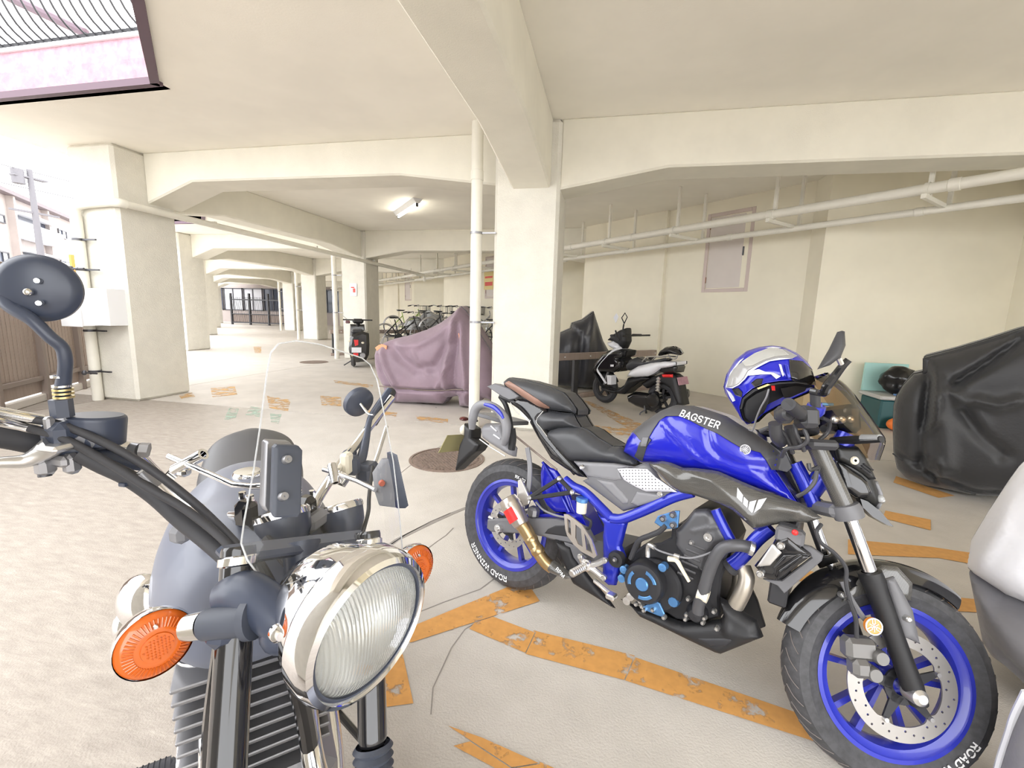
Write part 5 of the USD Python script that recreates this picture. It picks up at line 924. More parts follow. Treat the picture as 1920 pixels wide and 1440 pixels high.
L('handlebar_clamp', join(box([(-0.61, 0.629, 0.965)][0], (.035, .035, .05), .010), box([(-0.564, 0.728, 0.939)][0], (.035, .035, .045), .010), box([(-0.592, 0.681, 0.941)][0], (.03, .12, .02), .006)), 'gloss_black'); L('clamp_bolt', join(*[cyl(p, np.array(p)+(0, 0, .012), .006, n=6) for p in [(-0.611, 0.624, 0.995), (-0.597, 0.626, 0.99), (-0.581, 0.729, 0.965), (-0.567, 0.75, 0.952)]]), 'chrome')
# switch cluster on the far side
L('switch_cluster', join(box([(-0.591, 1.007, 0.909)][0], (.05, .06, .05), .012), box([(-0.642, 1.003, 0.949)][0], (.03, .04, .035), .008), box([(-0.612, 0.966, 0.94)][0], (.04, .03, .05), .008)), 'black_part'); L('clutch_perch', box([(-0.614, 0.947, 0.951)][0], (.025, .03, .055), .006), 'cream_plastic'); L('clutch_lever', tube([(-0.587, 0.999, 0.919), (-0.596, 1.049, 0.916), (-0.617, 1.16, 0.991)], .006, 8), 'alu'); L('clutch_cable', tube([(-0.561, 0.977, 0.937), (-0.543, 0.935, 0.912), (-0.519, 0.885, 0.895), (-0.504, 0.855, 0.878), (-0.462, 0.76, 0.88)], .0045, 8), 'rubber')
# hoses and cables on the near side
for P in ([(-0.827, 0.423, 1.184), (-0.825, 0.442, 1.174), (-0.821, 0.462, 1.164), (-0.815, 0.482, 1.154)], [(-0.826, 0.421, 1.173), (-0.824, 0.44, 1.161), (-0.826, 0.464, 1.148), (-0.822, 0.479, 1.139)]): L('braided_hose', tube(P, .0075, 12), 'chrome_soft')
for P, r in (([(-0.818, 0.472, 1.158), (-0.799, 0.485, 1.15), (-0.773, 0.494, 1.14), (-0.731, 0.505, 1.118), (-0.696, 0.518, 1.092), (-0.66, 0.531, 1.059), (-0.617, 0.543, 1.016), (-0.566, 0.538, 0.983), (-0.5, 0.517, 0.956)], .0062), ([(-0.825, 0.469, 1.145), (-0.792, 0.479, 1.134), (-0.758, 0.488, 1.116), (-0.707, 0.499, 1.084), (-0.664, 0.508, 1.054), (-0.624, 0.522, 1.023), (-0.569, 0.523, 0.99), (-0.512, 0.51, 0.963), (-0.475, 0.499, 0.941)], .0062), ([(-0.769, 0.494, 1.103), (-0.748, 0.506, 1.083), (-0.717, 0.519, 1.061), (-0.684, 0.531, 1.029), (-0.641, 0.534, 0.993), (-0.589, 0.53, 0.966), (-0.53, 0.518, 0.942), (-0.478, 0.496, 0.93)], .0125), ([(-0.754, 0.574, 1.063), (-0.726, 0.576, 1.041), (-0.675, 0.572, 1.014), (-0.608, 0.56, 0.981), (-0.527, 0.531, 0.953)], .004)):
    L('control_cable', tube(P, r, 12), 'rubber')
L('cable_clip', join(box([(-0.798, 0.48, 1.146)][0], (.012, .012, .03), .003), cyl([(-0.709, 0.531, 1.064)][0], [(-0.695, 0.541, 1.038)][0], .012, n=14)), 'alu_grey'); L('brake_switch', tube([(-0.713, 0.531, 1.066), (-0.699, 0.54, 1.04)], .011, 12, 0), 'lens_clear'); L('cable_tie', box([(-0.713, 0.508, 1.054)][0], (.012, .006, .006), .001), 'black_part')
# screen mounts and screen
def clampT(A, B_, rodA, rodB):
    L('screen_clamp', lathe([(.007, 0), (.0095, .001), (.0105, .004), (.0105, np.linalg.norm(np.array(B_)-A)), (.006, np.linalg.norm(np.array(B_)-A))], A, np.array(B_)-A, 20), 'chrome'); L('screen_rod', tube(np.vstack([rodA, rodB]), .0052, 12, 0), 'chrome')
clampT(*[(-0.751, 0.621, 1.033), (-0.692, 0.629, 1.067)], [(-0.762, 0.623, 1.058), (-0.72, 0.62, 1.049)], [(-0.604, 0.6, 1.03), (-0.56, 0.59, 1.036), (-0.534, 0.586, 1.042)]); L('clamp_collar', join(lathe([(.0115, -.008), (.0155, -.008), (.0155, .008), (.0115, .008)], [(-0.778, 0.639, 1.016)][0], (.4, .35, -.5), 16, True), box([(-0.733, 0.625, 1.031)][0], (.02, .02, .016), .005)), 'chrome_soft')
clampT(*[(-0.615, 0.888, 0.969), (-0.591, 0.866, 0.933)], [(-0.639, 0.89, 0.952), (-0.61, 0.886, 0.949)], [(-0.532, 0.86, 0.946), (-0.474, 0.835, 0.942)]); L('clamp_collar', lathe([(.0115, -.012), (.018, -.012), (.018, .012), (.0115, .012)], [(-0.596, 0.896, 0.931)][0], (.1, .3, .3), 16, True), 'chrome_soft')
S3 = [np.array(p) for p in [(-0.147, -0.112, 0.067), (-0.158, -0.11, 0.096), (-0.181, -0.103, 0.153), (-0.21, -0.097, 0.224), (-0.241, -0.092, 0.302), (-0.254, -0.088, 0.334), (-0.26, -0.078, 0.35), (-0.264, -0.052, 0.361), (-0.265, -0.015, 0.364), (-0.264, 0.03, 0.36), (-0.263, 0.068, 0.357), (-0.259, 0.087, 0.348), (-0.248, 0.104, 0.321), (-0.22, 0.123, 0.251), (-0.191, 0.142, 0.177), (-0.155, 0.155, 0.087), (-0.114, 0.165, -0.015), (-0.111, 0.124, -0.024), (-0.116, 0.072, -0.011), (-0.123, 0.025, 0.008), (-0.123, -0.009, 0.007), (-0.122, -0.041, 0.005), (-0.123, -0.064, 0.009), (-0.129, -0.086, 0.023), (-0.139, -0.104, 0.047)]]
S3 = np.array(S3); ym, yw = (S3[:, 1].max()+S3[:, 1].min())/2, np.ptp(S3[:, 1])/2
SP = np.column_stack([S3[:, 1], S3[:, 2]])
SP[16:22] += np.array([(0, -.0)]*6)
pgS = Polygon(ccw(SP)).buffer(0).buffer(.008).buffer(-.008)
def scr_x(y, u, k=.0): return -.12-.4*u-.025*((y-ym)/yw)**2+k
ring = np.array(shapely.segmentize(pgS.exterior, .012).coords)[:-1]; x0, z0, x1, z1 = pgS.bounds; gx, gz = np.meshgrid(np.arange(x0, x1, .014), np.arange(z0, z1, .014)); G = np.column_stack([gx.ravel(), gz.ravel()]); pts_ = shapely.points(G); G = G[shapely.contains(pgS, pts_) & (shapely.distance(pts_, pgS.exterior) > .007)]
A = np.vstack([ring, G]); T = Delaunay(A).simplices; T = T[shapely.contains(pgS, shapely.points(A[T].mean(1)))]
LF('clear_screen', (np.column_stack([scr_x(A[:, 0], A[:, 1]), A[:, 0], A[:, 1]]), T), 'clear_screen', smooth=True, label='clear rounded wind screen')
E_ = np.column_stack([scr_x(ring[:, 0], ring[:, 1]), ring[:, 0], ring[:, 1]]); LF('screen_edge', tube(np.vstack([E_, E_[:1]]), .0013, 6, 0), 'lens_clear')
def pad(c, s, nm='screen_pad'): return c
for P, xo, rr in (([(-0.185, -0.093, 0.2), (-0.187, -0.089, 0.204), (-0.187, -0.058, 0.204), (-0.184, -0.052, 0.198), (-0.151, -0.052, 0.114), (-0.149, -0.056, 0.109), (-0.149, -0.088, 0.11), (-0.152, -0.092, 0.117)], .012, 1),):
    P = np.array(P); Q = np.column_stack([P[:, 1], P[:, 2]]); v, f = prism(Q, 0, .014, .003, .002); X = np.column_stack([-.105-.4*v[:, 1]+v[:, 2]-.004, v[:, 0], v[:, 1]]); LF('screen_pad', (X, f), 'black_soft', label='black rubber screen pad with two screws')
    X2 = np.column_stack([-.105-.4*v[:, 1]-v[:, 2]*1.6-.02, v[:, 0]*1.0, v[:, 1]]); LF('pad_plate', (X2, f[:, ::-1]), 'alu_grey')
for p in [(-0.163, -0.078, 0.187), (-0.144, -0.081, 0.139)]: LF('pad_screw', lathe([(.0, .001), (.0015, .003), (.0055, .003), (.0065, 0), (.0065, -.006)], p, (.93, 0, .37), 14), 'alu_grey')
LP = np.array([(-0.442, 0.859, 1.014), (-0.432, 0.857, 1.018), (-0.387, 0.815, 0.925), (-0.395, 0.817, 0.917), (-0.421, 0.83, 0.908)]); LP2 = LP+np.array((-.025, .018, 0)); L('screen_pad', hull(np.vstack([LP, LP2])), 'black_soft'); pp = np.array([(-0.453, 0.871, 1.003), (-0.474, 0.871, 0.999), (-0.49, 0.857, 0.969), (-0.475, 0.839, 0.932), (-0.46, 0.828, 0.91), (-0.424, 0.83, 0.909)]); L('pad_plate', hull(np.vstack([pp, pp+np.array((-.006, .006, 0))])), 'mid_grey'); L('pad_screw', lathe([(0, .003), (.006, .003), (.007, 0), (.007, -.004)], [(-0.462, 0.843, 0.955)][0], (.7, -.7, 0), 14), 'seal_red')
# instruments behind the screen
g1 = np.array([(-0.567, 0.664, 0.931)][0]); g2 = np.array([(-0.523, 0.782, 0.899)][0]); up_ = np.array((-.35, .25, .9))
for g, R_ in ((g1, .050), (g2, .046)):
    L('gauge', lathe([(0, -.045), (R_*.7, -.04), (R_*.95, -.015), (R_, .012), (R_*.98, .022), (R_*.9, .024)], g, up_, 36), 'black_part'); L('gauge_bezel', lathe([(R_*.86, .020), (R_*.97, .026), (R_*1.03, .022), (R_*1.03, .012), (R_*.9, .012)], g, up_, 36, True), 'chrome'); L('gauge_face', lathe([(0, .017), (R_*.9, .017)], g, up_, 30), 'gloss_black')
L('gauge_bracket', join(tube([g1-up_*.03, (g1+g2)/2-up_*.05, g2-up_*.03], .02, 12), tube([(g1+g2)/2-up_*.05, (g1+g2)/2-up_*.12], .015, 10, 0)), 'black_part'); L('warning_light_bar', box((g1+g2)/2-up_*.0, (.035, .06, .035), .01), 'mid_grey')
for P in ([(-0.551, 0.606, 0.936), (-0.485, 0.575, 0.915), (-0.453, 0.556, 0.886)], [(-0.51, 0.691, 0.898), (-0.446, 0.662, 0.891), (-0.397, 0.61, 0.889)], [(-0.546, 0.566, 0.939), (-0.497, 0.542, 0.915), (-0.464, 0.524, 0.896)]): L('wiring_loom', tube(P, .008, 10), 'rubber')
# tank, seat, engine (body steered a little to the right of the front end)
FW0, FW1 = np.array([(-0.565, 0.588, 0.846)][0]), np.array([(-0.91, 0.973, 0.858)][0]); ax0 = FW1-FW0; ax0[2] = 0; LN = np.linalg.norm(ax0); bx = ax0/LN; rt = np.array((bx[1], -bx[0], 0))
rt = rt if rt @ (np.array((0, 0, 0))-FW0) < 0 else -rt
TA = np.array([(-0.557, 0.57, 0.849)][0]); TB = np.array([(-0.898, 0.946, 0.869)][0]); TA[2] = TB[2] = 0
V = []
for s, wd, zt, zb in ((0, .02, .86, .78), (.02, .075, .905, .73), (.08, .12, .93, .70), (.2, .150, .948, .69), (.35, .165, .958, .695), (.5, .168, .962, .71), (.65, .16, .962, .735), (.8, .14, .955, .76), (.92, .105, .94, .78), (.985, .06, .915, .80), (1., .02, .89, .83)):
    c = TA+(TB-TA)*s; row = []; zc = zb+(zt-zb)*.42
    for t in np.linspace(0, 2*np.pi, 41)[:-1]:
        cx, cz = math.cos(t), math.sin(t); x = np.sign(cx)*abs(cx)**.8*wd; z = np.sign(cz)*abs(cz)**.85; z = zc+z*((zt-zc) if z > 0 else (zc-zb)); row.append(c+rt*x*(1-.18*max(0, (z-zc)/(zt-zc)))+np.array((0, 0, z)))
    V.append(row)
def sgrid(V, k=5):
    V = np.array(V); S = np.stack([spline(V[:, j], k) for j in range(V.shape[1])], 1); return grid(S, True)
m = sgrid(V); m = (m[0], m[1][:, ::-1]); L('fuel_tank', m, 'matt_tank', smooth=True, label='matt blue-black teardrop fuel tank')
BU = (TB-TA)/np.linalg.norm(TB-TA)
def BP(s, r, z): return TA+BU*s+rt*r+np.array((0, 0, z))
L('filler_cap', lathe([(0, .016), (.026, .016), (.03, .010), (.03, -.01)], BP(.30, 0, .955), (0, 0, 1), 26), 'chrome')
L('tank_seam', tube([BP(.02, .05, .735), BP(.1, .12, .70), BP(.25, .152, .70), BP(.4, .155, .73)], .004, 6), 'chrome_soft')
V = []
for s, wd, zt, zb in ((.50, .06, .86, .80), (.54, .11, .88, .76), (.7, .14, .84, .74), (.9, .15, .84, .74), (1.1, .13, .86, .76), (1.2, .06, .85, .78)):
    V.append([BP(s, math.cos(t)*wd, (zt+zb)/2+math.sin(t)*(zt-zb)/2) for t in np.linspace(0, 2*np.pi, 25)[:-1]])
m = sgrid(V); L('seat', (m[0], m[1][:, ::-1]), 'seat_vinyl', smooth=True)
MB = np.eye(4); MB[:3, 0], MB[:3, 1], MB[:3, 2], MB[:3, 3] = BU, rt, (0, 0, 1), (TA[0], TA[1], 0)
def LB(nm, m, mt, **k): return part(lb, nm, xf(m, MB), mt, **k)
LB('crankcase', join(bb((.02, -.13, .26), (.50, .13, .44), .03), bb((.1, -.06, .22), (.4, .06, .28), .02)), 'alu_grey'); LB('engine_cover', lathe([(0, .035), (.07, .033), (.10, .02), (.11, 0), (.11, -.04)], (.22, .13, .36), (0, 1, 0), 36), 'chrome')
for i in range(9): LB('cooling_fin', bb((.06, -.12, .46+i*.026), (.28, .13, .468+i*.026), .002), 'alu_grey')
LB('cylinder', bb((.09, -.08, .44), (.25, .08, .70), .02), 'engine_dark')
L('air_cleaner_cover', ell([(-0.886, 0.646, 0.729)][0], (.055, .04, .06), 28), 'chrome', smooth=True, label='chrome air cleaner cover'); L('tool_box', ell([(-0.992, 0.69, 0.628)][0], (.03, .035, .045), 20), 'chrome', smooth=True); L('ignition_cover', box([(-0.676, 0.561, 0.952)][0], (.03, .03, .03), .008), 'mid_grey')
for y in (-.05, .05): LB('exhaust_pipe', tube([(.10, y*1.6, .56), (.0, y*1.6, .50), (-.03, y*2, .40), (.05, y*2.4, .26), (.3, y*3, .22), (.9, y*3.2, .26), (1.25, y*3.4, .30)], (.02, .02, .02, .02, .022, .032, .034), 16), 'chrome_soft')
LB('footpeg', tube([(.28, .16, .33), (.28, .29, .33)], .018, 14, 0), 'rubber'); LB('peg_rib', join(*[lathe([(.018, -.002), (.0205, 0), (.018, .002)], (.28, .18+i*.010, .33), (0, 1, 0), 14) for i in range(11)]), 'rubber', kind='stuff'); LB('brake_pedal', tube([(.3, .17, .28), (.1, .19, .27), (-.02, .2, .31)], .008, 8), 'chrome_soft')
LB('frame_tube', join(*[tube([(-.03, s*.03, .85), (.0, s*.07, .6), (.06, s*.09, .30), (.5, s*.10, .26), (.62, s*.11, .5), (.6, s*.1, .78)], .016, 10) for s in (-1, 1)]), 'gloss_black')
WB = MB @ np.array([[1, 0, 0, 1.02], [0, 1, 0, 0], [0, 0, 1, .298], [0, 0, 0, 1.]])
wheel2(lambda nm, m, mt, **k: part(lb, nm, xf(m, WB), mt, **k), .298, .08, .12, .218)
part(lb, 'rear_mudguard', xf(arc_shell(.33, .075, .2, 2.6), WB), 'matt_tank', smooth=True); LB('swingarm', join(*[tube([(.55, s*.11, .34), (1.02, s*.10, .298)], .018, 8, 0) for s in (-1, 1)]), 'gloss_black'); LB('shock_absorber', join(*[cyl((.98, s*.13, .34), (.80, s*.13, .72), .026, n=14) for s in (-1, 1)]), 'chrome_soft'); LB('tail_lamp', ell((1.36, 0, .68), (.03, .05, .03), 14), 'dark_red'); LB('side_stand', tube([(.45, -.12, .26), (.40, -.26, .02)], .011, 8, 0), 'gloss_black')
# ---------------------------------------------------------------- helmet on the blue motorcycle
mat('visor', (.33, .33, .33), .12, coat=.6)
mat('visor_clear', (.42, .42, .40), .1, coat=.8)
mat('helmet_white', (.80, .81, .86), .25, coat=.6)
mat('helmet_lining', (.02, .02, .023), .75)
HO = [(0.856, 1.094), (0.86, 1.142), (0.882, 1.198), (0.916, 1.233), (0.954, 1.25), (0.989, 1.258), (1.027, 1.255), (1.066, 1.238), (1.099, 1.212), (1.117, 1.186), (1.127, 1.152), (1.131, 1.128), (1.112, 1.108), (1.074, 1.082), (1.028, 1.046), (0.994, 1.015), (0.971, 0.981), (0.949, 0.97), (0.93, 0.985), (0.913, 1.009), (0.888, 1.04), (0.866, 1.068)]
hm = thing('helmet', 'blue, black and white full-face helmet hung on the handlebar of the blue motorcycle', 'helmet', M=BKM)
hp_ = dict(r0=.0, W=.135, D=.14)
def H(nm, P, m, lift=.003, **k): return part(hm, nm, puff(P, base=HO, lift=lift, s=.007, **hp_), m, smooth=True, **k)
LNN = [(0.945, 0.988), (0.934, 1.024), (0.942, 1.061), (0.97, 1.094), (1.005, 1.116), (1.04, 1.128), (1.086, 1.137), (1.114, 1.136), (1.135, 1.125), (1.118, 1.106), (1.081, 1.081), (1.038, 1.047), (1.005, 1.017), (0.984, 0.986), (0.963, 0.975)]
HS_ = Polygon(ccw(HO)).buffer(0).difference(Polygon(ccw(LNN)).buffer(.004)); HS_ = HS_ if HS_.geom_type == 'Polygon' else max(HS_.geoms, key=lambda g: g.area)
part(hm, 'shell', puff(np.array(HS_.exterior.coords)[:-1], base=HO, s=.009, **hp_), 'blue', smooth=True); part(hm, 'shell', xf(puff(HO, s=.012, **hp_), np.diag([1, -1, 1, 1.])), 'blue', smooth=True)
H('black_patch', [(1.057, 1.206), (1.092, 1.207), (1.117, 1.186), (1.131, 1.147), (1.134, 1.135), (1.104, 1.131), (1.074, 1.139), (1.066, 1.168)], 'gloss_black')
H('blue_stripe', [(1.048, 1.188), (1.058, 1.188), (1.072, 1.148), (1.064, 1.143)], 'blue_metal', .006)
H('white_stripe', [(1.033, 1.187), (1.04, 1.186), (1.053, 1.153), (1.05, 1.147), (1.043, 1.162)], 'helmet_white', .006); H('white_stripe', [(0.944, 1.137), (0.962, 1.157), (0.98, 1.164), (1, 1.157), (1.024, 1.157), (1.045, 1.148), (1.033, 1.137), (1.018, 1.15), (0.995, 1.148), (0.974, 1.143)], 'helmet_white', .006)
H('white_stripe', [(0.877, 1.093), (0.886, 1.146), (0.912, 1.192), (0.924, 1.201), (0.901, 1.159), (0.888, 1.12), (0.884, 1.092)], 'helmet_white', .004); H('white_stripe', [(0.98, 1.242), (1.001, 1.248), (1.025, 1.247), (1.014, 1.241)], 'helmet_white', .004)
H('black_patch', [(0.902, 1.089), (0.925, 1.095), (0.939, 1.083), (0.938, 1.065), (0.915, 1.069)], 'gloss_black'); H('black_patch', [(0.964, 1.115), (0.978, 1.131), (0.997, 1.134), (0.993, 1.114), (0.976, 1.102)], 'gloss_black'); H('white_stripe', [(0.88, 1.086), (0.897, 1.077), (0.909, 1.064), (0.915, 1.05), (0.904, 1.045), (0.892, 1.062)], 'helmet_white', .004)
H('visor', [(0.881, 1.094), (0.883, 1.127), (0.896, 1.158), (0.923, 1.186), (0.954, 1.219), (0.995, 1.243), (1.038, 1.242), (1.075, 1.224), (1.065, 1.211), (1.03, 1.207), (0.995, 1.194), (0.97, 1.172), (0.949, 1.156), (0.94, 1.13), (0.926, 1.11), (0.904, 1.096)], 'visor', .007, label='grey tinted visor'); H('visor_edge', [(0.881, 1.093), (0.904, 1.095), (0.926, 1.109), (0.941, 1.129), (0.95, 1.155), (0.971, 1.172), (0.996, 1.193), (1.03, 1.207), (1.066, 1.211), (1.048, 1.205), (1.008, 1.193), (0.977, 1.169), (0.957, 1.15), (0.944, 1.125), (0.928, 1.105), (0.905, 1.091)], 'helmet_white', .009)
H('visor_window', [(0.921, 1.186), (0.955, 1.217), (0.996, 1.241), (1.032, 1.239), (1.055, 1.221), (1.018, 1.21), (0.989, 1.195), (0.96, 1.173), (0.938, 1.169)], 'visor_clear', .009)
part(hm, 'lining', puff(LNN, base=HO, lift=.001, own=(-.075, .05), s=.007, **hp_), 'helmet_lining', smooth=True, label='dark open underside of the helmet')
H('rim_trim', [(0.934, 1.024), (0.942, 1.061), (0.97, 1.094), (1.005, 1.116), (1.04, 1.128), (1.086, 1.137), (1.114, 1.136), (1.114, 1.131), (1.087, 1.132), (1.041, 1.122), (1.007, 1.11), (0.976, 1.089), (0.948, 1.058), (0.941, 1.025)], 'rubber', .008)
part(hm, 'cheek_pad', puff([(0.947, 0.997), (0.942, 1.025), (0.952, 1.057), (0.978, 1.084), (1.013, 1.106), (1.014, 1.071), (1.003, 1.035), (0.983, 0.996), (0.962, 0.981)], base=HO, lift=-.022, s=.008, **hp_), 'seat_vinyl', smooth=True); part(hm, 'cheek_pad', puff([(1.042, 1.11), (1.082, 1.125), (1.11, 1.125), (1.106, 1.111), (1.075, 1.087), (1.052, 1.08)], base=HO, lift=-.035, s=.008, **hp_), 'helmet_lining', smooth=True)
H('yellow_sticker', [(0.982, 1.101), (1.011, 1.119), (1.02, 1.117), (0.987, 1.097)], 'yellow_print', .010); H('red_button', [(1.021, 1.114), (1.031, 1.116), (1.033, 1.1), (1.024, 1.099)], 'red_badge', .012)
part(hm, 'chin_strap', tube([(1.02, -0.15, 1.102), (1.016, -0.15, 1.073), (1.003, -0.14, 1.038), (0.992, -0.12, 1), (0.984, -0.1, 0.96), (0.971, -0.1, 0.96)], .003, 6), 'mid_grey')

# ---------------------------------------------------------------- sheeted vehicles
def cover_mat(name, col, rough, **k): mat(name, col, rough, var=.10, scale=3., bump=.25, bscale=18., dist=.01, sheen=.2, **k)
cover_mat('purple_sheet', (.27, .195, .24), .6); cover_mat('black_sheet', (.035, .036, .044), .32); cover_mat('grey_sheet', (.022, .022, .024), .5); mat('silver_sheet', (.84, .84, .88), .38, bump=.35, bscale=10., dist=.012); cover_mat('dark_sheet', (.19, .185, .20), .5); mat('pale_sheet', (.50, .52, .54), .5, bump=.3, bscale=14., dist=.01)
mat('orange_tag', (.85, .36, .20), .5); mat('edge_piping', (.30, .30, .29), .4)
def fr(X, Y, yaw): a = math.radians(yaw); M = np.eye(4); M[:3, 0] = (math.cos(a), math.sin(a), 0); M[:3, 1] = (-math.sin(a), math.cos(a), 0); M[:3, 3] = (X, Y, 0); return M
pc = thing('covered_motorcycle', 'motorcycle under a faded purple sheet beside the white downpipe', 'motorcycle cover', M=fr(-2.5, 6.0, 0))
PC = [(-0.766, 0.678), (-0.743, 0.758), (-0.672, 0.832), (-0.585, 0.883), (-0.465, 0.929), (-0.196, 0.995), (0.052, 1.083), (0.23, 1.172), (0.39, 1.286), (0.52, 1.407), (0.594, 1.346), (0.673, 1.237), (0.752, 1.107), (0.848, 0.976), (0.959, 0.817), (1.025, 0.61), (1.054, 0.308), (1.003, 0.127), (0.877, 0.149), (0.695, 0.012), (0.526, 0.011), (0.505, 0.156), (0.346, 0.122), (0.272, 0.024), (-0.037, 0.019), (-0.482, -0.002), (-0.594, 0.075), (-0.643, 0.234), (-0.718, 0.359), (-0.758, 0.518)]
F = [([(0.537, 1.395), (0.472, 1.039), (0.395, 0.659), (0.38, 0.274)], 0.075, 0.038), ([(0.537, 1.395), (0.574, 1.043), (0.522, 0.666), (0.493, 0.281)], -0.075, 0.038), ([(0.537, 1.395), (0.63, 0.896), (0.682, 0.446), (0.687, 0.076)], 0.090, 0.045), ([(-0.441, 0.883), (-0.259, 0.674), (-0.045, 0.529), (0.234, 0.575), (0.441, 0.888)], -0.075, 0.068), ([(-0.577, 0.816), (-0.481, 0.538), (-0.349, 0.308)], 0.075, 0.045), ([(-0.648, 0.687), (-0.568, 0.438), (-0.452, 0.254)], -0.075, 0.038), ([(-0.34, 0.857), (-0.009, 0.87), (0.282, 1.033), (0.471, 1.217)], 0.060, 0.060), ([(-0.728, 0.229), (-0.35, 0.236), (-0.097, 0.236), (0.152, 0.241), (0.396, 0.267), (0.7, 0.278)], -0.083, 0.019), ([(-0.522, 0.169), (-0.456, 0.029)], 0.075, 0.022), ([(-0.368, 0.179), (-0.421, 0.031)], -0.090, 0.022), ([(0.541, 0.237), (0.535, 0.034)], 0.075, 0.022), ([(0.443, 0.616), (0.347, 0.427), (0.25, 0.266)], 0.045, 0.022), ([(-0.076, 0.775), (-0.011, 0.624), (0.152, 0.478)], 0.030, 0.030)]
part(pc, 'sheet', puff(PC, .12, .28, .34, mirror=True, s=.028, ridges=F), 'purple_sheet', smooth=True)
part(pc, 'drawcord', tube([(-0.636, -0.34, 0.257), (-0.431, -0.34, 0.253), (-0.296, -0.34, 0.246), (-0.162, -0.34, 0.25), (-0.029, -0.34, 0.242), (0.168, -0.34, 0.245), (0.363, -0.34, 0.261), (0.523, -0.34, 0.281), (0.713, -0.34, 0.283)], .008, 8), 'brown_rail'); part(pc, 'cord_toggle', ell([(0.225, -0.3, -0.012)][0], (.02, .02, .015), 10), 'black_soft')
for P in ([(-0.672, -0.3, 0.777), (-0.589, -0.31, 0.824), (-0.488, -0.34, 0.81)], [(0.59, -0.36, 1.049), (0.613, -0.38, 0.959), (0.641, -0.4, 0.841)]): part(pc, 'reflective_tag', tube(P, .01, 4, 4, sq=(.004, .026)), 'orange_tag')
bc = thing('covered_motorcycle', 'motorcycle under a black sheet behind the brown rail at the back wall', 'motorcycle cover', M=fr(-.35, 8.2, 10))
BC = [(-0.855, 0.752), (-0.679, 0.919), (-0.51, 1.001), (-0.323, 1.09), (-0.297, 1.187), (-0.11, 1.256), (0.072, 1.404), (0.165, 1.164), (0.271, 0.886), (0.405, 0.667), (0.458, 0.465), (0.349, 0.256), (0.275, 0.129), (0.169, 0.017), (-0.087, 0.021), (-0.376, 0.045), (-0.623, 0.058), (-0.83, 0.072)]
part(bc, 'sheet', puff(BC, .1, .32, .36, mirror=True, s=.03, ridges=[([(0.073, 1.39), (-0.029, 0.857), (-0.049, 0.077)], .06, .06), ([(0.073, 1.39), (-0.136, 0.975), (-0.172, 0.073)], -.06, .06), ([(0.073, 1.39), (0.154, 0.822), (0.157, 0.042)], -.05, .06), ([(-0.296, 1.171), (-0.361, 0.604), (-0.336, 0.068)], .04, .05)]), 'black_sheet', smooth=True)
part(bc, 'skirt_hem', tube([(0.15, -0.12, 0.037), (-0.102, -0.12, 0.041), (-0.386, -0.12, 0.064), (-0.63, -0.12, 0.077)], .012, 8), 'black_sheet')
gc = thing('covered_motorcycle', 'large vehicle under a dark grey sheet by the right-hand wall', 'motorcycle cover', M=fr(2.85, 4.2, -32))
GC = [(-0.421, 0.639), (-0.412, 0.73), (-0.382, 0.823), (-0.33, 0.925), (-0.272, 0.949), (-0.284, 1.066), (-0.271, 1.079), (-0.102, 1.155), (0.06, 1.239), (0.21, 1.324), (0.352, 1.383), (0.508, 1.283), (0.635, 0.96), (0.725, 0.53), (0.711, 0.26), (0.555, 0.162), (0.444, 0.094), (0.321, 0.059), (0.149, 0.018), (0.011, 0.017), (-0.142, 0.016), (-0.268, 0.044), (-0.333, 0.109), (-0.37, 0.239), (-0.404, 0.46)]
F = [([(-0.205, 0.961), (-0.158, 0.801), (-0.156, 0.613), (-0.192, 0.478), (-0.18, 0.33)], 0.075, 0.025), ([(-0.228, 0.937), (-0.219, 0.75), (-0.207, 0.54), (-0.184, 0.241)], -0.090, 0.030), ([(-0.083, 0.894), (0.05, 1.038), (0.213, 1.241)], -0.105, 0.030), ([(-0.2, 0.951), (-0.058, 0.816), (0.07, 0.636), (0.199, 0.423)], 0.045, 0.043), ([(-0.008, 0.702), (0.102, 0.551), (0.219, 0.418)], -0.075, 0.043), ([(-0.342, 0.279), (-0.188, 0.207), (-0.074, 0.152), (0.135, 0.098), (0.24, 0.121)], -0.045, 0.015), ([(-0.158, 0.801), (-0.097, 0.562), (-0.043, 0.257)], 0.045, 0.051), ([(-0.136, 0.167), (-0.083, 0.106)], -0.075, 0.017), ([(-0.092, 0.298), (-0.06, 0.166)], 0.045, 0.017), ([(0.056, 0.793), (0.152, 0.769), (0.24, 0.822)], 0.060, 0.034)]
part(gc, 'sheet', puff(GC, .12, .30, .30, mirror=True, s=.024, ridges=F), 'grey_sheet', smooth=True); part(gc, 'pocket_flap', puff([(-0.286, 1.058), (-0.099, 1.148), (0.068, 1.236), (0.223, 1.322), (0.116, 1.139), (0.028, 1.019), (-0.079, 0.881), (-0.142, 0.905), (-0.209, 0.94), (-0.271, 0.936)], .22, .03, .05, s=.03), 'grey_sheet', smooth=True)
part(gc, 'seam', tube([(-0.367, -0.3, 0.262), (-0.289, -0.3, 0.213), (-0.186, -0.3, 0.172), (-0.07, -0.3, 0.116), (0.04, -0.3, 0.083), (0.143, -0.3, 0.066)], .006, 6), 'grey_sheet')
sv = thing('covered_motorcycle', 'vehicle under a silver and dark sheet cut off by the right edge', 'motorcycle cover', M=fr(1.9, 1.55, -46))
SA = [(-0.534, 0.834), (-0.55, 0.777), (-0.584, 0.642), (-0.611, 0.52), (-0.609, 0.418), (-0.585, 0.396), (-0.491, 0.359), (-0.387, 0.356), (-0.269, 0.488), (-0.202, 0.708), (-0.189, 0.921), (-0.349, 1.033), (-0.465, 0.988)]
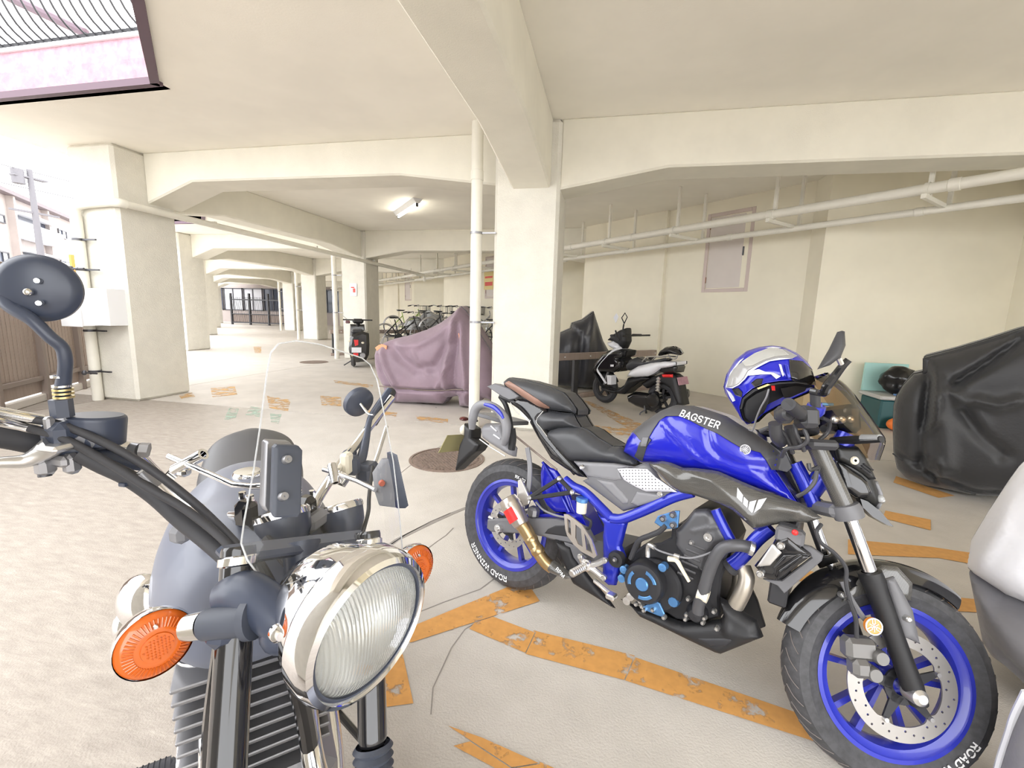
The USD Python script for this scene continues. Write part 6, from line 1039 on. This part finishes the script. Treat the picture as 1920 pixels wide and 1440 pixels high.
SB = [(-0.611, 0.429), (-0.587, 0.407), (-0.493, 0.369), (-0.389, 0.366), (-0.271, 0.496), (-0.2, 0.434), (-0.163, 0.113), (-0.25, -0.027), (-0.365, 0.026), (-0.425, 0.075), (-0.462, 0.097), (-0.502, 0.114), (-0.531, 0.152)]
part(sv, 'silver_panel', puff(SA, .05, .20, .16, mirror=True, s=.02, ridges=[([(-0.528, 0.788), (-0.525, 0.626), (-0.559, 0.483)], .02, .02)]), 'silver_sheet', smooth=True, label='silver upper panel of the sheet')
part(sv, 'dark_panel', puff(SB, .05, .20, .16, mirror=True, s=.02, ridges=[([(-0.507, 0.207), (-0.45, 0.182), (-0.378, 0.128)], -.02, .015)]), 'dark_sheet', smooth=True, label='dark lower panel of the sheet')
part(sv, 'piping', tube([(-0.593, -0.1, 0.459), (-0.57, -0.1, 0.438), (-0.48, -0.1, 0.402), (-0.38, -0.1, 0.4)], .005, 6), 'edge_piping')
part(sv, 'dark_panel', puff([(-.28, .45), (-.22, .85), (.1, 1.0), (.5, .92), (1.0, .88), (1.35, .7), (1.42, .3), (1.3, .16), (.6, .2), (.1, .16), (-.2, .14)], .06, .20, .2, mirror=True, s=.05), 'dark_sheet', smooth=True)
for x in (-.02, 1.18): part(sv, 'wheel', join(lathe([(.20, -.05), (.26, -.06), (.29, 0), (.26, .06), (.20, .05)], (x, 0, .29), (0, 1, 0), 40, True), lathe([(0, -.03), (.205, -.03), (.205, .03), (0, .03)], (x, 0, .29), (0, 1, 0), 30)), 'tyre')
tr = thing('covered_motorcycle', 'pale sheet edge with white trim in the bottom right corner', 'motorcycle cover', M=fr(1.55, .85, -46))
part(tr, 'sheet', puff([(-0.604, 0.382), (-0.612, 0.302), (-0.615, 0.242), (-0.618, 0.154), (-0.619, 0.032), (-0.607, -0.134), (-0.483, -0.06), (-0.376, 0.302), (-0.411, 0.543), (-0.519, 0.54)], .03, .12, .1, mirror=True, s=.03), 'dark_sheet', smooth=True)
part(tr, 'white_trim', tube([(-0.6, -0.05, 0.412), (-0.609, -0.05, 0.334), (-0.611, -0.05, 0.281), (-0.615, -0.05, 0.187), (-0.616, -0.05, 0.068)], .010, 8), 'helmet_white')
part(tr, 'leg', cyl(np.array([(-0.485, 0, -0.046)][0]), np.array([(-0.485, 0, -0.046)][0])*np.array((1, 1, 0)), .03), 'black_steel')

# ---------------------------------------------------------------- white scooter by the back wall
ws = thing('scooter', 'white and black scooter with a pink number plate by the back wall', 'scooter', M=fr(.45, 6.5, -38))
def S(nm, m, mt, **k): return part(ws, nm, m, mt, **k)
def mir(f): return join(f(1), f(-1))
def wsw(c, R, w):
    c = np.array(c); t = S('tyre', lathe([(R*.62, -w*.4), (R*.8, -w*.5), (R*.95, -w*.3), (R, 0), (R*.95, w*.3), (R*.8, w*.5), (R*.62, w*.4)], c, (0, 1, 0), 36, True), 'rubber'); S('rim', lathe([(R*.64, -w*.36), (R*.55, -w*.2), (R*.55, w*.2), (R*.64, w*.36)], c, (0, 1, 0), 36, True), 'engine_dark'); S('hub', lathe([(0, -w*.5), (R*.2, -w*.5), (R*.2, w*.5), (0, w*.5)], c, (0, 1, 0), 16), 'engine_dark')
    S('spoke', join(*[xf(bb((0, -.012, -.016), (R*.58, .012, .016)), np.array([[math.cos(a), 0, -math.sin(a), c[0]], [0, 1, 0, c[1]], [math.sin(a), 0, math.cos(a), c[2]], [0, 0, 0, 1.]])) for a in np.linspace(.3, .3+2*np.pi, 6)[:-1]]), 'engine_dark')
fw_, rw_ = np.array([(-0.549, 0, 0.193), (0.436, 0, 0.212)]); fw_[2] = .24; rw_[2] = .24
wsw(fw_, .235, .09); wsw(rw_, .235, .10)
S('front_mudguard', xf(arc_shell(.27, .055, .5, 2.5), np.array([[1, 0, 0, fw_[0]], [0, 1, 0, 0], [0, 0, 1, fw_[2]], [0, 0, 0, 1.]])), 'matt_black', smooth=True); S('fork', mir(lambda s: tube([fw_+(0, .06*s, 0), fw_+(.10, .06*s, .30)], .018, 10, 0)), 'alu_grey')
LS = [(-0.722, 0.49), (-0.674, 0.582), (-0.556, 0.713), (-0.44, 0.823), (-0.283, 0.861), (-0.119, 0.849), (-0.141, 0.768), (-0.215, 0.736), (-0.149, 0.686), (-0.166, 0.603), (-0.257, 0.528), (-0.581, 0.489), (-0.665, 0.462), (-0.546, 0.305), (-0.459, 0.266), (-0.236, 0.265), (-0.108, 0.366), (-0.059, 0.47), (0.051, 0.484), (0.193, 0.518), (0.282, 0.498), (0.128, 0.431), (-0.045, 0.294), (-0.115, 0.218), (-0.351, 0.198), (-0.499, 0.243), (-0.614, 0.348)]
S('leg_shield', puff(LS, .10, .10, .10, mirror=True, s=.02), 'matt_black', smooth=True); S('white_edge', tube([(-0.377, -0.205, 0.346), (-0.477, -0.205, 0.448), (-0.546, -0.205, 0.523), (-0.51, -0.205, 0.61), (-0.396, -0.205, 0.736), (-0.285, -0.205, 0.835), (-0.154, -0.205, 0.885)], .017, 8), 'helmet_white', label='white edge of the leg shield')
S('inner_box', puff([(-0.633, 0.604), (-0.477, 0.77), (-0.281, 0.836), (-0.128, 0.841), (-0.149, 0.751), (-0.214, 0.728), (-0.149, 0.686), (-0.165, 0.595), (-0.257, 0.524), (-0.499, 0.508), (-0.626, 0.51)], .18, .04, .05), 'gloss_black'); S('paper_tag', plate([(-0.362, 0.473), (-0.283, 0.478), (-0.272, 0.343), (-0.342, 0.337)], .10, .225), 'helmet_white'); S('small_label', plate([(-0.309, 0.634), (-0.246, 0.64), (-0.248, 0.611), (-0.31, 0.604)], .22, .226), 'helmet_white')
S('rear_body', puff([(-0.061, 0.486), (-0.012, 0.58), (0.109, 0.657), (0.28, 0.714), (0.494, 0.758), (0.66, 0.767), (0.665, 0.724), (0.596, 0.695), (0.454, 0.657), (0.345, 0.568), (0.195, 0.49), (0.279, 0.529), (0.051, 0.487)], .12, .10, .08, mirror=True, s=.02), 'helmet_white', smooth=True, label='white tail panel'); S('rear_lower', puff([(0.281, 0.514), (0.476, 0.599), (0.605, 0.6), (0.672, 0.564), (0.783, 0.212), (0.706, 0.198), (0.575, 0.402), (0.473, 0.447), (0.34, 0.429), (0.225, 0.35), (0.131, 0.4)], .06, .06, .06, mirror=True), 'matt_black')
S('tail_lamp', puff([(0.435, 0.685), (0.641, 0.721), (0.667, 0.695), (0.651, 0.62), (0.493, 0.586), (0.407, 0.628)], .09, .04, .04, mirror=True), 'gloss_black'); S('red_reflector', puff([(0.469, 0.583), (0.621, 0.601), (0.625, 0.558), (0.489, 0.54)], .12, .04, .03), 'red_badge')
S('seat', puff([(-0.13, 0.64), (-0.062, 0.727), (0.027, 0.767), (0.102, 0.743), (0.175, 0.719), (0.442, 0.79), (0.508, 0.782), (0.414, 0.728), (0.197, 0.674), (0.041, 0.61), (-0.086, 0.564)], .06, .12, .07, mirror=True, s=.02), 'seat_vinyl', smooth=True)
npl = [(x, y, z) for x, z in [(0.68, 0.564), (0.712, 0.469)] for y in (-.12, .12)]; S('number_plate', hull([np.array(p)+(d, 0, 0) for p in npl for d in (0, .012)]+[]), 'pink', label='pink number plate')
S('rear_carrier', mir(lambda s: join(tube([(x, y*s, z) for x, y, z in [(0.046, -0.1, 0.593), (0.181, -0.12, 0.756), (0.264, -0.12, 0.797), (0.512, -0.12, 0.81)]], .010, 8), tube([(x, y*s, z) for x, y, z in [(0.191, -0.12, 0.634), (0.219, -0.12, 0.721), (0.288, -0.12, 0.721)]], .008, 8))), 'alu'); 
S('engine', join(lathe([(0, .03), (.08, .025), (.10, 0), (.10, -.16)], [(0.374, -0.16, 0.219)][0], (0, -1, 0), 28), puff([(-0.076, 0.207), (0.032, 0.273), (0.282, 0.296), (0.459, 0.231), (0.454, 0.107), (0.34, 0.039), (0.086, 0.072), (-0.049, 0.113)], .05, .10, .06)), 'gloss_black'); S('kick_lever', tube([(0.287, -0.2, 0.131), (0.305, -0.22, 0.075), (0.247, -0.23, 0.018), (0.276, -0.24, -0.076)], .010, 8), 'steel_dark')
S('shock', lathe([(.02, 0), (.034, .01), (.02, .03), (.034, .05), (.02, .07), (.034, .09), (.02, .11), (.034, .13), (.02, .15), (.034, .17), (.02, .19), (0, .20)], [(0.432, -0.14, 0.347)][0], (0, .0, 1), 14), 'alu'); S('muffler', lathe([(0, 0), (.06, .01), (.07, .05), (.07, .35), (.05, .40), (0, .40)], [(0.718, 0.14, 0.335)][0], (-1, 0, -.1), 22), 'gloss_black')
S('front_apron', puff([(-0.5, 0.935), (-0.372, 0.977), (-0.27, 0.935), (-0.243, 0.839), (-0.34, 0.832), (-0.444, 0.873)], .05, .10, .07, mirror=True), 'helmet_white'); S('handlebar_cowl', puff([(-0.513, 0.968), (-0.418, 1.056), (-0.305, 1.126), (-0.201, 1.163), (-0.176, 0.973), (-0.225, 0.865), (-0.307, 0.916), (-0.451, 0.963)], .04, .08, .06, mirror=True), 'matt_black'); S('handlebar', cyl([(-0.057, -0.33, 1.063)][0], np.array([(-0.057, -0.33, 1.063)][0])*np.array((1, -1, 1)), .012), 'matt_black'); [S('grip', cyl(np.array((a_, s*.22, z_)), np.array((a_+.06, s*.36, z_)), .018, n=12), 'rubber') for s in (-1, 1) for a_, z_ in [[(-0.279, 1.055)][0]]]
S('mirror_stem', tube([(-0.176, -0.16, 1.102), (-0.165, -0.17, 1.18), (-0.152, -0.18, 1.219)], .010, 8), 'matt_black'); S('mirror', join(*[tube(P, .007, 6, 0) for P in [[(-0.132, -0.2, 1.227), (-0.181, -0.2, 1.306), (-0.131, -0.2, 1.373), (-0.089, -0.2, 1.317), (-0.132, -0.2, 1.227)]]]), 'matt_black'); S('mirror_glass', plate([(-0.278, 1.227), (-0.325, 1.305), (-0.276, 1.37), (-0.237, 1.317)], .196, .2), 'helmet_white'); S('lever', tube([(-0.309, -0.15, 1.119), (-0.237, -0.2, 1.052), (-0.179, -0.22, 0.993)], .012, 8), 'matt_black')
S('centre_stand', mir(lambda s: tube([(rw_[0]-.25, .08*s, .2), (rw_[0]-.15, .14*s, .02)], .014, 8, 0)), 'matt_black')
hb = thing('helmet', 'small black half helmet on the tail of the white scooter', 'helmet', M=fr(.45, 6.5, -38))
part(hb, 'shell', puff([(0.34, 0.811), (0.375, 0.889), (0.445, 0.943), (0.54, 0.958), (0.606, 0.93), (0.656, 0.869), (0.63, 0.845), (0.501, 0.855), (0.422, 0.833)], .02, .13, .09, mirror=True, s=.015), 'gloss_black', smooth=True); part(hb, 'chin_cup', tube([(0.521, -0.1, 0.846), (0.566, -0.1, 0.799), (0.636, -0.1, 0.806), (0.655, -0.1, 0.851)], .006, 6), 'alu_grey')

# ---------------------------------------------------------------- dark scooter seen from behind, far back
ds = thing('scooter', 'dark scooter with a red tail lamp seen from behind by the second inner column', 'scooter', M=fr(-5.55, 9.15, 31))
def D(nm, m, mt, **k): return part(ds, nm, m, mt, **k)
DSB = [(-0.164, 0.68), (-0.11, 0.756), (0.107, 0.833), (0.25, 0.784), (0.256, 0.53), (0.239, 0.3), (0.162, 0.146), (-0.032, 0.122), (-0.161, 0.225), (-0.195, 0.428)]
D('body', join(xf(prism(DSB, -.10, 1.0, .06, .06), np.array([[1, 0, 0, 0], [0, 0, 1, 0], [0, 1, 0, 0], [0, 0, 0, 1.]]))), 'gloss_black'); D('seat', bb((-.14, .05, .76), (.14, .75, .86), .05), 'seat_vinyl')
cx, cz = [(-0.103, 0.149)][0]
for y in (.15, 1.35): D('tyre', lathe([(.15, -.045), (.2, -.05), (.24, 0), (.2, .05), (.15, .045)], (cx, y, .24), (1, 0, 0), 32, True), 'rubber')
D('tail_lamp', xf(prism([(-0.078, 0.643), (0.018, 0.643), (0.015, 0.53), (-0.058, 0.499)], -.14, -.08), np.array([[1, 0, 0, 0], [0, 0, 1, 0], [0, 1, 0, 0], [0, 0, 0, 1.]])), 'red_badge'); D('number_plate', xf(prism([(-0.13, 0.474), (0.078, 0.474), (0.075, 0.357), (-0.133, 0.357)], -.16, -.14), np.array([[1, 0, 0, 0], [0, 0, 1, 0], [0, 1, 0, 0], [0, 0, 0, 1.]])), 'helmet_white'); D('red_reflector', xf(prism([(-0.098, 0.347), (0.01, 0.347), (0.008, 0.288), (-0.099, 0.289)], -.15, -.12), np.array([[1, 0, 0, 0], [0, 0, 1, 0], [0, 1, 0, 0], [0, 0, 0, 1.]])), 'red_badge')
D('yellow_sticker', ell([(-0.126, -0.14, 0.29)][0], (.02, .01, .02), 10), 'yellow_print'); D('muffler', cyl([(0.104, -0.16, 0.291)][0], np.array([(0.104, -0.16, 0.291)][0])+(0, .5, 0), .06, n=18, b=.01), 'alu_grey'); D('turn_signal', ell([(0.111, -0.15, 0.579)][0], (.035, .02, .025), 10), 'cream_plastic'); D('turn_signal', ell([(-0.17, -0.15, 0.62)][0], (.03, .02, .025), 10), 'cream_plastic')
D('steering_column', tube([(.0, 1.25, .5), (.02, 1.12, 1.0)], .05, 10, 0), 'matt_black'); D('handlebar_cowl', box((.02, 1.0, 1.03), (.26, .14, .12), .04), 'matt_black'); D('handlebar', cyl((-.33, .98, 1.06), (.36, .98, 1.06), .016, n=10), 'matt_black'); D('mirror', box([(-0.216, 0.9, 1.008)][0], (.10, .03, .07), .012), 'dark_red'); D('mirror_stem', tube([(-.22, .98, 1.06), (-.34, .95, 1.17)], .008, 8, 0), 'alu'); D('leg_shield', hull([(x, y, z) for x, y, z in ((-.17, 1.15, .95), (.17, 1.15, .95), (-.2, 1.2, .4), (.2, 1.2, .4), (-.15, 1.1, .9), (.15, 1.1, .9), (-.2, 1.05, .4), (.2, 1.05, .4))]), 'gloss_black'); D('side_stand', join(cyl((.05, .35, .25), (-.32, .30, .02), .014, n=8), cyl((.05, .35, .25), (.25, .28, .02), .014, n=8)), 'steel_dark')

# ---------------------------------------------------------------- rails between the bays
for k in range(2):
    o = np.array(off(k)); lab = ['brown steel rail in front of the black-sheeted motorcycle', 'brown steel rail in front of the parked bicycles'][k]
    M = fr(-.48+o[0], 7.1+o[1], 46.9); t = thing('barrier_rail', lab, 'rail', M=M); x0, x1 = ((-.55, 2.0), (-2.3, 2.0))[k]
    part(t, 'top_rail', bb((x0, -.04, .62), (x1, .04, .73), .008), 'brown_metal'); part(t, 'base_beam', bb((x0, -.05, 0), (x1, .05, .07), .008), 'brown_metal')
    for x in (x0+.1, .02, x1-.1): part(t, 'post', bb((x-.05, -.03, .05), (x+.05, .03, .63), .006), 'black_steel')
    part(t, 'rail_bolt', join(*[ell((x, -.042, .675), (.018, .006, .010), 8) for x in np.arange(x0+.3, x1, .55)]), 'helmet_white', kind='stuff')

# ---------------------------------------------------------------- bicycles in the second bay
mat('bike_green', (.35, .50, .12), .35); mat('bike_black', (.03, .03, .035), .35); mat('bike_silver', (.55, .55, .57), .3, metal=.7); mat('bike_blue', (.10, .14, .28), .35)
def bicycle(M, fm, label, cover=False):
    t = thing('bicycle', label, 'bicycle', M=M)
    def p(nm, m, mt, **k): return part(t, nm, m, mt, **k)
    for x in (0, 1.08):
        p('tyre', lathe([(.315, -.016), (.335, 0), (.315, .016), (.30, 0)], (x, 0, .335), (0, 1, 0), 36, True), 'bike_silver' if x else 'rubber')
        p('spoke', join(*[tube([(x, 0, .335), (x+.31*math.cos(a), 0, .335+.31*math.sin(a))], .003, 4, 0) for a in np.linspace(0, 2*np.pi, 13)[:-1]]), 'bike_silver', kind='stuff')
    p('frame', join(*[tube(q, .016, 8, 0) for q in ([(0, .05, .335), (.42, 0, .29)], [(.42, 0, .29), (.30, 0, .80)], [(0, .05, .335), (.33, 0, .68)], [(.42, 0, .29), (.90, 0, .78)], [(.40, 0, .45), (.90, 0, .72)], [(.87, 0, .92), (.98, 0, .55), (1.08, .05, .335)])]), fm)
    p('saddle', hull([(.14, .08, .88), (.14, -.08, .88), (.42, .02, .87), (.42, -.02, .87), (.16, .07, .83), (.16, -.07, .83), (.36, 0, .83)]), 'seat_vinyl'); p('handlebar', tube([(.66, .30, 1.02), (.80, .26, 1.05), (.86, 0, 1.0), (.80, -.26, 1.05), (.66, -.30, 1.02)], .013, 8), 'bike_silver'); [p('grip', cyl((.74, s*.28, 1.035), (.62, s*.31, 1.01), .018, n=8), 'rubber') for s in (-1, 1)]
    p('crank', join(lathe([(0, -.01), (.09, -.01), (.09, .01), (0, .01)], (.42, -.05, .29), (0, 1, 0), 16), cyl((.42, -.08, .29), (.50, -.08, .15), .01, n=6), cyl((.42, .08, .29), (.34, .08, .43), .01, n=6), bb((.46, -.16, .14), (.54, -.08, .165)), bb((.30, .08, .42), (.38, .16, .445))), 'bike_black')
    p('basket', join(bb((.98, -.18, .78), (1.24, .18, .79)), *[bb((1.23, -.19+i*.047, .79), (1.236, -.184+i*.047, 1.03)) for i in range(9)], *[bb((.97+i*.045, -.19, .79), (.976+i*.045, -.186, 1.03)) for i in range(7)], *[bb((.97+i*.045, .186, .79), (.976+i*.045, .19, 1.03)) for i in range(7)], bb((.97, -.19, 1.02), (1.24, -.18, 1.035)), bb((.97, .18, 1.02), (1.24, .19, 1.035)), bb((1.23, -.19, 1.02), (1.24, .19, 1.035))), 'bike_black'); p('mudguard', xf(arc_shell(.355, .03, .9, 3.0, 20), np.array([[1, 0, 0, 0], [0, 1, 0, 0], [0, 0, 1, .335], [0, 0, 0, 1.]])), 'bike_silver', smooth=True); p('stand', join(cyl((0, .07, .33), (-.12, .09, .02), .01, n=6), cyl((0, -.07, .33), (-.12, -.09, .02), .01, n=6)), 'bike_silver')
    if cover: p('sheet', puff([(-.1, .35), (.1, .75), (.45, .85), (.78, 1.12), (.95, 1.0), (1.25, .95), (1.4, .35)], .02, .25, .2, mirror=True, s=.05, ridges=[([(.78, 1.1), (.6, .4)], .05, .06), ([(.8, 1.1), (1.1, .4)], .05, .06)]), 'pale_sheet', smooth=True, label='pale grey sheet over the bicycle')
mat('rack_grey', (.30, .30, .31), .5, metal=.5)
BKS = []
NM = ['black bicycle nearest the second inner column', 'bicycle with a green frame and pale wheel, second from the column', 'bicycle under a pale grey sheet in the bicycle row', 'silver bicycle just right of the pale sheet', 'dark blue bicycle, second to the right of the pale sheet', 'black bicycle left of the purple sheet slope', 'silver bicycle above the middle of the purple sheet slope', 'black bicycle near the top of the purple sheet slope', 'dark blue bicycle just left of the purple sheet peak', 'silver bicycle just right of the purple sheet peak', 'black bicycle seen between downpipe and middle column']
CL = ['bike_black', 'bike_green', 'bike_silver', 'bike_silver', 'bike_blue', 'bike_black', 'bike_silver', 'bike_black', 'bike_blue', 'bike_silver', 'bike_black']
PX = [(-6.539, 12.278, 0), (-7.002, 13.74, 0), (-6.324, 13.213, 0), (-5.906, 13.021, 0), (-6.174, 14.221, 0), (-5.359, 12.915, 0), (-5.7, 14.497, 0), (-5.019, 13.509, 0), (-4.936, 13.99, 0), (-4.385, 13.441, 0), (-3.881, 13.713, 0)]
rk = thing('bicycle_rack', 'low grey steel rack under the bicycle row behind the brown rail', 'rack', (-5.5, 13.5, 0))
A_, B_ = np.array(PX[0])*(1, 1, 0), np.array(PX[-1])*(1, 1, 0); d_ = (B_-A_)/np.linalg.norm(B_-A_)
for q in (0., .55): part(rk, 'rail', xf(bb((-.4, q-.03, .2), (np.linalg.norm(B_-A_)+.6, q+.03, .245)), frame(A_, d_, z=(0, 0, 1))), 'rack_grey')
for i in range(12):
    for q in (0., .55): part(rk, 'leg', xf(bb((i*.6-.4, q-.02, 0), (i*.6-.36, q+.02, .2)), frame(A_, d_, z=(0, 0, 1))), 'rack_grey')
for i, (p, n_, c_) in enumerate(zip(PX, NM, CL)):
    M = fr(p[0], p[1], 38+(i*7) % 11); h_ = .245+.22*(i % 2); M[2, 3] = h_; bicycle(M, c_, n_, i == 2); part(rk, 'trough', xf(bb((-.35, -.04, -.04), (1.4, .04, .0)), M), 'rack_grey'); [part(rk, 'trough_leg', xf(bb((x-.02, -.02, -h_), (x+.02, .02, -.04)), M), 'rack_grey') for x in (-.2, 1.2)]

# ---------------------------------------------------------------- things by the right-hand wall
mat('teal_plastic', (.02, .10, .11), .4); mat('mint_card', (.42, .70, .66), .6); mat('black_bag', (.012, .012, .013), .18); mat('orange_cloth', (.90, .22, .04), .55); mat('grey_lid', (.55, .55, .54), .5); mat('blue_card', (.15, .30, .62), .5)
def WY(y, u): return u
tb = thing('storage_box', 'dark teal storage box with a grey lid and red latch by the right wall', 'box', (4.0, 6.6, 0))
part(tb, 'body', bb((3.45, 6.38, 0), (4.25, 6.85, .37), .02), 'teal_plastic'); part(tb, 'lid', bb((3.42, 6.35, .37), (4.28, 6.87, .42), .015), 'grey_lid'); part(tb, 'latch', bb((3.66, 6.345, .27), (3.86, 6.37, .36), .006), 'dark_red'); part(tb, 'label_patch', bb((3.66, 6.365, .18), (3.84, 6.378, .25), .002), 'blue_card'); part(tb, 'label_patch', bb((3.62, 6.362, .22), (3.74, 6.377, .26), .002), 'helmet_white')
solo('orange_cloth', ell((3.62, 6.28, .085), (.13, .08, .085), 20), 'orange_cloth', 'crumpled orange cloth bundle in front of the teal storage box', 'cloth')
solo('bin_bag', (lambda m: (m[0]+np.array([0, 0, 0])+.05*(meshkit.noise(m[0]*14, 3)[:, None]-.5)*(m[0]-np.array((3.72, 6.60, .605)))/.18, m[1]))(ell((3.72, 6.60, .605), (.19, .15, .18), 40)), 'black_bag', 'shiny knotted black bag on the teal storage box', 'bag', smooth=True)
solo('mint_card', bb((3.42, 6.79, .425), (3.92, 6.82, .80)), 'mint_card', 'mint green card board leaning behind the black bag', 'board')
solo('paper_packet', bb((3.80, 6.42, .422), (4.16, 6.56, .45), .004), 'helmet_white', 'white and blue packets lying on the teal box lid', 'packet'); solo('paper_packet', bb((3.62, 6.38, .422), (3.8, 6.48, .445), .004), 'blue_card', 'flat blue packet at the front edge of the box lid', 'packet')

# ---------------------------------------------------------------- far gate and the building behind it
gt = thing('gate', 'dark barred gate at the far end of the passage', 'gate', (-25.5, 28, 0))
GX0, GX1, GY = -26.4, -21.8, 27.2
for x in np.linspace(GX0, GX1, 4): part(gt, 'post', bb((x-.06, GY-.06, 0), (x+.06, GY+.06, 2.2), .01), 'black_steel')
part(gt, 'top_rail', bb((GX0, GY-.03, 1.72), (GX1, GY+.03, 1.80)), 'black_steel'); part(gt, 'mid_rail', bb((GX0, GY-.03, .72), (GX1, GY+.03, .78)), 'black_steel'); part(gt, 'bottom_rail', bb((GX0, GY-.03, .12), (GX1, GY+.03, .2)), 'black_steel')
for x in np.arange(GX0+.1, GX1, .12): part(gt, 'bar', cyl((x, GY, .15), (x, GY, 1.95), .012, n=6), 'black_steel')
part(gt, 'lower_panel', bb((GX0, GY+.03, .15), (GX1, GY+.05, .75)), 'brown_metal')
ofc = thing('building', 'building with tall windows behind the far gate', 'building', (-24, 33, 0))
part(ofc, 'wall', join(bb((-36, 31.5, 0), (-18, 32.5, .95)), bb((-36, 31.5, 2.75), (-18, 32.5, 6))), 'beige_wall')
for i in range(9):
    x = -35+i*1.9; f = part(ofc, 'window', join(bb((x, 31.44, .95), (x+.08, 31.6, 2.75)), bb((x+1.75, 31.44, .95), (x+1.83, 31.6, 2.75)), bb((x, 31.44, 2.68), (x+1.83, 31.6, 2.75)), bb((x, 31.44, .95), (x+1.83, 31.6, 1.02)), bb((x+.86, 31.45, .95), (x+.93, 31.58, 2.75))), 'steel_dark')
    part(f, 'pane', bb((x+.08, 31.5, 1.02), (x+1.75, 31.52, 2.68)), ('curtain', 'glass_dark', 'curtain')[i % 3]); part(ofc, 'pier', bb((x+1.83, 31.5, .95), (x+1.9, 32.4, 2.75)), 'beige_wall')
# ---------------------------------------------------------------- across the lane: flats, pole, signs
hs = thing('apartment_building', 'pale three-storey flats beyond the fence at left', 'building', M=[[-0.64279, -0.76604, 0.00000, -41.67604], [0.76604, -0.64279, -0.00000, 25.39092], [0.00000, -0.00000, 1.00000, 0.00000], [0.00000, 0.00000, 0.00000, 1.00000]])
def A_(nm, m, mt, **k): return part(hs, nm, m, mt, **k)
A_('wall', bb((-7, .3, 0), (11, 6, 8.35)), 'beige_wall'); A_('roof', bb((-7.3, -.3, 8.35), (11.3, 6.3, 8.6)), 'roof_dark')
def rect(P): P = np.array(P); return P[:, 0].min(), P[:, 0].max(), P[:, 1].min(), P[:, 1].max()
for P in ([(-4.094, 6.863), (-2.496, 6.456)], [(6.348, 7.287), (7.861, 6.739)], [(-4.035, 4.406), (-2.662, 3.737)], [(6.053, 4.668), (7.945, 4.093)]):
    x0, x1, z0, z1 = rect(P); f = A_('window', join(bb((x0-.08, .2, z0-.08), (x1+.08, .35, z0)), bb((x0-.08, .2, z1), (x1+.08, .35, z1+.08)), bb((x0-.08, .2, z0), (x0, .35, z1)), bb((x1, .2, z0), (x1+.08, .35, z1)), bb(((x0+x1)/2-.03, .22, z0), ((x0+x1)/2+.03, .34, z1))), 'steel_dark'); part(f, 'pane', bb((x0, .27, z0), ((x0+x1)/2, .3, z1)), 'glass_dark'); part(f, 'pane', bb(((x0+x1)/2, .27, z0), (x1, .3, z1)), 'curtain')
for P in ([(-1.248, 7.296), (4.694, 6.375)], [(-1.562, 4.737), (4.806, 4.131)], [(-2.116, 2.877), (4.135, 2.027)]):
    x0, x1, z0, z1 = rect(P); A_('balcony_recess', bb((x0, .15, z0), (x1, .33, z1)), 'glass_dark'); b = A_('balcony_parapet', bb((x0-.15, -.45, z0-.75), (x1+.15, .2, z0+.35)), 'curtain')
    for i in range(7): part(b, 'panel_joint', bb((x0+(x1-x0)*i/6-.015, -.465, z0-.7), (x0+(x1-x0)*i/6+.015, -.44, z0+.3)), 'beige_wall')
    A_('balcony_awning', bb((x0-.1, -.6, z1-.05), (x1+.1, .2, z1+.06)), 'white_paint')
x0, x1, z0, z1 = rect([(-1.565, 7.944), (3.761, 1.503)])
for x in (x0, x1): A_('pilaster', bb((x-.25, -.1, 0), (x+.05, .35, 8.35)), 'beige_wall')
pl_ = [(-35.408, 21.73, 8.946), (-34.03, 21.21, 3.999), (-33.59, 20.884, 1.438)]; pb = np.array(pl_[1]); t = thing('utility_pole', 'grey utility pole with a transformer beyond the fence', 'pole', (pb[0], pb[1], 0))
top = np.array(pl_[0]); px_, py_ = pb[0], pb[1]
part(t, 'pole', cyl((px_, py_, 0), (px_, py_, top[2]), .20, .13, 14), 'pole_grey'); part(t, 'transformer', join(cyl((px_-.15, py_-.5, top[2]-.9), (px_-.15, py_-.5, top[2]-.1), .28, n=14), bb((px_-.3, py_-.8, top[2]-.5), (px_+.1, py_+.8, top[2]-.42))), 'pole_grey')
part(t, 'cross_arm', bb((px_-.06, py_-1.2, top[2]-2.5), (px_+.06, py_+1.2, top[2]-2.4)), 'pole_grey')
for dz in (.1, 1.1): part(t, 'wire', tube([(px_, py_+s, top[2]-dz-.6*(1-(s/14)**2)+.6) for s in (-14, -7, 0, 7, 14)], .02, 5, 4), 'pole_grey')
sg = np.array([(-23.539, 16.016, 3.019)][0]); t = thing('sign', 'small orange banner sign beyond the fence', 'sign', (sg[0], sg[1], 0)); part(t, 'pole', cyl((sg[0], sg[1], 0), (sg[0], sg[1], sg[2]+.6), .04, n=8), 'pole_grey'); part(t, 'banner', bb((sg[0]-.06, sg[1]-.3, sg[2]-.45), (sg[0]+.06, sg[1]+.3, sg[2]+.35)), 'orange_cloth')
bd0 = fr(-30, 3, 128); t = thing('building', 'white low house beyond the fence left of the utility pole', 'building', M=bd0)
part(t, 'wall', bb((-6, .5, 0), (-1.5, 6, 5.2)), 'curtain'); part(t, 'roof', bb((-6.3, .2, 5.2), (-1.2, 6.3, 5.45)), 'roof_dark')
# brick by the kerb and the slim bar over the balcony
solo('brick', bb((-6.35, 3.35, 0.002), (-6.15, 3.46, .065), .004), 'seal_red', 'single red brick lying at the foot of the fence', 'brick')
aw = [(-7.341, 4.6, 4.951), (-6.221, 4.6, 4.453)]; t = thing('awning_bar', 'dark slanting bar behind the curved balcony railing', 'bar', aw[1]); part(t, 'bar', tube(aw, .05, 8, 0), 'drip'); part(t, 'support', cyl(aw[1], (aw[1][0], aw[1][1], 3.7), .02, n=8), 'black_steel')
